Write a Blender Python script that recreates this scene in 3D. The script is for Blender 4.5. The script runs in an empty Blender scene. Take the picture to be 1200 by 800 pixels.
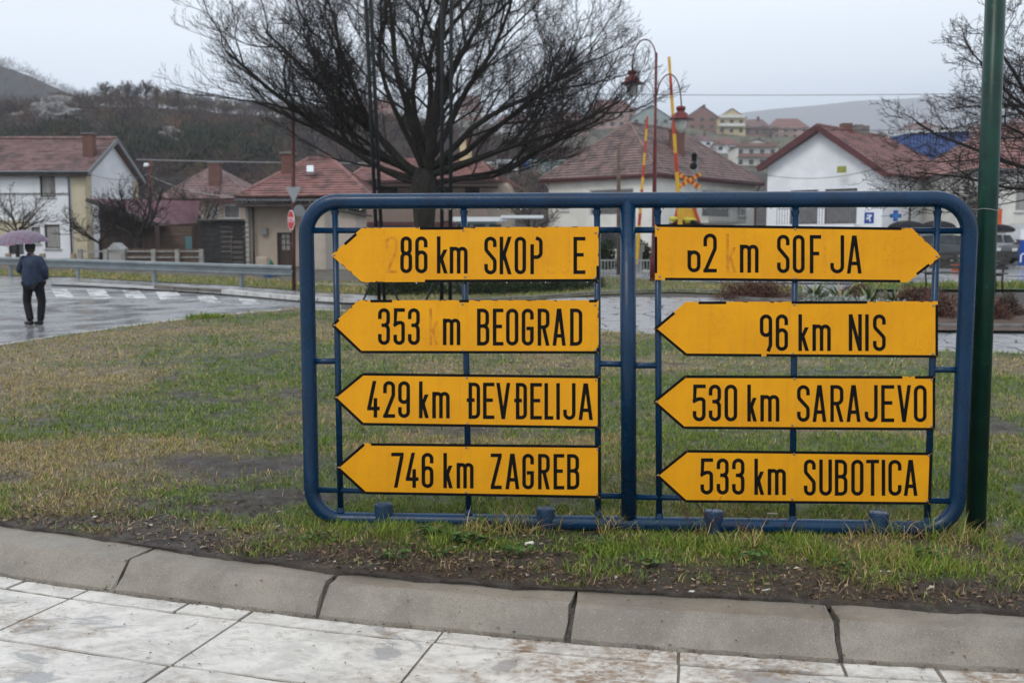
import bpy, bmesh, math, random
import numpy as np
from mathutils import Vector, Matrix
C = bpy.context.scene
COL = C.collection
R = math.radians
PI = math.pi
rnd = random.Random(7)

# ---------------------------------------------------------------- camera
FPX = 1167.0          # focal length in pixels of the 1200 px wide photograph
CAMH = 1.75
PITCH = R(5.63)
cam = bpy.data.cameras.new('camera')
camo = bpy.data.objects.new('camera', cam)
COL.objects.link(camo)
camo.location = (0, 0, CAMH)
camo.rotation_euler = (R(90) - PITCH, 0, 0)
cam.sensor_width = 36
cam.lens = 36 * FPX / 1200
cam.clip_start = 0.05
cam.clip_end = 9000
cam.dof.use_dof = True
cam.dof.focus_distance = 6.0
cam.dof.aperture_fstop = 2.8
C.camera = camo
C.render.resolution_x = 1024
C.render.resolution_y = 682

# ---------------------------------------------------------------- sky and sun
SUN_EL, SUN_AZ = R(48), R(215)
w = bpy.data.worlds.new("World")
C.world = w
w.use_nodes = True
nt = w.node_tree
nt.nodes.clear()
def wn(t, **k):
    n = nt.nodes.new(t)
    for a, b in k.items(): setattr(n, a, b)
    return n
wout = wn('ShaderNodeOutputWorld'); bg = wn('ShaderNodeBackground')
sky = wn('ShaderNodeTexSky', sky_type='NISHITA', sun_disc=False, sun_elevation=SUN_EL, sun_rotation=SUN_AZ,
         air_density=1.0, dust_density=4.0)
tc = wn('ShaderNodeTexCoord'); sep = wn('ShaderNodeSeparateXYZ')
nt.links.new(tc.outputs['Generated'], sep.inputs[0])
noi = wn('ShaderNodeTexNoise'); noi.inputs['Scale'].default_value = 2.2; noi.inputs['Detail'].default_value = 4
mp = wn('ShaderNodeMapping'); mp.inputs['Scale'].default_value = (1, 1, 3.5)
nt.links.new(tc.outputs['Generated'], mp.inputs[0]); nt.links.new(mp.outputs[0], noi.inputs['Vector'])
# height of the cloud base: a little higher to the right, ragged
m1 = wn('ShaderNodeMath', operation='MULTIPLY_ADD'); m1.inputs[1].default_value = -0.035; nt.links.new(sep.outputs['X'], m1.inputs[0])
nt.links.new(sep.outputs['Z'], m1.inputs[2])
m2 = wn('ShaderNodeMath', operation='MULTIPLY_ADD'); m2.inputs[1].default_value = -0.05; nt.links.new(noi.outputs['Fac'], m2.inputs[0])
nt.links.new(m1.outputs[0], m2.inputs[2])
cr = wn('ShaderNodeValToRGB'); el = cr.color_ramp.elements
el[0].position = 0.0; el[0].color = (.33, .39, .47, 1)
el[1].position = 0.082; el[1].color = (.36, .42, .50, 1)
e = el.new(0.125); e.color = (.58, .635, .70, 1)
e = el.new(0.18); e.color = (.68, .735, .795, 1)
e = el.new(0.5); e.color = (.70, .755, .82, 1)
e = el.new(1.0); e.color = (.70, .75, .81, 1)
nt.links.new(m2.outputs[0], cr.inputs[0])
vm = wn('ShaderNodeVectorMath', operation='MULTIPLY')
vr = wn('ShaderNodeMapRange'); vr.inputs['To Min'].default_value = 12.5; vr.inputs['To Max'].default_value = 15.0
nt.links.new(noi.outputs['Fac'], vr.inputs['Value'])
nt.links.new(cr.outputs[0], vm.inputs[0]); nt.links.new(vr.outputs[0], vm.inputs[1])
mx = wn('ShaderNodeMixRGB'); mx.inputs[0].default_value = 0.95
nt.links.new(sky.outputs[0], mx.inputs[1]); nt.links.new(vm.outputs[0], mx.inputs[2])
nt.links.new(mx.outputs[0], bg.inputs[0]); bg.inputs[1].default_value = 0.1
nt.links.new(bg.outputs[0], wout.inputs[0])

sl = bpy.data.lights.new('sun', 'SUN'); sl.energy = 1.0; sl.angle = R(20); sl.color = (1, .97, .93)
so = bpy.data.objects.new('sun', sl); COL.objects.link(so)
so.rotation_euler = (R(90) - SUN_EL, 0, PI - SUN_AZ)
C.view_settings.view_transform = 'Standard'
C.view_settings.look = 'None'
C.view_settings.exposure = 0.17
C.view_settings.gamma = 1.0
C.cycles.max_bounces = 6
C.cycles.volume_bounces = 1
C.cycles.caustics_reflective = False
C.cycles.caustics_refractive = False

# ---------------------------------------------------------------- pixel to place helpers
def ray(px, py):
    a = (px - 600) / FPX; b = (py - 400) / FPX
    c, s = math.cos(PITCH), math.sin(PITCH)
    return Vector((a, c - b * s, -s - b * c))
def at(px, py, Y):
    d = ray(px, py); t = Y / d.y
    return Vector((d.x * t, Y, CAMH + d.z * t))
def gp(px, py, z=0.0):
    d = ray(px, py); t = (z - CAMH) / d.z
    return Vector((d.x * t, d.y * t, z))
HY = [-50, 10, 15, 20, 30, 45, 60, 95, 400, 3000]
HZ = [-.14, -.14, -.02, 0, .4, .7, 1.0, 1.7, 4, 6]
def hr(Y): return float(np.interp(Y, HY, HZ))
LZ = [0, 0, .03, .05, .45, .75]
def hl(Y): return float(np.interp(Y, HY[:6], LZ))
def gt(px, py, off=0.0):
    d = ray(px, py); lo, hi = 2.0, 400.0
    for _ in range(50):
        m = (lo + hi) / 2
        if CAMH + d.z * m / d.y > hr(m) + off: lo = m
        else: hi = m
    t = lo / d.y
    return Vector((d.x * t, lo, hr(lo) + off))

# ---------------------------------------------------------------- materials
MATS = {}
def mat(name, c1, c2=None, rough=.7, scale=4, detail=5, bump=0, bscale=60, metal=0, lo=.35, hi=.65, spec=.28,
        c3=None, s3=1.5, lo3=.55, hi3=.7, stretch=None, r2=None, coat=0, trans=0, emit=None, sub=0, alpha=None, bdist=.01):
    if name in MATS: return MATS[name]
    m = bpy.data.materials.new(name); m.use_nodes = True
    t = m.node_tree; b = t.nodes['Principled BSDF']; L = t.links
    b.inputs['Base Color'].default_value = (*c1, 1); b.inputs['Roughness'].default_value = rough
    b.inputs['Metallic'].default_value = metal; b.inputs['Specular IOR Level'].default_value = spec
    if coat: b.inputs['Coat Weight'].default_value = coat; b.inputs['Coat Roughness'].default_value = .15
    if trans: b.inputs['Transmission Weight'].default_value = trans
    if emit: b.inputs['Emission Color'].default_value = (*emit[:3], 1); b.inputs['Emission Strength'].default_value = emit[3]
    co = t.nodes.new('ShaderNodeTexCoord'); src = co.outputs['Object']
    if stretch:
        mpn = t.nodes.new('ShaderNodeMapping'); mpn.inputs['Scale'].default_value = stretch
        L.new(src, mpn.inputs[0]); src = mpn.outputs[0]
    def noise(sc, det=5, rg=.6):
        n = t.nodes.new('ShaderNodeTexNoise'); n.inputs['Scale'].default_value = sc; n.inputs['Detail'].default_value = det
        n.inputs['Roughness'].default_value = rg; L.new(src, n.inputs['Vector']); return n.outputs['Fac']
    def mr(v, a, bb, c=0, d=1):
        n = t.nodes.new('ShaderNodeMapRange'); n.interpolation_type = 'SMOOTHSTEP'
        n.inputs[1].default_value = a; n.inputs[2].default_value = bb; n.inputs[3].default_value = c; n.inputs[4].default_value = d
        L.new(v, n.inputs[0]); return n.outputs[0]
    cur = None
    if c2:
        f = mr(noise(scale, detail), lo, hi)
        x = t.nodes.new('ShaderNodeMixRGB'); x.inputs[1].default_value = (*c1, 1); x.inputs[2].default_value = (*c2, 1)
        L.new(f, x.inputs[0]); cur = x.outputs[0]
        if r2 is not None:
            L.new(mr(f, 0, 1, rough, r2), b.inputs['Roughness'])
    if c3:
        f = mr(noise(s3, 6, .7), lo3, hi3)
        x = t.nodes.new('ShaderNodeMixRGB'); x.inputs[2].default_value = (*c3, 1)
        if cur: L.new(cur, x.inputs[1])
        else: x.inputs[1].default_value = (*c1, 1)
        L.new(f, x.inputs[0]); cur = x.outputs[0]
    if cur: L.new(cur, b.inputs['Base Color'])
    if bump:
        bn = t.nodes.new('ShaderNodeBump'); bn.inputs['Strength'].default_value = bump; bn.inputs['Distance'].default_value = bdist
        L.new(noise(bscale, 4), bn.inputs['Height']); L.new(bn.outputs[0], b.inputs['Normal'])
    MATS[name] = m
    return m
def brick_mat(name, c1, c2, mortar, scale, bw=.5, rh=.25, ms=.02, rough=.6, off=.5, axes=None, bump=.5, bdist=.02, wet=None):
    if name in MATS: return MATS[name]
    m = bpy.data.materials.new(name); m.use_nodes = True
    t = m.node_tree; b = t.nodes['Principled BSDF']; L = t.links
    co = t.nodes.new('ShaderNodeTexCoord'); mpn = t.nodes.new('ShaderNodeMapping')
    if axes: mpn.inputs['Rotation'].default_value = axes
    L.new(co.outputs['Object'], mpn.inputs[0])
    br = t.nodes.new('ShaderNodeTexBrick'); L.new(mpn.outputs[0], br.inputs['Vector'])
    br.offset = off
    br.inputs['Color1'].default_value = (*c1, 1); br.inputs['Color2'].default_value = (*c2, 1); br.inputs['Mortar'].default_value = (*mortar, 1)
    br.inputs['Scale'].default_value = scale; br.inputs['Mortar Size'].default_value = ms
    br.inputs['Brick Width'].default_value = bw; br.inputs['Row Height'].default_value = rh
    n = t.nodes.new('ShaderNodeTexNoise'); n.inputs['Scale'].default_value = 1.3; n.inputs['Detail'].default_value = 6
    L.new(co.outputs['Object'], n.inputs['Vector'])
    x = t.nodes.new('ShaderNodeMixRGB'); x.blend_type = 'MULTIPLY'; x.inputs[0].default_value = .5
    L.new(br.outputs['Color'], x.inputs[1]); L.new(n.outputs['Fac'], x.inputs[2]); L.new(x.outputs[0], b.inputs['Base Color'])
    if wet:
        r_ = t.nodes.new('ShaderNodeMapRange'); r_.inputs[1].default_value = .4; r_.inputs[2].default_value = .62
        r_.inputs[3].default_value = wet[0]; r_.inputs[4].default_value = wet[1]
        L.new(n.outputs['Fac'], r_.inputs[0]); L.new(r_.outputs[0], b.inputs['Roughness'])
    else: b.inputs['Roughness'].default_value = rough
    bn = t.nodes.new('ShaderNodeBump'); bn.inputs['Strength'].default_value = bump; bn.inputs['Distance'].default_value = bdist
    bn.invert = True
    L.new(br.outputs['Fac'], bn.inputs['Height']); L.new(bn.outputs[0], b.inputs['Normal'])
    MATS[name] = m
    return m

# ---------------------------------------------------------------- mesh helpers
def wloc(o):
    v = Vector((0, 0, 0))
    while o is not None:
        v += o.location; o = o.parent
    return v
class MB:
    def __init__(s): s.v = []; s.f = []; s.m = []
    def add(s, vs, fs, mi=0):
        n = len(s.v); s.v += [tuple(v) for v in vs]
        s.f += [tuple(i + n for i in f) for f in fs]; s.m += [mi] * len(fs); return s
    def quad(s, a, b, c, d, mi=0): return s.add([a, b, c, d], [(0, 1, 2, 3)], mi)
    def hexa(s, b4, t4, mi=0):
        return s.add(list(b4) + list(t4), [(3, 2, 1, 0), (4, 5, 6, 7), (0, 1, 5, 4), (1, 2, 6, 5), (2, 3, 7, 6), (3, 0, 4, 7)], mi)
    def box(s, c, size, rz=0, mi=0, M=None):
        c = Vector(c); hx, hy, hz = [k / 2 for k in size]
        if M is None: M = Matrix.Rotation(rz, 3, 'Z')
        P = [c + M @ Vector(p) for p in ((-hx, -hy, -hz), (hx, -hy, -hz), (hx, hy, -hz), (-hx, hy, -hz), (-hx, -hy, hz), (hx, -hy, hz), (hx, hy, hz), (-hx, hy, hz))]
        return s.hexa(P[:4], P[4:], mi)
    def bar(s, a, b, w_, h_, up=Vector((0, 0, 1)), mi=0):
        a = Vector(a); b = Vector(b); d = (b - a).normalized(); x = d.cross(up)
        if x.length < 1e-4: x = d.cross(Vector((0, 1, 0)))
        x.normalize(); y = x.cross(d)
        x = x * w_ / 2; y = y * h_ / 2
        return s.hexa([a - x - y, a + x - y, a + x + y, a - x + y], [b - x - y, b + x - y, b + x + y, b - x + y], mi)
    def tube(s, pts, rad, n=8, cap=True, closed=False, mi=0):
        pts = [Vector(p) for p in pts]; k = len(pts)
        if not hasattr(rad, '__len__'): rad = [rad] * k
        base = len(s.v); up = None
        for i, p in enumerate(pts):
            if closed: d = pts[(i + 1) % k] - pts[i - 1]
            else: d = pts[min(i + 1, k - 1)] - pts[max(i - 1, 0)]
            d.normalize()
            if up is None:
                up = Vector((0, 0, 1)) if abs(d.z) < .9 else Vector((0, 1, 0))
            x = d.cross(up)
            if x.length < 1e-5: x = d.orthogonal()
            x.normalize(); y = d.cross(x); up = -y
            for j in range(n):
                t = 2 * PI * j / n
                s.v.append(tuple(p + (x * math.cos(t) + y * math.sin(t)) * rad[i]))
        for i in range(k if closed else k - 1):
            a = base + i * n; b = base + ((i + 1) % k) * n
            for j in range(n):
                j2 = (j + 1) % n
                s.f.append((a + j, a + j2, b + j2, b + j)); s.m.append(mi)
        if cap and not closed:
            s.f.append(tuple(base + j for j in range(n - 1, -1, -1))); s.f.append(tuple(base + (k - 1) * n + j for j in range(n))); s.m += [mi, mi]
        return s
    def lathe(s, c, prof, n=16, mi=0, ax=None):
        c = Vector(c); base = len(s.v)
        M = ax if ax is not None else Matrix.Identity(3)
        for r, z in prof:
            for j in range(n):
                t = 2 * PI * j / n; s.v.append(tuple(c + M @ Vector((r * math.cos(t), r * math.sin(t), z))))
        for i in range(len(prof) - 1):
            a = base + i * n; b = a + n
            for j in range(n):
                j2 = (j + 1) % n; s.f.append((a + j, a + j2, b + j2, b + j)); s.m.append(mi)
        return s
    def prism(s, poly, n, t, mi=0):
        n = Vector(n) * t; k = len(poly); P = [Vector(p) for p in poly]
        s.add(P + [p + n for p in P], [tuple(range(k)), tuple(range(2 * k - 1, k - 1, -1))] + [(i, (i + 1) % k, (i + 1) % k + k, i + k) for i in range(k)], mi)
        return s
    def blob(s, c, r, seed=0, sub=2, amp=.25, sq=(1, 1, 1)):
        bm = bmesh.new(); bmesh.ops.create_icosphere(bm, subdivisions=sub, radius=1)
        rr = random.Random(seed); ks = [(Vector((rr.gauss(0, 1), rr.gauss(0, 1), rr.gauss(0, 1))) * 2.2, rr.random() * 6) for _ in range(6)]
        vs = []
        for v in bm.verts:
            f = 1 + amp * sum(math.sin(k.dot(v.co) + p) for k, p in ks) / 3
            vs.append(Vector(c) + Vector((v.co.x * sq[0], v.co.y * sq[1], v.co.z * sq[2])) * r * f)
        fs = [tuple(v.index for v in f.verts) for f in bm.faces]; bm.free()
        return s.add(vs, fs)
    def build(s, name, mats, parent=None, smooth=False, recalc=True, bevel=0):
        off = wloc(parent) if parent is not None else Vector((0, 0, 0))
        me = bpy.data.meshes.new(name)
        if off.length > 0: V = [(a - off.x, b - off.y, c - off.z) for a, b, c in s.v]
        else: V = s.v
        me.from_pydata(V, [], s.f)
        if not isinstance(mats, (list, tuple)): mats = [mats]
        for m in mats: me.materials.append(m)
        if len(mats) > 1: me.polygons.foreach_set('material_index', s.m)
        if recalc and len(s.f) < 30000:
            bm = bmesh.new(); bm.from_mesh(me); bmesh.ops.recalc_face_normals(bm, faces=bm.faces)
            bm.to_mesh(me); bm.free()
        if smooth: me.polygons.foreach_set('use_smooth', [True] * len(me.polygons))
        me.update()
        o = bpy.data.objects.new(name, me); COL.objects.link(o)
        if parent is not None: o.parent = parent
        if bevel:
            b = o.modifiers.new('bevel', 'BEVEL'); b.width = bevel; b.segments = 2; b.limit_method = 'ANGLE'
        if smooth and not bevel and len(s.f) < 30000:
            pass
        return o
def tag(o, label=None, cat=None, group=None, kind=None):
    if label: o['label'] = label
    if cat: o['category'] = cat
    if group: o['group'] = group
    if kind: o['kind'] = kind
    return o
def thing(name, label, cat, loc=(0, 0, 0), group=None, kind=None):
    o = bpy.data.objects.new(name, None); COL.objects.link(o); o.location = loc; o.empty_display_size = .2
    return tag(o, label, cat, group, kind)
def copy_tree(o, parent=None, loc=None, rz=None, sc=None, label=None):
    c = o.copy(); COL.objects.link(c)
    if parent is not None: c.parent = parent
    for ch in list(o.children): copy_tree(ch, c)
    if loc is not None: c.location = loc
    if rz is not None: c.rotation_euler.z = rz
    if sc is not None: c.scale = (sc, sc, sc)
    if label: c['label'] = label
    return c
def np_mesh(name, V, F, m, parent=None, attr=None):
    """V (n,3) array, F (k,3) or (k,4) int array"""
    me = bpy.data.meshes.new(name); k, q = F.shape
    me.vertices.add(len(V)); me.vertices.foreach_set('co', V.astype(np.float32).ravel())
    me.loops.add(k * q); me.loops.foreach_set('vertex_index', F.astype(np.int32).ravel())
    me.polygons.add(k); me.polygons.foreach_set('loop_start', np.arange(0, k * q, q, dtype=np.int32))
    me.polygons.foreach_set('loop_total', np.full(k, q, dtype=np.int32))
    if attr:
        for an, arr in attr.items():
            a = me.attributes.new(an, 'FLOAT', 'POINT'); a.data.foreach_set('value', arr.astype(np.float32))
    me.update(calc_edges=True)
    if m: me.materials.append(m)
    o = bpy.data.objects.new(name, me); COL.objects.link(o)
    if parent is not None: o.parent = parent
    return o
def vnoise(x, y, seed=0, octaves=4):
    """smooth value noise in numpy, 0..1"""
    out = np.zeros_like(x, dtype=float); amp = 1; tot = 0; f = 1.0
    for o in range(octaves):
        rs = np.random.RandomState(seed + o * 17); tab = rs.rand(256, 256)
        xi = np.floor(x * f).astype(int); yi = np.floor(y * f).astype(int)
        fx = x * f - xi; fy = y * f - yi; fx = fx * fx * (3 - 2 * fx); fy = fy * fy * (3 - 2 * fy)
        a = tab[xi % 256, yi % 256]; b = tab[(xi + 1) % 256, yi % 256]; c = tab[xi % 256, (yi + 1) % 256]; d = tab[(xi + 1) % 256, (yi + 1) % 256]
        out += amp * (a * (1 - fx) * (1 - fy) + b * fx * (1 - fy) + c * (1 - fx) * fy + d * fx * fy); tot += amp
        amp *= .55; f *= 2.1
    return out / tot
def strip(name, cols, off, m, rows=8, kind='structure', thick=0, refine=1):
    """ground sheet given as columns (px, py_near, py_far) of the photograph, draped on the ground"""
    cols2 = []
    for i in range(len(cols) - 1):
        for k in range(refine):
            t = k / refine; cols2.append(tuple(a + (b - a) * t for a, b in zip(cols[i], cols[i + 1])))
    cols2.append(cols[-1]); V = []; F = []
    for px, yn, yf in cols2:
        a = gt(px, yn, off); b = gt(px, yf, off)
        for r in range(rows + 1):
            p = a.lerp(b, r / rows); p.z = hr(p.y) + off; V.append(p)
    n = rows + 1
    for i in range(len(cols2) - 1):
        for r in range(rows): F.append((i * n + r, (i + 1) * n + r, (i + 1) * n + r + 1, i * n + r + 1))
    mb = MB(); mb.add(V, F); o = mb.build(name, m, recalc=False)
    return tag(o, kind=kind)
# ================================================================ GROUND NEAR THE CAMERA
soil = mat('soil', (.075, .058, .046), (.035, .026, .021), rough=.75, scale=9, bump=.9, bscale=55, c3=(.13, .115, .10), s3=2.2, lo3=.5, hi3=.66, r2=.5)
asphalt = mat('wet_asphalt', (.33, .335, .345), (.22, .225, .235), spec=.6, rough=.26, scale=1.1, stretch=(.5, 3, 1), bump=.12, bscale=70, r2=.07, lo=.4, hi=.6, c3=(.36, .36, .37), s3=.6)
cobble = brick_mat('wet_cobbles', (.46, .465, .48), (.32, .325, .335), (.13, .13, .135), 7.5, bw=.62, rh=.36, ms=.06, bump=.6, bdist=.02, wet=(.1, .35))
verge_m = mat('verge', (.09, .115, .045), (.16, .14, .075), rough=.9, scale=1.5, bump=.8, bscale=25, c3=(.075, .06, .045), s3=.8)
conc = mat('concrete', (.30, .285, .26), (.24, .23, .215), rough=.75, scale=6, bump=.35, bscale=180, c3=(.17, .155, .14), s3=2.5, lo3=.55, hi3=.75, bdist=.004)
joint_m = mat('joint_dirt', (.06, .05, .042), (.10, .09, .08), rough=.8, scale=30, bump=.8, bscale=90)

# base ground as one sheet
ys = [-40, 0, 5, 8, 10, 15, 20, 30, 45, 60, 95, 130]
V = []; F = []
xs = [-400, -120, -40, -15, 0, 15, 40, 120, 400]
for y in ys:
    for x in xs: V.append((x, y, hr(y) - .035))
for i in range(len(ys) - 1):
    for j in range(len(xs) - 1):
        a = i * len(xs) + j; F.append((a, a + 1, a + 1 + len(xs), a + len(xs)))
g = MB(); g.add(V, F); tag(g.build('ground', asphalt, recalc=False), kind='structure')

# kerb curve: the crease of the kerb stones, fitted in plan
cre = [(0, 633), (75, 644), (150, 656), (300, 673.5), (400, 682), (600, 700), (670, 704), (900, 720), (1000, 726), (1200, 738)]
cw = [gp(a, b, 0) for a, b in cre]
kc = np.polyfit([p.x for p in cw], [p.y for p in cw], 2)
def yk(x): return float(np.polyval(kc, x))
def kp(x, d, z):
    s = 2 * kc[0] * x + kc[1]; n = Vector((s, -1, 0)).normalized()
    return Vector((x, yk(x), 0)) + n * d + Vector((0, 0, z))
def speck(name, c1, c2, dk_, moss):
    m = bpy.data.materials.new(name); m.use_nodes = True; t = m.node_tree; b = t.nodes['Principled BSDF']; L = t.links; co = t.nodes.new('ShaderNodeTexCoord')
    def N(s_, det=6, rg=.6): n = t.nodes.new('ShaderNodeTexNoise'); n.inputs['Scale'].default_value = s_; n.inputs['Detail'].default_value = det; n.inputs['Roughness'].default_value = rg; L.new(co.outputs['Object'], n.inputs['Vector']); return n.outputs['Fac']
    def M(v, a, bb, c=0, d=1): n = t.nodes.new('ShaderNodeMapRange'); n.interpolation_type = 'SMOOTHSTEP'; n.inputs[1].default_value = a; n.inputs[2].default_value = bb; n.inputs[3].default_value = c; n.inputs[4].default_value = d; L.new(v, n.inputs[0]); return n.outputs[0]
    def X(f, a, bb):
        x = t.nodes.new('ShaderNodeMixRGB'); L.new(f, x.inputs[0])
        for i_, q in ((1, a), (2, bb)):
            if isinstance(q, tuple): x.inputs[i_].default_value = (*q, 1)
            else: L.new(q, x.inputs[i_])
        return x.outputs[0]
    c = X(M(N(2.2, 8, .7), .4, .62), c1, c2); c = X(M(N(170, 3, .6), .50, .68, 0, .75), c, dk_); c = X(M(N(140, 2, .5), .62, .72, 0, .6), c, (.42, .40, .37)); c = X(M(N(9, 10, .8), .60, .70, 0, .55), c, moss)
    c = X(M(N(34, 6, .8), .66, .70, 0, .8), c, (.07, .06, .05))
    L.new(c, b.inputs['Base Color']); L.new(M(N(3), .4, .6, .62, .34), b.inputs['Roughness']); bn = t.nodes.new('ShaderNodeBump'); bn.inputs['Strength'].default_value = .8; bn.inputs['Distance'].default_value = .004; L.new(N(120, 4), bn.inputs['Height']); L.new(bn.outputs[0], b.inputs['Normal']); return m
conc = speck('kerb_concrete', (.245, .215, .172), (.170, .148, .118), (.10, .09, .075), (.12, .11, .07))
jx = [gp(150, 656).x, gp(385, 681).x, gp(670, 704).x, gp(979, 725).x]
while jx[0] > -9: jx.insert(0, jx[0] - 1.18)
while jx[-1] < 8: jx.append(jx[-1] + 1.2)
kerb = thing('kerb', 'sloping concrete kerb', 'kerb', (0, yk(0), -.15)); del kerb['category']; del kerb['label']; kerb['kind'] = 'structure'
rk = random.Random(3)
prof = [(-.27, .004), (-.14, .001), (-.01, -.003), (.006, -.010), (.075, -.072), (.138, -.128), (.146, -.16)]
for a, b in zip(jx[:-1], jx[1:]):
    mb = MB(); n = 12; P = []
    sk0, sk1 = rk.uniform(-.05, .05), rk.uniform(-.05, .05)
    for i in range(n + 1):
        t = i / n
        for j, (d, z) in enumerate(prof):
            x = a + (b - a) * t
            g0 = .006 + (.016 * rk.random() ** 2 if i in (0, n) else 0) + (.012 if j in (1, 2) and rk.random() < .3 else 0)
            if i == 0: x += g0 + (-.02 + .01) * 0
            if i == n: x -= g0
            jit = rk.uniform(-.0035, .0035)
            P.append(kp(x, d + jit, z + rk.uniform(-.0025, .0025)))
    k = len(prof); F = []
    for i in range(n):
        for j in range(k - 1): F.append((i * k + j, (i + 1) * k + j, (i + 1) * k + j + 1, i * k + j + 1))
    base = len(P)
    for i in (0, n):
        P += [kp(a if i == 0 else b, -.27, -.17) + (P[i * k] - P[i * k]), kp(a if i == 0 else b, .148, -.17)]
    F.append(tuple([j for j in range(k)] + [base + 1, base])); F.append(tuple([n * k + j for j in range(k - 1, -1, -1)] + [base + 2, base + 3]))
    mb.add(P, F); mb.build('kerb_stone', conc, kerb, smooth=False)
mb = MB(); P = []; xs_ = np.arange(-9, 8.01, .25)
for x in xs_: P += [kp(x, -.3, -.03), kp(x, 0, -.035), kp(x, .135, -.152), kp(x, .2, -.158)]
F = []
for i in range(len(xs_) - 1):
    for j in range(3): F.append((i * 4 + j, (i + 1) * 4 + j, (i + 1) * 4 + j + 1, i * 4 + j + 1))
mb.add(P, F); mb.build('joint_filling', joint_m, kerb, recalc=False)

# pavement of white stamped concrete panels
slab_m = mat('white_worn_concrete', (.64, .63, .61), (.36, .36, .36), rough=.55, scale=3.2, detail=8, lo=.52, hi=.68, bump=.5, bscale=38,
             c3=(.24, .18, .13), s3=1.25, lo3=.58, hi3=.74, r2=.18, stretch=(.6, 1.6, 1), bdist=.006)
def worn(name, base, dark, brown, sc, joints=None):
    m = bpy.data.materials.new(name); m.use_nodes = True; t = m.node_tree; b = t.nodes['Principled BSDF']; L = t.links
    co = t.nodes.new('ShaderNodeTexCoord'); mpn = t.nodes.new('ShaderNodeMapping'); mpn.inputs['Scale'].default_value = (.8, 1.15, 1); mpn.inputs['Rotation'].default_value = (0, 0, R(12)); L.new(co.outputs['Object'], mpn.inputs[0])
    def nz2(s_, det=8, rg=.65, dist=0, src=mpn.outputs[0]):
        n = t.nodes.new('ShaderNodeTexNoise'); n.inputs['Scale'].default_value = s_; n.inputs['Detail'].default_value = det; n.inputs['Roughness'].default_value = rg; n.inputs['Distortion'].default_value = dist; L.new(src, n.inputs['Vector']); return n.outputs['Fac']
    def mr2(v, a, bb, c=0, d=1):
        n = t.nodes.new('ShaderNodeMapRange'); n.interpolation_type = 'SMOOTHSTEP'; n.inputs[1].default_value = a; n.inputs[2].default_value = bb; n.inputs[3].default_value = c; n.inputs[4].default_value = d; L.new(v, n.inputs[0]); return n.outputs[0]
    def mix2(f, a, bb, mode='MIX'):
        x = t.nodes.new('ShaderNodeMixRGB'); x.blend_type = mode
        L.new(f, x.inputs[0])
        for i_, q in ((1, a), (2, bb)):
            if isinstance(q, tuple): x.inputs[i_].default_value = (*q, 1)
            else: L.new(q, x.inputs[i_])
        return x.outputs[0]
    big = nz2(1.6 * sc); mid = nz2(6 * sc, 10, .75, .6); fine = nz2(26 * sc, 8, .75, .3); br = nz2(1.1 * sc, 10, .72, .4)
    c = mix2(mr2(mid, .40, .62), base, tuple(k * .74 for k in base)); c = mix2(mr2(nz2(2.3 * sc, 6, .6, .8), .60, .64, 0, .75), c, (.30, .30, .305))
    c = mix2(mr2(fine, .54, .66, 0, .55), c, dark)
    c = mix2(mr2(nz2(4.2 * sc, 12, .8, 1.2), .57, .62, 0, .8), c, dark)
    sx3 = t.nodes.new('ShaderNodeSeparateXYZ'); L.new(co.outputs['Object'], sx3.inputs[0]); bias = t.nodes.new('ShaderNodeMath'); bias.operation = 'MULTIPLY_ADD'; bias.inputs[1].default_value = .045; L.new(sx3.outputs['X'], bias.inputs[0]); L.new(br, bias.inputs[2])
    bf = t.nodes.new('ShaderNodeMath'); bf.operation = 'MULTIPLY'; L.new(mr2(bias.outputs[0], .43, .60), bf.inputs[0]); L.new(mr2(fine, .36, .60), bf.inputs[1])
    c = mix2(bf.outputs[0], c, brown)
    L.new(c, b.inputs['Base Color']); L.new(mr2(big, .45, .6, .62, .25), b.inputs['Roughness'])
    bn = t.nodes.new('ShaderNodeBump'); bn.inputs['Strength'].default_value = .9; bn.inputs['Distance'].default_value = .008
    ad = t.nodes.new('ShaderNodeMath'); ad.operation = 'ADD'; L.new(mid, ad.inputs[0]); L.new(fine, ad.inputs[1]); L.new(ad.outputs[0], bn.inputs['Height']); L.new(bn.outputs[0], b.inputs['Normal'])
    return m
slab_m = worn('white_worn_concrete', (.69, .66, .61), (.28, .265, .24), (.23, .155, .095), .9)
pave = thing('pavement', 'x', 'x', (0, 3, -.155)); del pave['category']; del pave['label']; pave['kind'] = 'structure'
sx = [gp(112, 693, -.14).x, gp(305, 718, -.14).x, gp(527, 745, -.14).x, gp(803, 763, -.14).x, gp(1100, 780, -.14).x]
while sx[0] > -8: sx.insert(0, sx[0] - .95)
while sx[-1] < 6: sx.append(sx[-1] + 1.15)
rows_ = [(.158, .283), (.301, .84), (.858, 1.62), (1.638, 2.0), (2.015, 2.9), (2.915, 3.8), (3.815, 4.7)]
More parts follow.
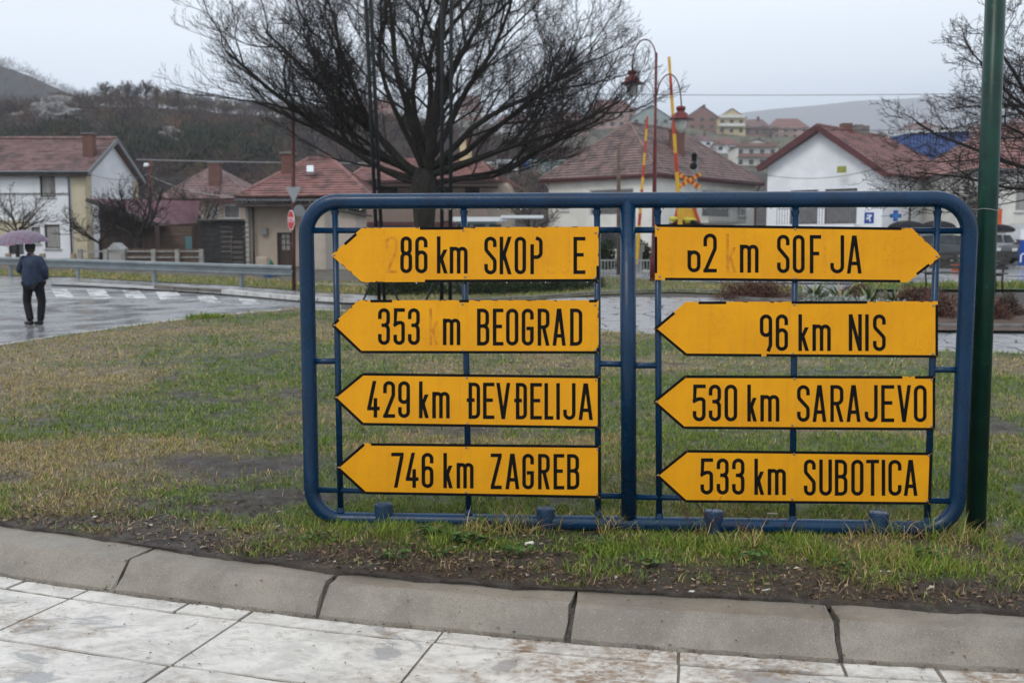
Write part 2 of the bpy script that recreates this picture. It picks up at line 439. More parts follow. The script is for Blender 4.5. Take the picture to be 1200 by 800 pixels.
for ri, (d0, d1) in enumerate(rows_):
    for a, b in zip(sx[:-1], sx[1:]):
        subs = [(a, b)]
        if rk.random() < (.75 if ri == 0 else .12):
            c_ = a + (b - a) * rk.uniform(.25, .75); subs = [(a, c_), (c_, b)]
        for a2, b2 in subs:
            mb = MB(); n = 8; P = []; dz = rk.uniform(-.002, .002)
            wv = [rk.uniform(-.007, .007) for _ in range(4 * (n + 1))]
            for i in range(n + 1):
                x = a2 + .008 + (b2 - a2 - .016) * i / n
                if i in (0, n): x += wv[i] * .8
                P += [kp(x, d0 + wv[4 * i], -.16), kp(x, d0 + wv[4 * i] + .004, -.142 + dz), kp(x, d1 + wv[4 * i + 1], -.142 + dz), kp(x, d1 + wv[4 * i + 1] + .002, -.16)]
            F = []
            for i in range(n):
                for j in range(3): F.append((i * 4 + j, (i + 1) * 4 + j, (i + 1) * 4 + j + 1, i * 4 + j + 1))
            F += [(0, 1, 2, 3), (n * 4 + 3, n * 4 + 2, n * 4 + 1, n * 4)]
            mb.add(P, F); mb.build('paving_slab', slab_m, pave)
mb = MB(); P = []
for x in xs_: P += [kp(x, .12, -.150), kp(x, 5.2, -.150)]
F = [(2 * i, 2 * i + 2, 2 * i + 3, 2 * i + 1) for i in range(len(xs_) - 1)]
mb.add(P, F); mb.build('mortar_bed', mat('mortar', (.20, .17, .14), (.10, .08, .06), rough=.6, scale=3, bump=.5, bscale=60), pave, recalc=False)

# ---------------------------------------------------------------- lawn
inner = [(0, 617), (100, 630), (175, 643), (300, 660), (400, 673), (500, 682), (600, 690), (800, 700), (1000, 710), (1200, 722)]
iw = [gp(a, b, 0) for a, b in inner]
ix = [-14] + [p.x for p in iw] + [9, 14]; idd = [-.27] + [p.y - yk(p.x) for p in iw] + [.12, .12]
idd[0] = .2
def yn_(x): return yk(x) + float(np.interp(x, ix, idd)) if x > -8.5 else yk(x) + .2
far_px = [(0, 408), (75, 396), (150, 385), (250, 372), (350, 363.5), (450, 368), (550, 376), (700, 390), (960, 406), (1090, 414), (1200, 417)]
fw = [gt(a, b) for a, b in far_px]
fx_ = [-12, -11, -10, -9.2] + [p.x for p in fw] + [14]
fy_ = [9.5, 12.2, 14.2, 15.7] + [p.y for p in fw] + [14.0]
o_ = np.argsort(fx_); fx_ = list(np.array(fx_)[o_]); fy_ = list(np.array(fy_)[o_])
def yf_(x): return float(np.interp(x, fx_, fy_))
LX = np.concatenate([np.arange(-11.0, -3.6, .12), np.arange(-3.6, 3.4, .03), np.arange(3.4, 13.01, .12)])
NR = 110
bare = [(290, 548, .8, .5), (330, 585, .6, .25), (250, 600, .5, .2), (100, 615, .9, .18), (180, 632, .8, .15), (480, 668, .7, .25), (420, 650, .3, .18), (700, 665, .6, .16), (860, 672, .5, .15),
        (960, 688, .4, .12), (1165, 500, .3, .45), (1190, 640, .45, .3), (620, 655, .5, .14), (540, 560, .35, .2), (885, 500, .35, .25), (1110, 690, .4, .12), (240, 540, .4, .3), (560, 505, .35, .3)]
bw_ = [(gp(a, b, 0), c, d) for a, b, c, d in bare]
def soilmask(X, Y):
    m = np.clip((vnoise(X * 1.3 + 40, Y * 1.9 + 7, 5) - .64) * 7, 0, .7)
    for p, rx, ry in bw_:
        m = np.maximum(m, 1.15 * np.exp(-((X - p.x) / rx) ** 2 - ((Y - p.y) / ry) ** 2))
    edge = Y - np.polyval(kc, X)
    m = np.maximum(m, np.clip(1.1 - (edge - .30) * 2.3, 0, 1) * (X > -2.4) )
    m = np.maximum(m, np.clip(.9 - (edge - .25) * 3.5, 0, 1))
    return np.clip(m + (vnoise(X * 6, Y * 6, 9) - .5) * .9 * (m > .05), 0, 1)
def drymask(X, Y):
    m = vnoise(X * .55 + 3, Y * .5 + 11, 21)
    far = np.clip((Y - 8.5) / 6, 0, 1) * .22
    return np.clip((m - .5) * 3.8 + .28 + far + (vnoise(X * 3, Y * 3, 33) - .5) * 1.1, 0, 1)
def lawnz(X, Y, sm):
    z = np.interp(Y, HY[:6], LZ)
    e = np.clip((Y - np.polyval(kc, X)) / .8, 0, 1)
    b = (vnoise(X * 1.3, Y * 1.3, 2) - .5) * .05 + (vnoise(X * 7, Y * 7, 3) - .5) * .022
    return z + b * e + .012 + .012 * (1 - e)
VX = []; VY = []; T_ = []
for x in LX:
    a, b = yn_(x), yf_(x)
    if b < a + .3: b = a + .3
    t = (np.linspace(0, 1, NR + 1)) ** 1.9
    VX.append(np.full(NR + 1, x)); VY.append(a + (b - a) * t); T_.append(t)
VX = np.array(VX); VY = np.array(VY); sm = soilmask(VX, VY); dm = drymask(VX, VY)
VY2 = VY.copy(); VY2[:, 0] += (vnoise(VX[:, 0] * 4, VX[:, 0] * 0, 14, 5) - .5) * .13
VZ = lawnz(VX, VY, sm); VZ[:, -1] -= .06; VZ[:, 0] = -.012; VZ[:, 1] -= .004
N1 = NR + 1
V = np.stack([VX, VY2, VZ], -1).reshape(-1, 3)
I, J = np.meshgrid(np.arange(len(LX) - 1), np.arange(NR), indexing='ij')
a = (I * N1 + J).ravel(); F = np.stack([a, a + N1, a + N1 + 1, a + 1], -1)
m = bpy.data.materials.new('lawn_ground'); m.use_nodes = True; t = m.node_tree; b = t.nodes['Principled BSDF']; L = t.links
A1 = t.nodes.new('ShaderNodeAttribute'); A1.attribute_name = 'soil'; A2 = t.nodes.new('ShaderNodeAttribute'); A2.attribute_name = 'dry'
co = t.nodes.new('ShaderNodeTexCoord')
def nz(sc, det=6):
    n = t.nodes.new('ShaderNodeTexNoise'); n.inputs['Scale'].default_value = sc; n.inputs['Detail'].default_value = det; n.inputs['Roughness'].default_value = .7
    L.new(co.outputs['Object'], n.inputs['Vector']); return n.outputs['Fac']
def rampn(fac, cols):
    r_ = t.nodes.new('ShaderNodeValToRGB'); e_ = r_.color_ramp.elements
    e_[0].position, e_[0].color = cols[0][0], (*cols[0][1], 1); e_[1].position, e_[1].color = cols[-1][0], (*cols[-1][1], 1)
    for p_, c_ in cols[1:-1]:
        q = e_.new(p_); q.color = (*c_, 1)
    L.new(fac, r_.inputs[0]); return r_.outputs[0]
gcol = rampn(nz(14), [(.3, (.022, .034, .010)), (.5, (.055, .075, .020)), (.7, (.09, .075, .040))])
dcol = rampn(nz(18), [(.3, (.09, .07, .035)), (.6, (.18, .135, .07)), (.75, (.07, .055, .03))])
scol = rampn(nz(11, 9), [(.3, (.014, .009, .007)), (.52, (.040, .028, .021)), (.70, (.095, .082, .07))])
x1 = t.nodes.new('ShaderNodeMixRGB'); L.new(A2.outputs['Fac'], x1.inputs[0]); L.new(gcol, x1.inputs[1]); L.new(dcol, x1.inputs[2])
x2 = t.nodes.new('ShaderNodeMixRGB'); L.new(A1.outputs['Fac'], x2.inputs[0]); L.new(x1.outputs[0], x2.inputs[1]); L.new(scol, x2.inputs[2])
L.new(x2.outputs[0], b.inputs['Base Color'])
rr_ = rampn(nz(5), [(.35, (.35,) * 3), (.6, (.85,) * 3)]); L.new(rr_, b.inputs['Roughness'])
bn = t.nodes.new('ShaderNodeBump'); bn.inputs['Strength'].default_value = 1; bn.inputs['Distance'].default_value = .02
L.new(nz(60, 8), bn.inputs['Height']); L.new(bn.outputs[0], b.inputs['Normal'])
tag(np_mesh('lawn', V, F, m, attr={'soil': sm.ravel(), 'dry': dm.ravel()}), kind='structure')

# ---------------------------------------------------------------- grass blades
gm = bpy.data.materials.new('grass_blades'); gm.use_nodes = True; t = gm.node_tree; b = t.nodes['Principled BSDF']; L = t.links
A1 = t.nodes.new('ShaderNodeAttribute'); A1.attribute_name = 'tone'
L.new(rampn(A1.outputs['Fac'], [(0, (.045, .10, .008)), (.25, (.125, .215, .016)), (.45, (.24, .29, .04)), (.62, (.36, .27, .09)), (.85, (.54, .39, .19)), (.96, (.16, .095, .05)), (1, (.075, .045, .028))]), b.inputs['Base Color'])
b.inputs['Roughness'].default_value = .5; b.inputs['Specular IOR Level'].default_value = .3
def blades(name, X, Y, Z, H, W, lean, tone, rs):
    n = len(X); az = rs.rand(n) * 2 * PI; la = rs.rand(n) * 2 * PI
    ln = lean * (.3 + rs.rand(n))
    dx, dy = np.cos(az) * W / 2, np.sin(az) * W / 2
    lx, ly = np.cos(la) * H * np.sin(ln), np.sin(la) * H * np.sin(ln); hz = H * np.cos(ln)
    P = np.zeros((n, 5, 3))
    P[:, 0] = np.stack([X - dx, Y - dy, Z], -1); P[:, 1] = np.stack([X + dx, Y + dy, Z], -1)
    mx_, my_, mz_ = X + lx * .38, Y + ly * .38, Z + hz * .62
    P[:, 2] = np.stack([mx_ + dx * .8, my_ + dy * .8, mz_], -1); P[:, 3] = np.stack([mx_ - dx * .8, my_ - dy * .8, mz_], -1)
    P[:, 4] = np.stack([X + lx, Y + ly, Z + hz], -1)
    b0 = np.arange(n)[:, None] * 5
    Fc = np.concatenate([b0 + np.array([0, 1, 2]), b0 + np.array([0, 2, 3]), b0 + np.array([3, 2, 4])], 0)
    return P.reshape(-1, 3), Fc, np.repeat(tone, 5)
rs = np.random.RandomState(5)
PV, PF, PT = [], [], []; nv = 0
def addb(X, Y, H, W, lean, tone):
    global nv
    s_ = soilmask(X, Y); Z = lawnz(X, Y, s_) - .006
    P, Fc, T = blades('g', X, Y, Z, H, W, lean, tone, rs)
    PV.append(P); PF.append(Fc + nv); PT.append(T); nv += len(P)
for (y0, y1, xh0, n, hs, ws) in ((4.5, 6.6, 4.4, 200000, .034, .0040), (6.6, 9, 5.5, 140000, .036, .0050), (9, 13, 8.2, 130000, .038, .0070), (13, 24, 13, 170000, .040, .0115)):
    X = rs.uniform(-xh0, xh0, n); Y = rs.uniform(y0, y1, n)
    yn = np.interp(X, LX, [yn_(x) for x in LX]) + .02; yf = np.interp(X, LX, [yf_(x) for x in LX])
    s_ = soilmask(X, Y); d_ = drymask(X, Y); cl = vnoise(X * 9, Y * 9, 71, 3)
    vis = np.abs(X) < (Y * .56 + .4)
    keep = (Y > yn) & (Y < yf - .02) & vis & (rs.rand(n) < np.clip(1.0 - s_ * 1.15, .02, 1) * np.clip(cl * 2.6 - .45, .12, 1))
    X, Y, d_, cl = X[keep], Y[keep], d_[keep], cl[keep]; n = len(X)
    dry = rs.rand(n) < d_ * .8 + .08
    tone = np.where(dry, .55 + rs.rand(n) * .45, rs.rand(n) * .5)
    H = hs * (.5 + rs.rand(n) * 1.1) * (.7 + cl * .8)
    addb(X, Y, H, ws * (.6 + .8 * rs.rand(n)), np.where(dry, 1.25, .85), tone)
# flattened dead strands and roots on the bare strip by the kerb
n = 15000; X = rs.uniform(-3.2, 3.1, n); Y = np.polyval(kc, X) + np.interp(X, ix, idd) + rs.gamma(1.5, .28, n) + .012
kp_ = vnoise(X * 2.3, Y * 2.3, 44, 3) > .46; X, Y = X[kp_], Y[kp_]; n = len(X); tn_ = np.where(rs.rand(n) < .14, .66 + rs.rand(n) * .2, .985 + rs.rand(n) * .015)
addb(X, Y, rs.uniform(.02, .09, n), rs.uniform(.0015, .0035, n), 1.25, tn_)
# longer tufts: at the foot of the frame, by the green post and a few on the soil
tufts = [(455, 633, .10, .15, .3, 60), (520, 640, .08, .12, .25, 50), (600, 622, .14, .2, .75, 140), (640, 618, .14, .17, .8, 140), (560, 628, .1, .15, .85, 80), (712, 622, .09, .22, .85, 130), (750, 622, .09, .15, .7, 60),
         (705, 648, .16, .09, .15, 160), (700, 672, .18, .07, .2, 170), (790, 640, .14, .11, .15, 180), (850, 645, .16, .08, .2, 130), (945, 652, .10, .16, .3, 110), (965, 660, .10, .14, .2, 90), (925, 625, .12, .12, .8, 110),
         (1000, 628, .15, .13, .75, 150), (1040, 630, .14, .17, .8, 190), (1075, 628, .16, .2, .8, 230), (1110, 635, .14, .18, .7, 190), (1150, 638, .14, .12, .5, 160), (1060, 660, .25, .08, .25, 380), (1110, 672, .2, .07, .2, 220),
         (1180, 650, .15, .09, .3, 120), (1030, 685, .2, .06, .3, 150), (870, 640, .14, .14, .8, 120), (820, 625, .1, .14, .7, 90), (400, 625, .12, .08, .3, 90), (660, 690, .12, .04, .2, 60), (340, 640, .25, .05, .2, 260), (300, 650, .2, .05, .25, 160),
         (235, 376, .35, .16, .15, 260), (255, 375, .3, .13, .2, 160), (280, 516, .1, .07, .9, 40), (1185, 600, .2, .07, .4, 150), (905, 388, .3, .08, .3, 120), (880, 560, .4, .05, .5, 250), (930, 360, .2, .05, .3, 20)]
for px, py, rad, h, dr, n in tufts:
    p = gp(px, py, 0) if py > 420 else gt(px, py)
    n = int(n * 1.6); r_ = rad * np.sqrt(rs.rand(n)); a_ = rs.rand(n) * 2 * PI
    X = p.x + r_ * np.cos(a_); Y = p.y + r_ * np.sin(a_) * .8
    ok = (Y > np.interp(X, LX, [yn_(x) for x in LX]) + .01) & (Y < np.interp(X, LX, [yf_(x) for x in LX])); X, Y = X[ok], Y[ok]; n = len(X)
    dry = rs.rand(n) < dr
    addb(X, Y, h * (.4 + .8 * rs.rand(n)), np.full(n, .0045 if py > 420 else .012), np.where(dry, 1.3, .7), np.where(dry, .6 + .4 * rs.rand(n), .1 + rs.rand(n) * .35))
tag(np_mesh('grass', np.concatenate(PV), np.concatenate(PF), gm, attr={'tone': np.concatenate(PT)}), kind='stuff',
    label='short wet lawn grass, green mixed with straw-coloured dead blades', cat='grass')

# dead leaves, twigs and crumbs lying on the bare soil
LV = []; LF = []; LT = []
n = 5200
X = rs.uniform(-3.3, 3.2, n); E = rs.gamma(1.6, .35, n) + .01
Y = np.polyval(kc, X) + np.interp(X, ix, idd) + E
Z = lawnz(X, Y, None) + .004
S = rs.uniform(.006, .022, n); an = rs.rand(n) * 2 * PI; el_ = rs.uniform(.15, .6, n)
P = np.zeros((n, 4, 3)); 
for k_, (u_, v_, zz) in enumerate(((-1, 0, 0), (0, -1, .15), (1, 0, .3), (0, 1, .5))):
    uu = u_ * S; vv = v_ * S * el_
    P[:, k_] = np.stack([X + uu * np.cos(an) - vv * np.sin(an), Y + uu * np.sin(an) + vv * np.cos(an), Z + zz * S], -1)
Fq = np.arange(n)[:, None] * 4 + np.arange(4)
lm = bpy.data.materials.new('dead_leaves'); lm.use_nodes = True; t = lm.node_tree; b = t.nodes['Principled BSDF']; L = t.links
A1 = t.nodes.new('ShaderNodeAttribute'); A1.attribute_name = 'tone'
L.new(rampn(A1.outputs['Fac'], [(0, (.05, .03, .02)), (.4, (.10, .06, .035)), (.7, (.17, .11, .065)), (.93, (.27, .20, .13)), (1, (.45, .42, .36))]), b.inputs['Base Color']); b.inputs['Roughness'].default_value = .6
tag(np_mesh('leaf_litter', P.reshape(-1, 3), Fq, lm, attr={'tone': np.repeat(rs.rand(n) ** 1.7, 4)}), kind='stuff', label='small dead leaves and crumbs scattered over the bare soil by the kerb', cat='leaves')

# ================================================================ SIGN FRAME
PL = at(400, 400, 6.12); PR = at(1100, 400, 5.78)
U = Vector((PR.x - PL.x, PR.y - PL.y, 0)).normalized(); NN = Vector((U.y, -U.x, 0))   # NN points to the camera
def fp(px, py, d=0.0):
    o = Vector((PL.x, PL.y, 0)) + NN * d; dr = ray(px, py); c0 = Vector((0, 0, CAMH))
    t_ = (o - c0).dot(NN) / dr.dot(NN); return c0 + dr * t_
blue = mat('blue_wet_paint', (.0025, .029, .074), (.002, .020, .052), rough=.18, scale=5, bump=.35, bscale=130, bdist=.003, c3=(.006, .042, .10), s3=9, lo3=.6, hi3=.7, r2=.34, spec=.32)
base = fp(745, 640); base.z = -.05
frame = thing('sign_frame', 'blue tubular steel frame with rounded corners carrying the yellow direction signs', 'sign frame', base)
RT = .047
def arc(c, r_, a0, a1, n=8):
    return [c + U * (r_ * math.cos(R(a0 + (a1 - a0) * i / n))) + Vector((0, 0, 1)) * (r_ * math.sin(R(a0 + (a1 - a0) * i / n))) for i in range(n + 1)]
TL, TR_, BL, BR = fp(358.5, 234.5), fp(1137.5, 234.8), fp(365, 607), fp(1120, 620)
ztop = (TL.z + TR_.z) / 2; zb0, zb1 = BL.z, BR.z
uL = (fp(359.5, 300) - TL).dot(U); uR = (fp(1135, 300) - TL).dot(U); uR2 = (fp(1123, 590) - TL).dot(U)
def fz(u, z, d=0): return TL + U * u + Vector((0, 0, z - TL.z)) + NN * d
r_ = .20
pts = arc(fz(uL + r_, ztop - r_), r_, 180, 90) + arc(fz(uR - r_, ztop - r_), r_, 90, 0)
uR2 = uR
pts += arc(fz(uR2 - r_, zb1 + r_), r_, 0, -90) + arc(fz(uL + r_, zb0 + r_), r_, -90, -180)
mb = MB(); mb.tube(pts, RT, 20, closed=True); mb.build('outer_tube', blue, frame, smooth=True)
mb = MB(); mb.tube([fp(735.5, 236), fp(737, 606)], .0475, 20); mb.build('centre_post', blue, frame, smooth=True)
for a_, b_ in (((392.5, 240), (399.2, 606)), ((543.5, 240), (549.5, 608)), ((699.7, 240), (701, 610)), ((770.6, 240), (772.5, 613)), ((932.3, 240), (928.5, 616)), ((1099, 240), (1086, 618))):
    mb = MB(); p, q = fp(*a_), fp(*b_); mb.tube([p, q], .0195, 12)
    mb.lathe(p, [(.027, -.035), (.0225, -.052), (.0195, -.066)], 12); mb.lathe(q, [(.0195, .066), (.0225, .054), (.027, .038)], 12)
    mb.build('upright', blue, frame, smooth=True)
for a_, b_ in (((362, 270), (733, 269.5)), ((738, 269.5), (1133, 270.5)), ((366, 423), (395, 423)), ((701, 426), (734, 426.5)), ((739, 428), (771, 428)), ((1090, 433), (1125, 433)), ((370, 573.5), (734, 581)), ((739, 582), (1122, 586.5))):
    mb = MB(); mb.tube([fp(*a_), fp(*b_)], .0185, 12); mb.build('crossbar', blue, frame, smooth=True)
for px, pt in ((449.7, 590), (639.5, 595), (836.5, 598), (1030, 600)):
    p = fp(px, pt, .004); mb = MB()
    mb.lathe(Vector((p.x, p.y, 0)), [(.058, -.12), (.058, p.z - .006), (.055, p.z), (.044, p.z + .004), (.04, p.z + .001), (.015, p.z + .004), (0.0005, p.z + .004)], 20)
    mb.build('ground_post', blue, frame, smooth=True)
# drops of rain hanging on the underside of the tubes
drop = mat('water', (.95, .97, 1), rough=.02, trans=1)
mb = MB(); rr = random.Random(11)
for k_ in range(75):
    u = rr.uniform(uL + .2, uR - .2); s_ = rr.uniform(.0025, .0055)
    c_ = fz(u, ztop - RT - s_ * .3, rr.uniform(-.01, .01))
    mb.lathe(c_, [(.0003, s_), (s_ * .7, s_ * .5), (s_, -s_ * .2), (s_ * .7, -s_ * .9), (.0003, -s_ * 1.3)], 7)
o = mb.build('raindrops', drop, frame, smooth=True); o['kind'] = 'stuff'

# ================================================================ SIGNS
yel = mat('sign_yellow', (.78, .345, .004), (.72, .305, .004), rough=.5, scale=3, bump=.12, bscale=70, c3=(.66, .265, .006), s3=14, lo3=.66, hi3=.8, spec=.22, bdist=.002)
t = yel.node_tree; b = t.nodes['Principled BSDF']; L = t.links; src_ = b.inputs['Base Color'].links[0].from_socket
co = t.nodes.new('ShaderNodeTexCoord'); mpn = t.nodes.new('ShaderNodeMapping'); mpn.inputs['Scale'].default_value = (14, 14, 1.6); L.new(co.outputs['Object'], mpn.inputs[0])
n1_ = t.nodes.new('ShaderNodeTexNoise'); n1_.inputs['Scale'].default_value = 2.2; n1_.inputs['Detail'].default_value = 8; n1_.inputs['Roughness'].default_value = .75; L.new(mpn.outputs[0], n1_.inputs['Vector'])
r1_ = t.nodes.new('ShaderNodeMapRange'); r1_.inputs[1].default_value = .5; r1_.inputs[2].default_value = .75; r1_.inputs[3].default_value = 0; r1_.inputs[4].default_value = .42; L.new(n1_.outputs['Fac'], r1_.inputs[0])
x1_ = t.nodes.new('ShaderNodeMixRGB'); x1_.inputs[2].default_value = (.50, .235, .03, 1); L.new(r1_.outputs[0], x1_.inputs[0]); L.new(src_, x1_.inputs[1])
v1_ = t.nodes.new('ShaderNodeTexVoronoi'); v1_.inputs['Scale'].default_value = 95; L.new(co.outputs['Object'], v1_.inputs['Vector'])
r2_ = t.nodes.new('ShaderNodeMapRange'); r2_.inputs[1].default_value = .10; r2_.inputs[2].default_value = .22; r2_.inputs[3].default_value = 1; r2_.inputs[4].default_value = 0; L.new(v1_.outputs['Distance'], r2_.inputs[0])
n2_ = t.nodes.new('ShaderNodeTexNoise'); n2_.inputs['Scale'].default_value = 7; L.new(co.outputs['Object'], n2_.inputs['Vector']); r3_ = t.nodes.new('ShaderNodeMapRange'); r3_.inputs[1].default_value = .46; r3_.inputs[2].default_value = .6; L.new(n2_.outputs['Fac'], r3_.inputs[0])
mu_ = t.nodes.new('ShaderNodeMath'); mu_.operation = 'MULTIPLY'; L.new(r2_.outputs[0], mu_.inputs[0]); L.new(r3_.outputs[0], mu_.inputs[1])
bm_ = t.nodes.new('ShaderNodeBump'); bm_.inputs['Strength'].default_value = 1; bm_.inputs['Distance'].default_value = .004; L.new(mu_.outputs[0], bm_.inputs['Height']); L.new(b.inputs['Normal'].links[0].from_socket, bm_.inputs['Normal']); L.new(bm_.outputs[0], b.inputs['Normal'])
rr2_ = t.nodes.new('ShaderNodeMapRange'); rr2_.inputs[3].default_value = .46; rr2_.inputs[4].default_value = .06; L.new(mu_.outputs[0], rr2_.inputs[0]); L.new(rr2_.outputs[0], b.inputs['Roughness']); L.new(x1_.outputs[0], b.inputs['Base Color'])
blk = mat('sign_black', (.003, .003, .0035), (.007, .0065, .006), rough=.65, scale=30, spec=.1)
ghost = mat('ghost_print', (.50, .18, .008), (.64, .26, .01), rough=.6, scale=22, lo=.4, hi=.6)
ghost2 = mat('faint_ghost_print', (.66, .27, .01), (.74, .32, .008), rough=.6, scale=40, lo=.4, hi=.6)
rust = mat('rusty_edge', (.20, .075, .03), (.06, .035, .025), rough=.8, scale=80)
backm = mat('sign_back_metal', (.30, .31, .32), rough=.5, metal=.6)
rivm = mat('rivet_metal', (.34, .33, .32), (.2, .15, .11), rough=.5, metal=.5, scale=200)
def ribbon(mb, pts, w_, closed, th):
    """flat stroke with thickness in (u,z) coordinates, pts 2-D; mitred"""
    k = len(pts); Lp = []; Rp = []
    for i, p in enumerate(pts):
        a_ = pts[i - 1] if (i > 0 or closed) else None; b_ = pts[(i + 1) % k] if (i < k - 1 or closed) else None
        d1 = ((p[0] - a_[0]), (p[1] - a_[1])) if a_ else None; d2 = ((b_[0] - p[0]), (b_[1] - p[1])) if b_ else None
        def nm(d):
            l_ = math.hypot(*d) or 1e-9; return (-d[1] / l_, d[0] / l_)
        n1 = nm(d1) if d1 else nm(d2); n2 = nm(d2) if d2 else nm(d1)
        mx_, my_ = n1[0] + n2[0], n1[1] + n2[1]; q = mx_ * mx_ + my_ * my_
        if q < 1e-6: mx_, my_, q = n1[0], n1[1], 1; sc = 1
        else: sc = 2 / q
        sc = min(sc, 1.6)
        Lp.append((p[0] + mx_ * w_ / 2 * sc, p[1] + my_ * w_ / 2 * sc)); Rp.append((p[0] - mx_ * w_ / 2 * sc, p[1] - my_ * w_ / 2 * sc))
    n = k if closed else k - 1
    for i in range(n):
        j = (i + 1) % k; mb.append(((Lp[i], Rp[i], Rp[j], Lp[j]), th))
def fillet(pts, rmax, closed=False):
    """pts: (x,y,flag); flag true corners get rounded"""
    out = []; k = len(pts)
    for i, p in enumerate(pts):
        if not p[2] or (not closed and i in (0, k - 1)): out.append((p[0], p[1])); continue
        a_ = pts[i - 1]; b_ = pts[(i + 1) % k]
        v1 = Vector((a_[0] - p[0], a_[1] - p[1])); v2 = Vector((b_[0] - p[0], b_[1] - p[1]))
        l1 = v1.length * (.5 if a_[2] else 1); l2 = v2.length * (.5 if b_[2] else 1)
        v1.normalize(); v2.normalize(); ang = v1.angle(v2)
        tl = min(rmax / max(math.tan(ang / 2), 1e-3), l1, l2); rr_ = tl * math.tan(ang / 2)
        c_ = Vector((p[0], p[1])) + (v1 + v2).normalized() * (rr_ / math.sin(ang / 2))
        s_ = Vector((p[0], p[1])) + v1 * tl - c_; e_ = Vector((p[0], p[1])) + v2 * tl - c_
        a0 = math.atan2(s_.y, s_.x); a1 = math.atan2(e_.y, e_.x); da = (a1 - a0 + PI) % (2 * PI) - PI
        for q in range(6): out.append((c_.x + rr_ * math.cos(a0 + da * q / 5), c_.y + rr_ * math.sin(a0 + da * q / 5)))
    o2 = []
    for p in out:
        if not o2 or math.hypot(p[0] - o2[-1][0], p[1] - o2[-1][1]) > .12: o2.append(p)
    if closed and math.hypot(o2[0][0] - o2[-1][0], o2[0][1] - o2[-1][1]) < .12: o2.pop()
    return o2
r, s_o = 1, 0
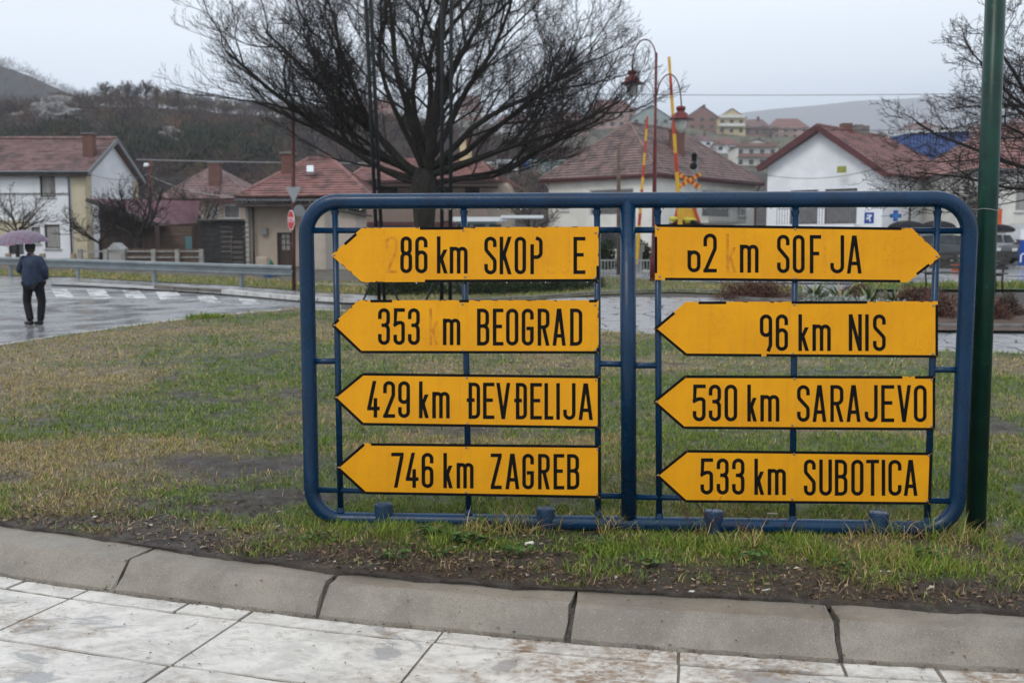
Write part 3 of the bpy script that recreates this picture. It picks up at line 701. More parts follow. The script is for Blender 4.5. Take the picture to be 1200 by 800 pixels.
# strokes: ('L'|'C', [(x,y,round)...]) on the centre line box, ('D', x0,y0,x1,y1) diagonals cut level with the top and base
G = {
 '0': [('C', [(0,0,1),(1,0,1),(1,1,1),(0,1,1)])], 'O': [('C', [(0,0,1),(1,0,1),(1,1,1),(0,1,1)])],
 '2': [('L', [(0,.74,0),(0,1,1),(1,1,1),(1,.62,1),(.03,.0,0)]), ('L', [(0,0,0),(1,0,0)])],
 '3': [('L', [(0,.78,0),(0,1,1),(1,1,1),(1,.54,1),(.42,.54,0)]), ('L', [(.42,.54,0),(1,.54,1),(1,0,1),(0,0,1),(0,.22,0)])],
 '4': [('D', .62,1,0,.22), ('L', [(.0,.22,0),(1,.22,0)]), ('L', [(.72,0,0),(.72,.48,0)])],
 '5': [('L', [(1,1,0),(.06,1,0),(.0,.56,0),(.3,.6,0)]), ('L', [(.0,.56,0),(.35,.62,1),(1,.62,1),(1,0,1),(0,0,1),(0,.2,0)])],
 '6': [('C', [(0,0,1),(1,0,1),(1,.58,1),(0,.58,1)]), ('L', [(0,.3,0),(0,1,1),(1,1,1),(1,.78,0)])],
 'o6': [('C', [(0,0,1),(1,0,1),(1,.52,1),(0,.52,1)]), ('L', [(0,.3,0),(0,.52,0)])],
 '7': [('L', [(0,1,0),(1,1,0)]), ('D', 1,.94,.3,0)],
 '8': [('C', [(0.04,.54,1),(.96,.54,1),(.96,1,1),(0.04,1,1)]), ('C', [(0,0,1),(1,0,1),(1,.54,1),(0,.54,1)])],
 '9': [('C', [(0,1,1),(1,1,1),(1,.42,1),(0,.42,1)]), ('L', [(1,.7,0),(1,0,1),(0,0,1),(0,.22,0)])],
 '9b': [('C', [(0,1,1),(1,1,1),(1,.42,1),(0,.42,1)]), ('L', [(1,.7,0),(1,.12,0),(.8,-.02,0)])],
 'k': [('L', [(0,0,0),(0,1,0)]), ('D', .1,.27,.95,.66), ('D', .34,.40,1,0)],
 'm': [('L', [(0,0,0),(0,.69,0)]), ('L', [(0,.5,0),(0,.69,1),(.5,.69,1),(.5,0,0)]), ('L', [(.5,.5,0),(.5,.69,1),(1,.69,1),(1,0,0)])],
 'S': [('L', [(1,.8,0),(1,1,1),(0,1,1),(0,.66,1),(1,.36,1),(1,0,1),(0,0,1),(0,.2,0)])],
 'K': [('L', [(0,0,0),(0,1,0)]), ('D', .08,.36,1,1), ('D', .3,.52,1,0)],
 'P': [('L', [(0,0,0),(0,1,0),(1,1,1),(1,.45,1),(0,.45,0)])],
 'Pb': [('L', [(0,0,0),(0,.78,0)]), ('L', [(.62,1,0),(1,.98,1),(1,.45,1),(0,.45,0)])],
 'E': [('L', [(1,1,0),(0,1,0),(0,0,0),(1,0,0)]), ('L', [(0,.52,0),(.8,.52,0)])],
 'F': [('L', [(1,1,0),(0,1,0),(0,0,0)]), ('L', [(0,.52,0),(.75,.52,0)])],
 'J': [('L', [(0,.2,0),(0,0,1),(1,0,1),(1,1,0)])],
 'A': [('D', .46,1,0,0), ('D', .54,1,1,0), ('L', [(.2,.24,0),(.8,.24,0)])],
 'B': [('L', [(0,.53,0),(0,1,0),(.96,1,1),(.96,.53,1),(0,.53,0)]), ('L', [(0,.53,0),(1,.53,1),(1,0,1),(0,0,0),(0,.53,0)])],
 'G': [('L', [(1,.78,0),(1,1,1),(0,1,1),(0,0,1),(1,0,1),(1,.46,0),(.55,.46,0)])],
 'R': [('L', [(0,0,0),(0,1,0),(1,1,1),(1,.5,1),(0,.5,0)]), ('D', .5,.5,1,0)],
 'D': [('C', [(0,0,0),(1,0,1),(1,1,1),(0,1,0)])],
 'Dj': [('C', [(0,0,0),(1,0,1),(1,1,1),(0,1,0)]), ('L', [(-.22,.52,0),(.32,.52,0)])],
 'V': [('D', 0,1,.5,0), ('D', 1,1,.5,0)],
 'L': [('L', [(0,1,0),(0,0,0),(1,0,0)])], 'I': [('L', [(.5,0,0),(.5,1,0)])],
 'Z': [('L', [(0,1,0),(1,1,0)]), ('L', [(0,0,0),(1,0,0)]), ('D', 1,.96,0,.04)],
 'N': [('L', [(0,0,0),(0,1,0)]), ('L', [(1,0,0),(1,1,0)]), ('D', 0,1,1,0)],
 'T': [('L', [(0,1,0),(1,1,0)]), ('L', [(.5,0,0),(.5,1,0)])],
 'U': [('L', [(0,1,0),(0,0,1),(1,0,1),(1,1,0)])],
 'C': [('L', [(1,.78,0),(1,1,1),(0,1,1),(0,0,1),(1,0,1),(1,.22,0)])],
}
DS = .0265          # distance of the sign face from the frame plane
def glyph(parent, ch, x0, x1, yt, yb, m_=None, sw=3.7, mode='ink', name='letter'):
    """x0..yb: box of the inked character in photo pixels"""
    quads = []; w_ = (x1 - x0); h_ = (yb - yt); iw_, ih = max(w_ - sw, .01), h_ - sw
    def mp_(x, y): return (x0 + sw / 2 + x * iw_, yb - sw / 2 - y * ih)
    rmax = iw_ / 2 if ch != 'm' else iw_ / 4
    for st in G[ch]:
        if st[0] == 'D':
            _, ax, ay, bx_, by = st
            (X0, Y0), (X1, Y1) = mp_(ax, ay), mp_(bx_, by)
            if ay == 1: Y0 -= sw / 2
            if ay == 0: Y0 += sw / 2
            if by == 0: Y1 += sw / 2
            if by == 1: Y1 -= sw / 2
            hw = .5 * sw * math.hypot(X1 - X0, Y1 - Y0) / abs(Y1 - Y0)
            quads.append(((X0 - hw, Y0), (X0 + hw, Y0), (X1 + hw, Y1), (X1 - hw, Y1)))
            continue
        pts = [(*mp_(x, y), f) for x, y, f in st[1]]; cl = st[0] == 'C'
        f2 = fillet(pts, rmax, cl); tmp = []
        if not cl:
            for e0, e1 in ((0, 1), (-1, -2)):
                d = Vector((f2[e0][0] - f2[e1][0], f2[e0][1] - f2[e1][1])).normalized() * sw / 2
                f2[e0] = (f2[e0][0] + d.x, f2[e0][1] + d.y)
        ribbon(tmp, f2, sw, cl, 0); quads += [q for q, _ in tmp]
    mb = MB(); th = .0007 if m_ is None else .00035
    for i, q in enumerate(quads):
        e = DS + th + .00004 * (i % 5)
        P = [fp(a_, b_, e) for a_, b_ in q]; Q = [fp(a_, b_, DS - .0005) for a_, b_ in q]
        mb.add(P + Q, [(0, 1, 2, 3), (0, 4, 5, 1), (1, 5, 6, 2), (2, 6, 7, 3), (3, 7, 4, 0)])
    return mb.build(name, m_ or blk, parent)
def lerp2(a_, b_, t_): return (a_[0] + (b_[0] - a_[0]) * t_, a_[1] + (b_[1] - a_[1]) * t_)
def sign(label, poly, bord, text, rivets, ghosts=(), nicks=()):
    """poly: px corners in order; bord: {edge index: [(t0,t1)]} black edge stripes left on that edge"""
    cx = sum(p[0] for p in poly) / len(poly); cy = sum(p[1] for p in poly) / len(poly)
    s = thing('direction_sign', label, 'road sign', fp(cx, cy, DS), 'yellow arrow shaped direction signs on the blue frame')
    mb = MB(); P = [fp(a_, b_, DS) for a_, b_ in poly]
    mb.prism(P, NN, -.004); mb.build('panel', yel, s)
    k = len(poly); mbb = MB(); bwid = 2.6; ctr = (cx, cy)
    nrm = []
    for i in range(k):
        a_, b_ = poly[i], poly[(i + 1) % k]; d = Vector((b_[0] - a_[0], b_[1] - a_[1])).normalized(); n_ = Vector((-d.y, d.x))
        if n_.dot(Vector((cx - a_[0], cy - a_[1]))) < 0: n_ = -n_
        nrm.append((d, n_))
    for i in range(k):
        a_, b_ = poly[i], poly[(i + 1) % k]; d, n_ = nrm[i]
        ln = math.hypot(b_[0] - a_[0], b_[1] - a_[1])
        for t0, t1 in bord.get(i, []):
            p = lerp2(a_, b_, t0); q = lerp2(a_, b_, t1)
            def ins(pt, tt, jn):       # inner point, mitred at a corner
                if tt < .001 or tt > .999:
                    d2, n2 = nrm[jn]; m_ = (n_ + n2); m_ = m_ / max(m_.dot(n_), .35) * bwid; return (pt[0] + m_.x, pt[1] + m_.y)
                return (pt[0] + n_.x * bwid, pt[1] + n_.y * bwid)
            pi, qi = ins(p, t0, (i - 1) % k), ins(q, t1, (i + 1) % k)
            p2 = (p[0] - n_.x * .5, p[1] - n_.y * .5); q2 = (q[0] - n_.x * .5, q[1] - n_.y * .5)
            A = [fp(*z_, DS + .0006) for z_ in (p2, q2, qi, pi)]; B = [fp(*z_, DS - .0045) for z_ in (p2, q2)]
            mbb.add(A + B, [(0, 1, 2, 3), (0, 4, 5, 1)])
    if mbb.v: mbb.build('border', blk, s)
    # rust nibbled into the edges where the stripe has gone
    mbn = MB(); rn = random.Random(int(cx))
    for i in range(k):
        a_, b_ = poly[i], poly[(i + 1) % k]; d, n_ = nrm[i]; ln = math.hypot(b_[0] - a_[0], b_[1] - a_[1]); cov = bord.get(i, [])
        for q in range(int(ln / 7)):
            t_ = rn.random()
            if rn.random() < .45 and not any(c0 < t_ < c1 for c0, c1 in cov):
                p = lerp2(a_, b_, t_); wv_ = rn.uniform(1, 5); hh = rn.uniform(.5, 1.6)
                A = [fp(p[0] + d.x * u_ + n_.x * v_, p[1] + d.y * u_ + n_.y * v_, DS + .0004) for u_, v_ in ((-wv_, -.2), (wv_ * .8, -.2), (wv_ * .5, hh), (-wv_ * .3, hh * .7))]
                mbn.add(A, [(0, 1, 2, 3)])
    if mbn.v: mbn.build('rust_chips', rust, s)['kind'] = 'stuff'
    for word in text:
        yl0, yb0, yl1, yb1, chars = word   # top/base at the first and at the last character
        xa, xb = chars[0][1], chars[-1][2]
        for c_ in chars:
            ch, a_, b_ = c_[:3]; t_ = ((a_ + b_) / 2 - xa) / (xb - xa); yt = yl0 + (yl1 - yl0) * t_; yb = yb0 + (yb1 - yb0) * t_
            m_ = None; sw = 4.25
            if len(c_) > 3: m_ = {'g': ghost, 'h': ghost2}[c_[3]]; sw = 3.4 if c_[3] == 'g' else 3.0
            if b_ - a_ < 5.5: a_, b_ = (a_ + b_) / 2 - 2.13, (a_ + b_) / 2 + 2.13
            glyph(s, ch, a_, b_, yt, yb, m_, sw, name='letter' if m_ is None else 'faded_letter')
    for px, py in rivets:
        p = fp(px, py, DS); mb = MB(); ax = Matrix((U, Vector((0, 0, 1)), NN)).transposed()
        mb.lathe(p, [(.0001, .0045), (.004, .004), (.0068, .0022), (.0075, 0)], 10, ax=ax); mb.build('rivet', rivm, s, smooth=True)
    # raindrops hanging on the lower edge
    mb = MB(); lo_ = [i for i in range(k) if abs(nrm[i][0].x) > .9 and nrm[i][1].y < 0]
    for i in lo_:
        for q in range(7):
            p = lerp2(poly[i], poly[(i + 1) % k], rn.random()); s_ = rn.uniform(.003, .0055); c_ = fp(p[0], p[1] + .8, DS - .002)
            mb.lathe(c_, [(.0003, s_), (s_ * .7, s_ * .5), (s_, -s_ * .2), (s_ * .7, -s_ * .9), (.0003, -s_ * 1.3)], 7)
    if mb.v: mb.build('raindrops', drop, s, smooth=True)['kind'] = 'stuff'
    return s
# polygons run: tip, upper corner, far top, far bottom, lower corner (left pointing); edges 0 upper slope,1 top,2 side,3 bottom,4 lower slope
sign('arrow sign pointing left, SKOP E 86 km, faded ghost digit and missing letters, top left', [(388, 299), (424, 267), (701.5, 265.6), (701.5, 329.4), (424.5, 330.6)],
     {1: [(.245, .43)], 3: [(0, .735)], 0: [(.42, .8)], 2: [(.72, 1)]},
     [(277, 320, 277, 320.5, [('2', 452, 466, 'g'), ('8', 469, 483), ('6', 486.5, 501), ('k', 512, 524.5), ('m', 527, 548)]),
      (277.3, 321.5, 277.6, 321, [('S', 567.5, 582), ('K', 585.5, 599.5), ('O', 603, 616.5), ('Pb', 621.5, 636), ('L', 640, 652, 'h'), ('J', 655, 668, 'h'), ('E', 672, 686)])],
     [(391.5, 299), (543, 270), (545, 324.5), (698, 273), (697.5, 325.5)])
sign('arrow sign pointing left reading 353 m BEOGRAD, second from top in the left column', [(388.5, 381), (420, 351.7), (701.5, 351.7), (701.5, 413.8), (422.7, 413.4)],
     {1: [(.05, .14), (.42, .46), (.96, 1)], 3: [(0, 1)], 4: [(0, 1)], 0: [(0, .25)], 2: [(.9, 1)]},
     [(361, 404, 361.2, 404.3, [('3', 443, 457), ('5', 461, 474.5), ('3', 478, 492), ('k', 503, 514, 'g'), ('m', 519, 539.5)]),
      (361.5, 404.7, 361.5, 405, [('B', 559, 573.5), ('E', 577.5, 590), ('O', 593, 607.5), ('G', 611.4, 625.5), ('R', 630, 644), ('A', 647.5, 663), ('D', 668, 682.5)])],
     [(392, 381), (542, 356.5), (543, 410.5), (697.5, 357.5), (698, 410)])
sign('arrow sign pointing left reading 429 km ĐEVĐELIJA, third from top in the left column', [(390.6, 465.5), (424.8, 437.3), (703, 440.6), (703, 501.8), (424.8, 497.7)],
     {0: [(0, 1)], 1: [(0, 1)], 2: [(0, 1)], 3: [(0, 1)], 4: [(0, 1)]},
     [(446, 489, 447, 490, [('4', 430.3, 445), ('2', 449, 463), ('9', 466.5, 480.5), ('k', 491, 502.5), ('m', 506.5, 527)]),
      (448, 490.5, 449, 492, [('Dj', 549, 562.7), ('E', 566, 579.4), ('V', 581.5, 598), ('Dj', 604.5, 617.6), ('E', 621.3, 635), ('L', 638, 648.5), ('I', 652, 656), ('J', 660, 674.5), ('A', 678, 694.8)])],
     [(394, 465.5), (547, 442.5), (547.5, 496), (698.5, 445), (699, 499)])
sign('arrow sign pointing left reading 746 km ZAGREB, lowest in the left column', [(394, 547.5), (426.5, 519.3), (703.3, 522), (703.3, 583), (427.7, 578.3)],
     {0: [(0, 1)], 1: [(.03, 1)], 2: [(0, 1)], 3: [(0, 1)], 4: [(0, 1)]},
     [(530, 571, 530.6, 572, [('7', 458.5, 473), ('4', 475.5, 490.5), ('6', 494, 508), ('k', 519.5, 530.5), ('m', 535, 555)]),
      (531, 572.8, 531.8, 573.3, [('Z', 575, 588), ('A', 592.3, 608.6), ('G', 612, 625.7), ('R', 630.5, 644.3), ('E', 648.6, 661.3), ('B', 664.5, 679)])],
     [(397.5, 547.5), (546.5, 524.5), (546, 576.5), (700, 526), (700, 578.5)])
# right pointing: order tip, lower corner, far bottom, far top, upper corner -> edges 0 lower slope,1 bottom,2 side,3 top,4 upper slope
sign('arrow sign pointing right, the only one, reading 62 m SOF JA, top right', [(1103.5, 300.3), (1064, 330.6), (767.6, 327.8), (767.6, 263.2), (1068.6, 267.2)],
     {0: [(.35, .72)], 1: [(.03, .96)], 2: [(.12, .78)], 3: [(0, .96)]},
     [(273.5, 319, 274, 319.5, [('o6', 805.6, 821), ('2', 824.3, 840), ('k', 851, 863, 'g'), ('m', 867, 889)]),
      (275, 320, 276, 320.5, [('S', 910.6, 925.3), ('O', 929, 943), ('F', 949, 962.3), ('I', 965, 968.4, 'h'), ('J', 973, 989.3), ('A', 992.5, 1009.8)])],
     [(1098, 300.3), (932, 268.5), (931, 326), (771, 268), (773, 324)])
sign('arrow sign pointing left reading 96 km NIS, second from top in the right column', [(766.3, 385.2), (803.8, 353.7), (1098.8, 353), (1098.8, 418.6), (803.8, 416.6)],
     {0: [(0, .62)], 1: [(.05, .16), (.42, .72)], 2: [(.06, 1)], 3: [(0, .68), (.70, 1)], 4: [(0, 1)]},
     [(368.3, 411, 368, 411, [('9b', 890.4, 905), ('6', 909, 923.5), ('k', 935.6, 948), ('m', 952, 973.6)]),
      (368, 411, 368.3, 411.3, [('N', 994.6, 1010), ('I', 1014, 1018), ('S', 1023, 1038)])],
     [(931, 357), (929, 414), (1094, 358), (1093, 414.5)])
sign('arrow sign pointing left reading 530 km SARAJEVO, third from top in the right column', [(765.2, 470.6), (802.6, 440.2), (1095.5, 441), (1095.5, 503.6), (801, 502)],
     {0: [(0, 1)], 1: [(0, .87), (.92, 1)], 2: [(0, 1)], 3: [(0, 1)], 4: [(0, 1)]},
     [(450.3, 493.4, 450.5, 493.7, [('5', 811.8, 827), ('3', 830.6, 845), ('0', 849, 864), ('k', 875.7, 887), ('m', 891, 913.4)]),
      (451, 494, 451, 494.4, [('S', 934, 949), ('A', 952.2, 968.4), ('R', 973, 988.5), ('A', 992, 1008.6), ('J', 1013.3, 1028.6), ('E', 1032.6, 1048), ('V', 1051.4, 1067.6), ('O', 1070.9, 1086)])],
     [(769.5, 470.6), (931, 443.8), (928.5, 498), (1092, 445), (1091.5, 499.5)])
sign('arrow sign pointing left reading 533 km SUBOTICA, lowest in the right column', [(768.5, 556.6), (804.7, 527.4), (1092, 530.5), (1089.8, 590.5), (803.2, 588)],
     {0: [(0, 1)], 1: [(0, 1)], 2: [(0, 1)], 3: [(0, 1)], 4: [(0, 1)]},
     [(536.6, 579, 537.2, 579.7, [('5', 820.8, 835.7), ('3', 839.8, 854), ('3', 857.9, 872.5), ('k', 884, 895.5), ('m', 899.6, 921)]),
      (538, 580.4, 538.5, 580.6, [('S', 942, 956), ('U', 960, 975), ('B', 978.3, 993.2), ('O', 997.5, 1012), ('T', 1015, 1030.2), ('I', 1033.3, 1037.3), ('C', 1041, 1056.5), ('A', 1059.2, 1075.2)])],
     [(771.5, 556.6), (930.5, 532), (928.5, 584.5), (1088.5, 533.5), (1087, 586.5)])

# ---------------------------------------------------------------- green post at the right with a wire round it
pb = gp(1143, 626, 0); pt0 = at(1166.5, 0, pb.y)
gpost = thing('green_post', 'tall dark green steel post standing close to the right end of the blue frame', 'post', (pb.x, pb.y, 0))
dv = (pt0 - pb); mb = MB(); mb.tube([pb - dv * .03, pb + dv * 1.35], .056, 20)
mb.build('post', mat('green_paint', (.004, .040, .026), (.003, .024, .017), rough=.3, scale=6, bump=.4, bscale=90, bdist=.003, c3=(.02, .08, .05), s3=26, lo3=.62, hi3=.7), gpost, smooth=True)
wm = mat('wire', (.35, .35, .34), rough=.4, metal=.8)
tt = (at(1150, 246, pb.y).z) / dv.z; cc = pb + dv * tt
mb = MB(); mb.tube([cc + Vector((.059 * math.cos(a_), .059 * math.sin(a_), .006 * math.sin(a_ * 2))) for a_ in np.linspace(0, 2 * PI, 20)[:-1]], .0022, 5, closed=True)
mb.tube([cc + Vector((-.058, -.02, 0)), cc + Vector((-.11, -.04, .004))], .0022, 5); mb.build('wire_band', wm, gpost)
# ================================================================ ROAD, PATH AND BEDS BEYOND THE LAWN
strip('cobbled_road', [(-1500, 620, 352), (-700, 520, 352), (-300, 470, 351), (0, 425, 350), (200, 395, 350.5), (300, 380, 352), (395, 372, 354), (480, 372, 357)], .002, cobble, rows=10, refine=3)
strip('road', [(-1500, 352.5, 318), (-600, 352.5, 318), (0, 350.5, 322), (100, 351, 323), (200, 351, 329), (300, 352.5, 337), (395, 354.5, 343), (480, 357.5, 347)], .004, asphalt, rows=10, refine=3)
# light flat edging along the lawn by the cobbles
edgem = mat('edging_stone', (.42, .42, .41), (.30, .30, .29), rough=.4, scale=4, bump=.3, bscale=50, r2=.2)
ed = thing('lawn_edging', 'x', 'x', (fx_[3], fy_[3], 0)); del ed['label']; del ed['category']; ed['kind'] = 'structure'
epts = []
for i in range(len(fx_) - 1):
    if fx_[i] > 8.5: break
    for q in range(4): epts.append(Vector((fx_[i] + (fx_[i + 1] - fx_[i]) * q / 4, fy_[i] + (fy_[i + 1] - fy_[i]) * q / 4, 0)))
acc = 0; seg = [epts[0]]
for a_, b_ in zip(epts[:-1], epts[1:]):
    if (b_ - a_).length > 0:
        d = (b_ - a_).normalized(); n_ = Vector((-d.y, d.x, 0)); w_ = .26 if a_.x < -4.5 else .14
        g_ = d * .012
        q4 = [a_ + g_, b_ - g_, b_ - g_ + n_ * w_, a_ + g_ + n_ * w_]
        mb = MB(); mb.hexa([Vector((p.x, p.y, hr(p.y) - .03)) for p in q4], [Vector((p.x, p.y, hr(p.y) + .035)) for p in q4]); mb.build('edging_stone', edgem, ed)
# crossing stripes
white = mat('road_paint', (.66, .66, .65), (.36, .365, .37), rough=.3, scale=1.8, detail=9, lo=.42, hi=.62, r2=.15, c3=(.33, .335, .345), s3=9, lo3=.5, hi3=.6)
for k_, (xa, xb, yt_, yb_) in enumerate(((60, 78, 338.5, 349), (101, 122, 339.5, 350.5), (143, 163, 340, 350), (182, 207, 341.5, 351.5), (230, 250, 346, 354.5), (279, 297, 350, 357))):
    q4 = [gt(xa + 6, yb_, .008), gt(xb + 10, yb_, .008), gt(xb, yt_, .008), gt(xa, yt_, .008)]
    mb = MB(); mb.add(q4, [(0, 1, 2, 3)]); tag(mb.build('crossing_stripe', white, recalc=False), kind='structure')
# far pavement and its low kerb
strip('far_pavement', [(60, 333, 325), (87, 334, 325), (150, 337.5, 329), (180, 339, 331), (258, 344, 334), (348, 352, 341), (420, 355, 345), (450, 356, 347)], .05,
      mat('far_paving', (.34, .34, .345), (.24, .24, .25), rough=.25, scale=1.5, bump=.3, bscale=30, r2=.1), rows=4)
wk = mat('kerb_white', (.55, .54, .52), (.40, .39, .37), rough=.5, scale=3); dk = mat('kerb_dark', (.10, .085, .07), (.16, .14, .12), rough=.7, scale=5)
fk = thing('far_kerb', 'x', 'x', gt(180, 345)); del fk['label']; del fk['category']; fk['kind'] = 'structure'
kl = [(87, 334), (120, 335.7), (150, 337.5), (180, 339.5), (205, 341.5), (232, 343), (259, 344.5), (289, 348), (317, 350.3), (334, 352), (350, 353.5), (372, 354.5), (395, 355.5)]
for i in range(len(kl) - 1):
    a_, b_ = gt(*kl[i]), gt(*kl[i + 1]); d = (b_ - a_).normalized(); n_ = Vector((-d.y, d.x, 0)) * .3
    mb = MB(); hh = .13 if i > 2 else .06
    q4 = [a_ + d * .02, b_ - d * .02, b_ - d * .02 + n_, a_ + d * .02 + n_]
    mb.hexa([p - Vector((0, 0, .03)) for p in q4], [p + Vector((0, 0, hh)) for p in q4]); mb.build('kerb_stone', dk if 3 <= i <= 5 else wk, fk)
strip('grass_verge', [(-1500, 321, 305), (-500, 321, 314), (0, 322.5, 316), (87, 324.5, 318), (150, 328.5, 321), (258, 333.5, 325), (348, 340.5, 330), (420, 344.5, 331), (460, 346.5, 331)], .03, verge_m, rows=6)
strip('far_lawn', [(445, 358, 321), (500, 356, 322), (560, 354, 322), (640, 350, 322), (700, 345, 323), (790, 342, 329), (870, 345, 333), (940, 347, 335)], .04, verge_m, rows=6)
strip('gravel_yard', [(-900, 318, 292), (0, 318, 294), (100, 320, 296), (240, 326, 298), (350, 331, 300), (460, 333, 302)], .015, mat('yard_dirt', (.12, .105, .085), (.06, .055, .042), rough=.8, scale=2, bump=.5, bscale=30), rows=3)
strip('plaza', [(640, 330, 318), (720, 331, 318), (800, 330, 318), (900, 331, 318), (1200, 331, 319), (1700, 331, 319)], .012, asphalt, rows=4)
strip('roadside_grass', [(1000, 339, 331.5), (1100, 339, 331.5), (1200, 339, 331), (1700, 340, 331)], .05, mat('fresh_grass', (.06, .10, .025), (.09, .12, .04), rough=.8, scale=3, bump=.6, bscale=30), rows=2)
# low dark kerb along the far lawn
dkm = mat('wet_dark_stone', (.11, .105, .10), (.20, .195, .19), rough=.35, scale=3)
fl = thing('path_kerb', 'x', 'x', gt(700, 345)); del fl['label']; del fl['category']; fl['kind'] = 'structure'
def kerb_run(par, line, w_, h_, m_, step=1):
    P = [gt(*p) for p in line]
    for i in range(len(P) - 1):
        ln = (P[i + 1] - P[i]).length; k = max(1, int(ln / step))
        for q in range(k):
            a_ = P[i].lerp(P[i + 1], q / k); b_ = P[i].lerp(P[i + 1], (q + 1) / k); d = (b_ - a_).normalized(); n_ = Vector((-d.y, d.x, 0)) * w_
            q4 = [a_ + d * .01, b_ - d * .01, b_ - d * .01 + n_, a_ + d * .01 + n_]
            mb = MB(); mb.hexa([p - Vector((0, 0, .04)) for p in q4], [p + Vector((0, 0, h_)) for p in q4]); mb.build('kerb_stone', m_, par)
kerb_run(fl, [(445, 358), (560, 354.5), (640, 350.5), (700, 345.5), (790, 342.5), (870, 345), (940, 347)], .14, .10, dkm, 1.0)
# flagstones of the wet path
flag_m = mat('wet_flagstone', (.36, .365, .38), (.23, .23, .24), spec=.6, rough=.16, scale=2.2, bump=.5, bscale=14, r2=.4, c3=(.36, .355, .35), s3=1.1)
pth = thing('path', 'x', 'x', gt(800, 370)); del pth['label']; del pth['category']; pth['kind'] = 'structure'
strip('path_bed', [(400, 372, 352), (500, 380, 354), (640, 388, 350), (700, 395, 344.5), (790, 400, 342), (870, 404, 343), (960, 410, 343), (1090, 418, 343), (1250, 424, 343), (1500, 430, 343)], .004, joint_m, rows=10, refine=2)
rf = random.Random(8); gx, gy = {}, {}
NXf, NYf = 24, 18
def fpos(i, j):
    if (i, j) not in gx: gx[(i, j)] = Vector((-1.6 + i * .58 + (j % 2) * .22 + rf.uniform(-.16, .16), 14.6 + j * .68 + rf.uniform(-.17, .17), 0))
    return gx[(i, j)]
bedline = [(860, 352), (930, 358), (1000, 370), (1060, 383), (1100, 386), (1200, 387), (1500, 388)]
bl = [gt(*p) for p in bedline]
for i in range(NXf):
    for j in range(NYf):
        q4 = [fpos(i, j), fpos(i + 1, j), fpos(i + 1, j + 1), fpos(i, j + 1)]; c_ = sum(q4, Vector()) / 4
        pxc = 600 + FPX * c_.x / c_.y
        ymax = gt(min(max(pxc, 446), 939), float(np.interp(pxc, [445, 560, 640, 700, 790, 870, 940], [359, 355.5, 351.5, 346.5, 343.5, 346, 348]))).y
        if c_.y < yf_(c_.x) + .15 or c_.y > ymax or pxc > 1260: continue
        ybed = np.interp(c_.x, [p.x for p in bl], [p.y for p in bl])
        if c_.x > bl[0].x and c_.y > ybed - .2: continue
        P = []
        for k_ in range(4):
            a_, b_ = q4[k_], q4[(k_ + 1) % 4]
            for t_ in (.12, .5, .88):
                p = a_.lerp(b_, t_); p = c_ + (p - c_) * (.93 + (rf.uniform(0, .03))); P.append(p)
        z0 = rf.uniform(.012, .024); n = len(P)
        mb = MB(); mb.add([Vector((p.x, p.y, hr(p.y) - .01)) for p in P] + [Vector((c_.x + (p.x - c_.x) * .98, c_.y + (p.y - c_.y) * .98, hr(p.y) + z0)) for p in P],
                          [tuple(range(n, 2 * n))] + [(a_, (a_ + 1) % n, (a_ + 1) % n + n, a_ + n) for a_ in range(n)])
        mb.build('flagstone', flag_m, pth)
# planted bed at the right
strip('flower_bed', [(860, 352.5, 345), (930, 358.5, 343), (1000, 370.5, 343), (1060, 383.5, 345), (1100, 386.5, 348), (1150, 387, 354), (1200, 387.5, 356), (1500, 388, 356)], .08,
      mat('bed_soil', (.12, .085, .065), (.07, .05, .04), rough=.85, scale=6, bump=1, bscale=30), rows=6, refine=2)
fb = thing('bed_kerb', 'x', 'x', gt(1100, 386)); del fb['label']; del fb['category']; fb['kind'] = 'structure'
kerb_run(fb, [(860, 352.5), (930, 358.5), (1000, 370.5), (1060, 383.5), (1100, 387), (1200, 388), (1500, 389)], .13, .13, dkm, .9)

# long grass on the verge and the far lawn
def verge_blades(name, label, cols, n, h, w_, dry):
    cx_ = [c[0] for c in cols]; px = rs.uniform(cx_[0], cx_[-1], n); tt_ = rs.rand(n); P = np.zeros((n, 3))
    for i in range(n):
        y_ = np.interp(px[i], cx_, [c[1] for c in cols]) * (1 - tt_[i]) + np.interp(px[i], cx_, [c[2] for c in cols]) * tt_[i]; q = gt(px[i], float(y_), .03); P[i] = q
    cl = vnoise(P[:, 0] * .9, P[:, 1] * .9, 5, 3); d_ = rs.rand(n) < dry + (cl - .5) * .9
    V_, F_, T_2 = blades('v', P[:, 0], P[:, 1], P[:, 2], h * (.4 + rs.rand(n)) * (.4 + cl * 1.2), np.full(n, w_), .6, np.where(d_, .6 + rs.rand(n) * .35, .05 + rs.rand(n) * .4), rs)
    tag(np_mesh(name, V_, F_, gm, attr={'tone': T_2}), kind='stuff', label=label, cat='grass')
rs = np.random.RandomState(77)
verge_blades('verge_grass', 'rough grass on the verge behind the guardrail', [(-60, 322.5, 316), (87, 324.5, 318), (150, 328.5, 321), (258, 333.5, 325), (348, 340.5, 330), (460, 346.5, 331)], 7000, .09, .02, .45)
verge_blades('far_grass', 'grass of the far lawn around the tree and the junipers', [(445, 357, 324), (560, 354, 324), (700, 345, 325), (790, 342, 330), (940, 347, 336)], 6000, .09, .02, .45)
verge_blades('roadside_blades', 'fresh grass strip behind the bench', [(1000, 339, 331.5), (1230, 339, 331)], 2500, .12, .03, .2)
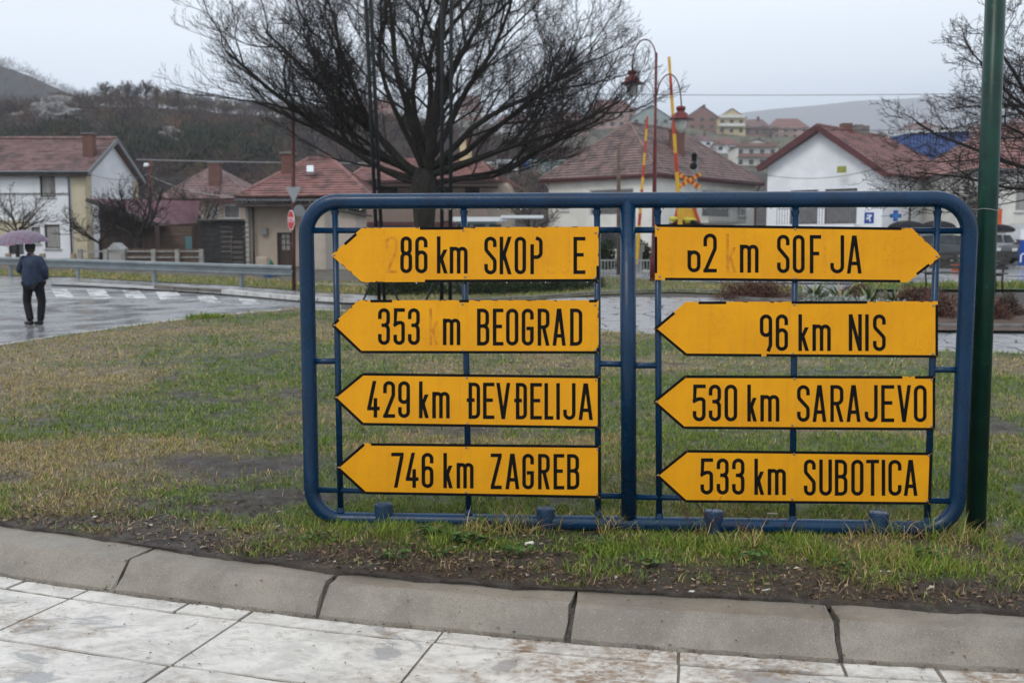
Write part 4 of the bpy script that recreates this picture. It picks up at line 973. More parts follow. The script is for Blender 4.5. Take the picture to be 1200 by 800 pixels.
# ================================================================ HILLS
rs = np.random.RandomState(12)
woodm = mat('wooded_slope', (.035, .030, .030), (.055, .046, .038), rough=.95, scale=.09, detail=8, bump=1, bscale=.3, bdist=1.5, c3=(.08, .07, .05), s3=.035, lo3=.60, hi3=.68)
def hillz(px, Y, crest, Y0, Yc, base_z):
    zc = at(px, float(np.interp(px, *crest)), Yc).z; s_ = min(max((Y - Y0) / (Yc - Y0), 0), 1)
    return base_z + (zc - base_z) * (.72 * s_ + .28 * (3 * s_ * s_ - 2 * s_ ** 3))
CR1 = ([-1500, -400, -100, 0, 60, 90, 130, 200, 300, 400, 520, 600, 680, 760, 900, 1100, 1300, 2600], [160, 146, 138, 136, 132, 124, 124, 127, 133, 141, 160, 176, 190, 198, 204, 206, 206, 206])
CR2 = ([-1500, 250, 330, 430, 500, 560, 640, 700, 770, 850, 920, 1000, 1130, 1300, 1700, 2600], [175, 160, 140, 133, 140, 150, 142, 138, 142, 153, 160, 162, 166, 160, 140, 120])
CR3 = ([-2600, -1500, -700, -350, -100, 0, 30, 60, 85, 110, 200, 400], [60, 20, 10, 30, 50, 72, 83, 95, 108, 118, 150, 190])
def hill(name, crest, Y0, Yc, Y1, bz, pxs, m_, rough_=.6):
    V = []; F = []; nr = 22
    ss = list(np.linspace(0, 1, nr)) + [1.08, 1.3]
    for px in pxs:
        a_ = (px - 600) / FPX
        for s_ in ss:
            Y = Y0 + (Yc - Y0) * s_
            if s_ <= 1: z = hillz(px, Y, crest, Y0, Yc, bz)
            else: z = hillz(px, Yc, crest, Y0, Yc, bz) * (1 - (s_ - 1) * 1.2)
            x = a_ * Y
            z += (float(vnoise(np.array([x / (Yc * .04) + 50]), np.array([Y / (Yc * .04)]), 4)[0]) - .5) * rough_ * (Yc / 60) * min(1, s_ * 3)
            V.append((x, Y, z))
    n = len(ss)
    for i in range(len(pxs) - 1):
        for j in range(n - 1): F.append((i * n + j, (i + 1) * n + j, (i + 1) * n + j + 1, i * n + j + 1))
    mb = MB(); mb.add(V, F); o = mb.build(name, m_, smooth=True, recalc=False); return tag(o, kind='structure')
pxs = list(range(-1500, -200, 80)) + list(range(-200, 1400, 22)) + list(range(1400, 2600, 90))
hill('wooded_hill', CR1, 88, 240, 300, 1.6, pxs, woodm)
hill('village_hill', CR2, 225, 460, 600, 4, pxs, mat('village_slope', (.085, .075, .062), (.11, .115, .07), rough=.95, scale=.03, detail=8, bump=1, bscale=.2, bdist=1.5))
hill('mountain', CR3, 430, 620, 800, 10, list(range(-2600, 401, 50)), mat('mountain_slope', (.045, .045, .052), (.085, .062, .05), rough=1, scale=.012, detail=10, lo=.45, hi=.65, c3=(.03, .04, .035), s3=.02), .06)
CR4 = ([300, 600, 800, 900, 1000, 1100, 1250, 1500, 2600], [200, 165, 140, 128, 118, 112, 108, 100, 60])
hill('far_mountain', CR4, 1500, 2300, 2600, 20, list(range(300, 1901, 50)), mat('far_mountain_slope', (.06, .065, .07), (.08, .075, .07), rough=1, scale=.008), .3)
# scrub and bare trees covering the slopes (nobody could count them)
def scrub(name, n, crest, Y0, Yc, bz, cols, pxr, srange, size, per, m_, label, col_of=None, sb=.0):
    px = rs.uniform(*pxr, n); s_ = rs.uniform(srange[0], srange[1], n) ** .8; Y = Y0 + (Yc - Y0) * s_
    Vs = []; T = []
    for a_, y_, ss_ in zip(px, Y, s_):
        z = hillz(a_, y_, crest, Y0, Yc, bz); x = (a_ - 600) / FPX * y_
        R_ = size * rs.uniform(.55, 1.3); k = per
        c_ = np.array([x, y_, z + R_ * .55])
        d = rs.normal(size=(k, 3)); d /= np.linalg.norm(d, axis=1)[:, None]; d[:, 2] = np.abs(d[:, 2]) * 1.0 + .1
        r0 = rs.uniform(.1, .8, k)[:, None] * R_; p0 = c_ + d * r0 * np.array([1, 1, 1.1]); ln = rs.uniform(.2, .5, k)[:, None] * R_
        p1 = p0 + (d + rs.normal(size=(k, 3)) * .25) * ln; wd = rs.normal(size=(k, 3)); wd /= np.linalg.norm(wd, axis=1)[:, None]; wd *= R_ * (.026 + sb)
        Vs.append(np.stack([p0 - wd, p0 + wd, p1], 1).reshape(-1, 3))
        tn = col_of(a_, ss_) if col_of else rs.rand() ** 1.5; T.append(np.clip(tn + rs.normal(size=k) * .04, 0, 1).repeat(3))
    V = np.concatenate(Vs); F = np.arange(len(V)).reshape(-1, 3)
    return tag(np_mesh(name, V, F, m_, attr={'tone': np.concatenate(T)}), kind='stuff', label=label, cat='woodland')
def tone_mat(name, cols, rough=.9):
    m = bpy.data.materials.new(name); m.use_nodes = True; t2 = m.node_tree; b2 = t2.nodes['Principled BSDF']
    A_ = t2.nodes.new('ShaderNodeAttribute'); A_.attribute_name = 'tone'; r2_ = t2.nodes.new('ShaderNodeValToRGB'); e_ = r2_.color_ramp.elements
    e_[0].position, e_[0].color = cols[0][0], (*cols[0][1], 1); e_[1].position, e_[1].color = cols[-1][0], (*cols[-1][1], 1)
    for p_, c_ in cols[1:-1]:
        q = e_.new(p_); q.color = (*c_, 1)
    t2.links.new(A_.outputs['Fac'], r2_.inputs[0]); t2.links.new(r2_.outputs[0], b2.inputs['Base Color']); b2.inputs['Roughness'].default_value = rough
    b2.inputs['Specular IOR Level'].default_value = .1
    return m
scm = tone_mat('scrub', [(0, (.035, .030, .036)), (.35, (.075, .052, .055)), (.6, (.10, .072, .06)), (.75, (.12, .105, .06)), (.9, (.12, .08, .055)), (.97, (.16, .09, .05)), (1, (.17, .09, .05))])
grm = tone_mat('dark_conifers', [(0, (.026, .038, .026)), (1, (.055, .072, .045))])
scrub('scrub_wood', 3000, CR1, 88, 240, 1.6, None, (-160, 800), (.08, 1.04), 2.3, 80, scm, 'grey brown leafless scrub covering the near hillside')
scrub('conifer_patch', 330, CR1, 88, 240, 1.6, None, (-160, 330), (.22, .46), 2.2, 120, grm, 'dark green bushes in a band low on the left hillside', sb=.03)
scrub('mountain_scrub', 1500, CR3, 430, 620, 10, None, (-200, 110), (.45, 1.0), 4.0, 26, scm, 'dark scrub on the upper slope of the left mountain')
scrub('far_scrub', 900, CR2, 225, 460, 4, None, (280, 1420), (.1, 1.0), 3.4, 60, scm, 'bare brown scrub between the houses on the far slope')
# pale rocks breaking through the scrub
rockm = mat('rock', (.24, .235, .23), (.10, .095, .095), rough=.9, scale=1.2, bump=1, bscale=2, bdist=.2)
def on_hill(px, py, crest=CR1, Y0=88, Yc=240, bz=1.6):
    lo, hi = Y0, Yc
    for _ in range(40):
        m_ = (lo + hi) / 2; z = hillz(px, m_, crest, Y0, Yc, bz)
        if at(px, py, m_).z > z: lo = m_
        else: hi = m_
    p = at(px, py, lo); return p
for k_, (px, py, r_) in enumerate(((74, 139, 3.2), (84, 136, 2.8), (92, 143, 2.8), (80, 147, 3.4), (70, 150, 2.8), (92, 152, 2.2), (88, 132, 1.5), (36, 148, 1.2), (212, 171, 1.6), (216, 180, 1.5))):
    p = on_hill(px, py); mb = MB(); mb.blob(p + Vector((0, -5, 1.7)), r_ * .62, seed=k_ + 3, sub=3, amp=.9, sq=(1.3, .7, .75))
    tag(mb.build('rock_outcrop', rockm), ['pale rock outcrop, left of the main group on the hillside', 'pale rock at the top right of the main hillside group', 'rightmost upper rock of the hillside group', 'large pale rock at the lower left of the main group', 'leftmost low rock of the main hillside group', 'lowest right rock of the main hillside group', 'small rock topmost above the main group', 'lone small rock left on the hillside above the roof', 'upper of two small rocks left of the big tree twigs', 'lower of two small rocks left of the big tree twigs'][k_], 'rock', 'rocks on the left hillside')

# ================================================================ BUILDINGS
def tilem(name, c1, c2, c3=(.14, .09, .08)):
    return mat(name, c1, c2, rough=.65, scale=2.2, detail=8, c3=c3, s3=1.1, lo3=.46, hi3=.66, bump=.8, bscale=5.5, bdist=.03, stretch=(1, 1, .6))
tile_red = tilem('roof_tiles_red', (.275, .135, .12), (.19, .09, .08), (.10, .062, .058))
tile_old = tilem('roof_tiles_weathered', (.22, .145, .135), (.15, .10, .095), (.085, .066, .064))
tile_pink = tilem('roof_tiles_faded', (.235, .145, .14), (.17, .10, .098), (.10, .072, .07))
tile_mauve = mat('sheet_roof_mauve', (.17, .075, .095), (.22, .12, .135), rough=.5, scale=1.5, c3=(.11, .06, .065), s3=1)
wallw = mat('render_white', (.80, .81, .83), (.70, .71, .73), rough=.85, scale=.8, detail=8, bump=.15, bscale=20, c3=(.42, .42, .42), s3=.7, lo3=.66, hi3=.85)
wallc = mat('render_cream', (.72, .70, .64), (.62, .60, .54), rough=.85, scale=1, detail=8, bump=.15, bscale=20, c3=(.38, .36, .33), s3=.7, lo3=.62, hi3=.82)
wallb = mat('render_beige', (.44, .365, .29), (.37, .30, .24), rough=.9, scale=1, detail=8, bump=.2, bscale=20, c3=(.27, .22, .18), s3=.9, lo3=.6, hi3=.8)
wally = mat('render_yellow', (.60, .50, .29), (.52, .42, .24), rough=.85, scale=1)
brickf = brick_mat('far_brick', (.26, .13, .10), (.21, .10, .08), (.22, .19, .17), 3, rough=.9, axes=(R(90), 0, 0))
wood_d = mat('dark_wood', (.075, .052, .045), (.045, .032, .03), rough=.8, scale=3, stretch=(1, 1, .15))
wood_b = mat('brown_boards', (.15, .105, .08), (.10, .07, .055), rough=.85, scale=3, stretch=(.3, 1, 3))
trimd = mat('trim_dark', (.05, .042, .04), (.08, .065, .06), rough=.6, scale=4)
trimm = mat('trim_maroon', (.11, .035, .035), (.075, .028, .03), rough=.5, scale=4)
trimw = mat('trim_white', (.62, .62, .61), (.52, .52, .51), rough=.5, scale=4)
gutg = mat('gutter_grey', (.12, .13, .14), (.16, .17, .18), rough=.4, scale=4)
glass = mat('window_glass', (.035, .04, .045), (.09, .095, .10), rough=.08, scale=.9, lo=.45, hi=.6)
curt = mat('curtain', (.34, .33, .31), (.22, .215, .20), rough=.7, scale=3, stretch=(4, 4, .3))
chim = brick_mat('chimney_brick', (.21, .08, .055), (.15, .06, .045), (.18, .14, .12), 4, rough=.85, axes=(R(90), 0, 0))
steel = mat('galvanised_steel', (.24, .27, .28), (.18, .205, .215), rough=.42, scale=2, metal=.55, c3=(.32, .34, .35), s3=1)
XY = lambda p: Vector((p.x, p.y, 0))
def wall(par, A, B, z0, z1, ops, m_, gable=None, win='trim_white', panem=None, base=None, grid=True):
    """wall from plan point A to B with real openings: ops=(s0,s1,za,zb[,kind]) s in metres from A; gable=(s,z) apex"""
    A = Vector((A[0], A[1], 0)); B = Vector((B[0], B[1], 0)); d = (B - A); Lw = d.length; d.normalize()
    n = Vector((d.y, -d.x, 0)); n = n if n.dot(A + B) < 0 else -n      # faces the camera
    P = lambda s_, z_, o_=0: A + d * s_ + n * o_ + Vector((0, 0, z_))
    ss = sorted({0, Lw} | {o[0] for o in ops} | {o[1] for o in ops}); zz = sorted({z0, z1} | {o[2] for o in ops} | {o[3] for o in ops})
    mb = MB()
    for i in range(len(ss) - 1):
        for j in range(len(zz) - 1):
            sc, zc = (ss[i] + ss[i + 1]) / 2, (zz[j] + zz[j + 1]) / 2
            if any(o[0] < sc < o[1] and o[2] < zc < o[3] for o in ops): continue
            mb.quad(P(ss[i], zz[j]), P(ss[i + 1], zz[j]), P(ss[i + 1], zz[j + 1]), P(ss[i], zz[j + 1]))
    dp = -.16
    for o in ops:
        a_, b_, c_, e_ = o[:4]
        for q in ((P(a_, c_), P(b_, c_), P(b_, c_, dp), P(a_, c_, dp)), (P(a_, e_), P(b_, e_), P(b_, e_, dp), P(a_, e_, dp)), (P(a_, c_), P(a_, e_), P(a_, e_, dp), P(a_, c_, dp)), (P(b_, c_), P(b_, e_), P(b_, e_, dp), P(b_, c_, dp))): mb.quad(*q)
    if gable: mb.add([P(0, z1), P(Lw, z1), P(gable[0], gable[1])], [(0, 1, 2)])
    mb.build('wall', m_, par, recalc=False)
    for o in ops:
        a_, b_, c_, e_ = o[:4]; kind = o[4] if len(o) > 4 else 'window'; fm = MATS[o[5]] if len(o) > 5 else MATS[win]
        f = MB(); t_ = .07; yo = -.10
        def fr(a2, b2, c2, e2): f.bar(P(a2, (c2 + e2) / 2, yo), P(b2, (c2 + e2) / 2, yo), .07, e2 - c2)
        fr(a_, b_, c_, c_ + t_); fr(a_, b_, e_ - t_, e_)
        def vr(a2, b2): f.hexa([P(a2, c_ + t_, yo - .035), P(b2, c_ + t_, yo - .035), P(b2, c_ + t_, yo + .033), P(a2, c_ + t_, yo + .033)], [P(a2, e_ - t_, yo - .035), P(b2, e_ - t_, yo - .035), P(b2, e_ - t_, yo + .033), P(a2, e_ - t_, yo + .033)])
        vr(a_, a_ + t_); vr(b_ - t_, b_)
        if kind == 'window':
            k = max(1, round((b_ - a_) / .75))
            for q in range(1, k): xm = a_ + (b_ - a_) * q / k; vr(xm - t_ / 2, xm + t_ / 2)
            w_ = f.build('window', fm, par); pn = MB(); pn.quad(P(a_, c_, -.12), P(b_, c_, -.12), P(b_, e_, -.12), P(a_, e_, -.12)); pn.build('pane', panem or glass, w_, recalc=False)
            sl_ = MB(); sl_.bar(P(a_ - .06, c_ - .03, .03), P(b_ + .06, c_ - .03, .03), .14, .05); sl_.build('sill', MATS['trim_white'], w_)
        elif kind == 'door':
            w_ = f.build('door', fm, par); pn = MB(); pn.quad(P(a_, c_, -.12), P(b_, c_, -.12), P(b_, e_, -.12), P(a_, e_, -.12)); pn.build('door_leaf', wood_d, w_, recalc=False)
            gl = MB(); zc = c_ + (e_ - c_) * .55
            for r_ in range(3):
                for q in range(2):
                    wq = (b_ - a_ - .34) / 2; gl.box(P(a_ + .17 + wq * (q + .5), zc + .26 * r_ , -.105), (wq - .06, .02, .21), rz=math.atan2(d.y, d.x))
            gl.build('pane', curt, w_); hb = MB(); hb.box(P(b_ - .12, c_ + 1.0, -.08), (.03, .06, .12), rz=math.atan2(d.y, d.x)); hb.build('handle', steel, w_)
        elif kind == 'dark':
            w_ = f.build('opening', trimd, par); pn = MB(); pn.quad(P(a_, c_, -.14), P(b_, c_, -.14), P(b_, e_, -.14), P(a_, e_, -.14)); pn.build('pane', glass, w_, recalc=False)
        elif kind == 'shutter':
            w_ = f.build('window', fm, par); pn = MB()
            k = int((e_ - c_) / .09)
            for q in range(k): pn.bar(P(a_, c_ + (q + .5) * (e_ - c_) / k, -.11), P(b_, c_ + (q + .5) * (e_ - c_) / k, -.11), .03, (e_ - c_) / k * .8)
            pn.build('roller_blind', mat('blind', (.16, .155, .15), (.12, .115, .11), rough=.6, scale=4), w_)
    return P
def slope(par, BL_, BR_, TR__, TL_, m_, courses=16, th=.06, name='roof'):
    """one tiled roof plane in overlapping courses, corners bottom left/right, top right/left"""
    BL_, BR_, TR__, TL_ = [Vector(p) for p in (BL_, BR_, TR__, TL_)]
    nrm = (BR_ - BL_).cross(TL_ - BL_)
    if nrm.length < 1e-6: nrm = (BR_ - BL_).cross(TR__ - BL_)
    nrm.normalize()
    if nrm.z < 0: nrm = -nrm
    mb = MB()
    for i in range(courses):
        t0, t1 = i / courses, (i + 1) / courses + .3 / courses
        t1 = min(t1, 1)
        a_, b_ = BL_.lerp(TL_, t0), BR_.lerp(TR__, t0); c_, d_ = BR_.lerp(TR__, t1), BL_.lerp(TL_, t1)
        up = nrm * th
        L_ = (b_ - a_).length; k = max(1, int(L_ / .9)); rr_ = random.Random(i)
        for q in range(k):
            u0, u1 = q / k, (q + 1) / k; j = nrm * rr_.uniform(0, .02)
            p0, p1, p2, p3 = a_.lerp(b_, u0), a_.lerp(b_, u1), d_.lerp(c_, u1), d_.lerp(c_, u0)
            mb.hexa([p0, p1, p2 - nrm * .01, p3 - nrm * .01], [p0 + up + j, p1 + up + j, p2 + nrm * .012, p3 + nrm * .012])
    o = mb.build(name, m_, par, recalc=False)
    # ridge / hip tiles
    return o
def ridge(par, pts, m_, r_=.11):
    mb = MB()
    for a_, b_ in zip(pts[:-1], pts[1:]):
        a_, b_ = Vector(a_), Vector(b_); k = max(1, int((b_ - a_).length / .4))
        for q in range(k): p, q2 = a_.lerp(b_, q / k), a_.lerp(b_, (q + 1.08) / k); mb.tube([p + Vector((0, 0, .02)), q2 + Vector((0, 0, .05))], [r_, r_ * .85], 6)
    mb.build('ridge_tiles', m_, par)
def gutter(par, a_, b_, m_=None, r_=.07):
    mb = MB(); mb.tube([a_, b_], r_, 8); mb.build('gutter', m_ or gutg, par, smooth=True)
def pipe(par, pts, m_=None, r_=.05):
    mb = MB(); mb.tube(pts, r_, 8); mb.build('downpipe', m_ or gutg, par, smooth=True)
def chimney(par, p, w_, h_, m_=None, down=.8, cap=True):
    mb = MB(); mb.box((p[0], p[1], p[2] + (h_ - down) / 2), (w_, w_, h_ + down)); c_ = mb.build('chimney', m_ or chim, par)
    if cap:
        mb = MB(); mb.box((p[0], p[1], p[2] + h_ + .05), (w_ + .14, w_ + .14, .09)); mb.build('chimney_cap', mat('cap_concrete', (.12, .11, .10), (.2, .19, .18), rough=.8, scale=3), c_)
    return c_
def soffit(par, quad_, m_=None):
    mb = MB(); P = [Vector(q) for q in quad_]; mb.add(P + [p + Vector((0, 0, .12)) for p in P], [(0, 1, 2, 3), (7, 6, 5, 4), (0, 1, 5, 4), (1, 2, 6, 5), (2, 3, 7, 6), (3, 0, 4, 7)]); mb.build('eaves', m_ or trimd, par)

# ---- A: white two storey house at the left edge
hA = thing('house', 'white two storey house with long tiled roof and brick chimney at the far left', 'house', (at(92, 300, 55).x, 55, hr(55)))
c0 = at(103, 200, 55); ze = c0.z; x0, x1_ = at(-190, 200, 55).x, at(99, 200, 55).x; zg = at(60, 302, 55).z; W_ = 7.6
def mA(px): return at(px, 250, 55).x - x0
def zA(py): return at(60, py, 55).z
zr = at(137, 163.5, 55 + W_ / 2).z
P = wall(hA, (x0, 55), (x1_, 55), zg - .3, ze, [(mA(48), mA(66), zA(231), zA(202), 'window', 'trim_dark'), (mA(51), mA(69), zA(291), zA(263), 'window', 'trim_dark'), (mA(35.5), mA(46), zA(285), zA(266), 'window', 'trim_dark'),
      (mA(8), mA(26), zA(298), zA(261), 'dark'), (mA(-40), mA(-20), zA(231), zA(202), 'window', 'trim_dark')], wallw, panem=curt)
wall(hA, (x1_, 55), (x1_, 55 + W_), zg - .3, ze, [], wallw, gable=(W_ / 2, zr - .25))
wall(hA, (x0, 55 + W_), (x1_, 55 + W_), zg - .3, ze, [], wallw)
oh = .45
ex0, ex1 = x0 - .3, x1_ + .35
sF = [(ex0, 55 - oh, ze - .12), (ex1, 55 - oh, ze - .12), (ex1, 55 + W_ / 2, zr), (ex0, 55 + W_ / 2, zr)]
slope(hA, *sF, tile_pink, 17); slope(hA, (ex0, 55 + W_ + oh, ze - .12), (ex1, 55 + W_ + oh, ze - .12), (ex1, 55 + W_ / 2, zr), (ex0, 55 + W_ / 2, zr), tile_pink, 17)
ridge(hA, [(ex0, 55 + W_ / 2, zr + .05), (ex1, 55 + W_ / 2, zr + .05)], tile_pink)
mb = MB()
for yy, sg in ((55 - oh, 1), (55 + W_ + oh, -1)): mb.bar((ex1 + .03, yy, ze - .2), (ex1 + .03, 55 + W_ / 2, zr - .06), .06, .24)
mb.build('barge_board', mat('barge_grey', (.20, .21, .22), rough=.6), hA)
mb = MB(); mb.bar((ex1 - .32, 55 + W_ + oh, ze - .26), (ex1 - .32, 55 + W_ / 2, zr - .14), .5, .05); mb.bar((ex1 - .32, 55 - oh, ze - .26), (ex1 - .32, 55 + W_ / 2, zr - .14), .5, .05); mb.build('verge_soffit', mat('soffit_brown', (.16, .10, .08), rough=.7), hA)
soffit(hA, [(ex0, 55 - oh, ze - .3), (ex1, 55 - oh, ze - .3), (ex1, 55, ze - .3), (ex0, 55, ze - .3)]); gutter(hA, Vector((ex0, 55 - oh - .05, ze - .1)), Vector((ex1, 55 - oh - .05, ze - .1)))
ycol = mat('quoin_cream', (.55, .48, .34), (.47, .41, .29), rough=.8, scale=2)
mb = MB(); mb.box((x1_ - .35, 54.97, (zg + ze) / 2 - .2), (.75, .08, ze - zg + .1)); mb.build('corner_strip', ycol, hA)
mb = MB(); mb.box((x1_ + .03, 55.35, (zg + ze) / 2 - .2), (.08, .7, ze - zg + .1)); mb.build('corner_strip', ycol, hA); mb = MB(); mb.box((x1_ + .03, 55 + W_ - .4, (zg + ze) / 2 - .2), (.08, .8, ze - zg + .1)); mb.build('corner_strip', ycol, hA)
pipe(hA, [Vector((x1_ - .85, 54.6, ze - .15)), Vector((x1_ - .85, 54.9, ze - .5)), Vector((x1_ - .85, 54.9, zg))])
mb = MB(); mb.box((at(10, 268, 54.9).x, 54.94, at(10, 268, 55).z), (2.2, .1, .9)); mb.build('porch_panel', ycol, hA)
cp = at(105, 177, 56.6); chimney(hA, cp, .55, at(105, 158, 56.6).z - cp.z)
mb = MB(); mb.bar((x0, 54.94, zA(227)), (x1_ - .9, 54.94, zA(227)), .03, .05); mb.build('facade_cable', trimd, hA)

# ---- B: low shed with sloping mauve roof
hB = thing('shed', 'low timber shed with sloping mauve sheet roof beside the white house', 'shed', (at(170, 305, 49).x, 49, hr(49)))
pA, pB_, pC_, pD = at(101, 234.5, 48.5), at(186, 264.5, 48.5), at(231, 261.5, 53.5), at(178, 235.5, 55)
rr0 = [pA, pB_, pC_, Vector((pA.x + 3.6, 54.5, pA.z + .1))]
mb = MB(); k = 26
for i in range(k):
    t0, t1 = i / k, (i + 1) / k; a_, b_ = rr0[0].lerp(rr0[1], t0), rr0[0].lerp(rr0[1], t1); c_, d_ = rr0[3].lerp(rr0[2], t1), rr0[3].lerp(rr0[2], t0); up = Vector((0, 0, .05 if i % 2 else .09))
    mb.hexa([a_, b_, c_, d_], [a_ + up, b_ + up, c_ + up, d_ + up])
mb.build('roof', tile_mauve, hB)
mb = MB(); mb.bar(rr0[0] + Vector((0, -.04, .02)), rr0[1] + Vector((0, -.04, .02)), .08, .2); mb.build('fascia', trimd, hB)
zs = hr(49); wl, wr = at(118, 300, 49.1).x, at(182, 300, 49.1).x; n = 20
for i in range(n):
    xa = wl + (wr - wl) * i / n; xb = wl + (wr - wl) * (i + .93) / n; t_ = ((xa + xb) / 2 - pA.x) / (pB_.x - pA.x); zt = pA.z + (pB_.z - pA.z) * t_ - .05
    mb = MB(); mb.box(((xa + xb) / 2, 49.15, (zs + zt) / 2 - .1), (xb - xa, .05, zt - zs + .2)); mb.build('plank', wood_d, hB)
n = 13; xa, xb = at(184, 300, 49.1).x, at(236, 300, 51).x; zb, zt = zs - .2, pB_.z
for i in range(n):
    z = zb + (zt - zb) * (i + .5) / n; mb = MB(); mb.box(((xa + xb) / 2, 49.6, z), (xb - xa, .05, (zt - zb) / n * .93)); mb.build('plank', wood_b, hB)
mb = MB(); mb.box((at(221, 285, 49.5).x, 49.53, at(221, 286, 49.5).z), (.32, .04, .75)); mb.build('hatch', mat('teal_paint', (.10, .20, .22), rough=.6), hB)
mb = MB(); mb.box((at(170, 300, 52).x, 54.4, (zs + 3) / 2), (5.2, .1, 2.2)); mb.build('back_wall', wood_d, hB)

# ---- C: pink roofed house further back
hC = thing('house', 'beige house with faded pink pyramid roof behind the timber sheds', 'house', (at(235, 290, 75).x, 75, hr(75)))
a_, b_ = at(183, 233, 72), at(296, 233, 72); ap = at(252, 195, 78); zc = a_.z
bkL, bkR = Vector((a_.x, 84, zc)), Vector((b_.x, 84, zc))
slope(hC, a_, b_, ap, ap, tile_pink, 14); slope(hC, a_, bkL, ap, ap, tile_pink, 14); slope(hC, b_, bkR, ap, ap, tile_pink, 14); slope(hC, bkL, bkR, ap, ap, tile_pink, 14)
ridge(hC, [a_, ap], tile_pink); ridge(hC, [b_, ap], tile_pink)
soffit(hC, [(a_.x, 72, zc - .2), (b_.x, 72, zc - .2), (b_.x, 73, zc - .2), (a_.x, 73, zc - .2)], trimm)
def mC(px): return at(px, 250, 72.8).x - (a_.x + .5)
wall(hC, (a_.x + .5, 72.8), (b_.x - .5, 72.8), hr(72) - .4, zc, [(mC(203), mC(222), at(0, 258, 72.8).z, at(0, 238, 72.8).z, 'dark'), (mC(262), mC(281), at(0, 256, 72.8).z, at(0, 240, 72.8).z, 'shutter'), (mC(246), mC(256), at(0, 262, 72.8).z, at(0, 240, 72.8).z)], wallb, panem=curt)
wall(hC, (b_.x - .5, 72.8), (b_.x - .5, 83.5), hr(72) - .4, zc, [], wallb); wall(hC, (a_.x + .5, 72.8), (a_.x + .5, 83.5), hr(72) - .4, zc, [], wallb)
cp = at(252.5, 207, 74.5); chimney(hC, cp, .8, at(253, 192, 74.5).z - cp.z)

# ---- D: black tarred shed
hD = thing('shed', 'black tarred shed with flat corrugated roof beside the beige house', 'shed', (at(262, 305, 47).x, 47, hr(47)))
xa, xb = at(236, 300, 47).x, at(291, 300, 47).x; zt = at(260, 260, 47).z; zb = hr(47) - .3; tar = mat('tarred_boards', (.022, .021, .022), (.04, .038, .038), rough=.6, scale=3)
nb = 10
dx0, dx1 = at(271, 300, 47).x, at(286, 300, 47).x; dz1 = at(0, 278, 47).z
for i in range(nb):
    z = zb + (zt - zb) * (i + .5) / nb; hh = (zt - zb) / nb * .94
    if z < dz1: segs = ((xa, dx0), (dx1, xb))
    else: segs = ((xa, xb),)
    for s0, s1 in segs: mb = MB(); mb.box(((s0 + s1) / 2, 47, z), (s1 - s0, .06, hh)); mb.build('board', tar, hD)
mb = MB(); mb.box(((dx0 + dx1) / 2, 47.1, (zb + dz1) / 2), (dx1 - dx0, .05, dz1 - zb)); d_ = mb.build('door', wood_d, hD)
mb = MB()
for q in range(8): mb.box(((dx0 + dx1) / 2, 47.05, zb + .4 + q * .24), (dx1 - dx0 - .1, .03, .16))
mb.build('door_slats', mat('grey_boards', (.10, .095, .09), rough=.8), d_)
mb = MB(); k = 30
for i in range(k): mb.box((xa - .2 + (xb - xa + .4) * (i + .5) / k, 48.5, zt + .08 + (.03 if i % 2 else 0)), ((xb - xa + .4) / k, 3.6, .05))
mb.build('roof', mat('old_corrugated', (.10, .12, .12), (.16, .16, .155), rough=.6, scale=2), hD)
mb = MB(); mb.box((xa + .03, 48.5, (zb + zt) / 2), (.06, 3, zt - zb)); mb.box((xb - .03, 48.5, (zb + zt) / 2), (.06, 3, zt - zb)); mb.build('side_wall', tar, hD)

# ---- E: beige house with red hipped roof
hE = thing('house', 'low beige house with red hipped tile roof and brown door behind the stop sign', 'house', (at(330, 310, 45).x, 45, hr(45)))
a_, b_ = at(276, 231, 44.2), at(434, 229, 44.2); zc = a_.z; r0, r1 = at(362, 187, 49.5), at(388, 186, 49.5); bkL, bkR = Vector((a_.x + .3, 55, zc)), Vector((b_.x, 55, zc))
slope(hE, a_, b_, r1, r0, tile_red, 16); slope(hE, a_, bkL, r0, r0, tile_red, 14); slope(hE, b_, bkR, r1, r1, tile_red, 14); slope(hE, bkL, bkR, r1, r0, tile_red, 14)
ridge(hE, [a_, r0, r1, b_], tile_red)
mb = MB(); k = 60
for i in range(k): mb.box((a_.x + (b_.x - a_.x) * (i + .5) / k, 44.22, zc - .12 - (.03 if i % 2 else 0)), ((b_.x - a_.x) / k * .7, .5, .1))
mb.build('eaves_edge', gutg, hE)
soffit(hE, [(a_.x, 44.1, zc - .42), (b_.x, 44.1, zc - .42), (b_.x, 45.2, zc - .42), (a_.x, 45.2, zc - .42)])
def mE(px): return at(px, 280, 45).x - at(289, 280, 45).x
zE = lambda py: at(0, py, 45).z
wall(hE, (at(289, 280, 45).x, 45), (at(430, 280, 45).x, 45), hr(45) - .35, zc - .2, [(mE(324.5), mE(344), zE(312), zE(272.5), 'door', 'trim_dark')], wallb)
wall(hE, (at(289, 280, 45).x, 45), (at(289, 280, 45).x, 54.5), hr(45) - .3, zc - .2, [], wallb)
mb = MB()
for q in range(14): mb.box((at(290.5, 280, 44.95).x, 44.93, hr(45) + .1 + q * .22), (.16, .12, .17))
mb.build('corner_blocks', mat('grey_block', (.36, .35, .33), rough=.8), hE)
pipe(hE, [Vector((at(296, 250, 44.8).x, 44.85, zc - .4)), Vector((at(296, 250, 44.8).x, 44.85, hr(45)))], trimd)
mb = MB(); mb.box(at(310, 271, 44.9), (.22, .12, .32)); mb.build('meter_box', mat('meter_grey', (.2, .21, .2), rough=.5), hE)
cp = at(338, 200, 47.5); chimney(hE, cp, .55, at(339, 181, 47.5).z - cp.z)
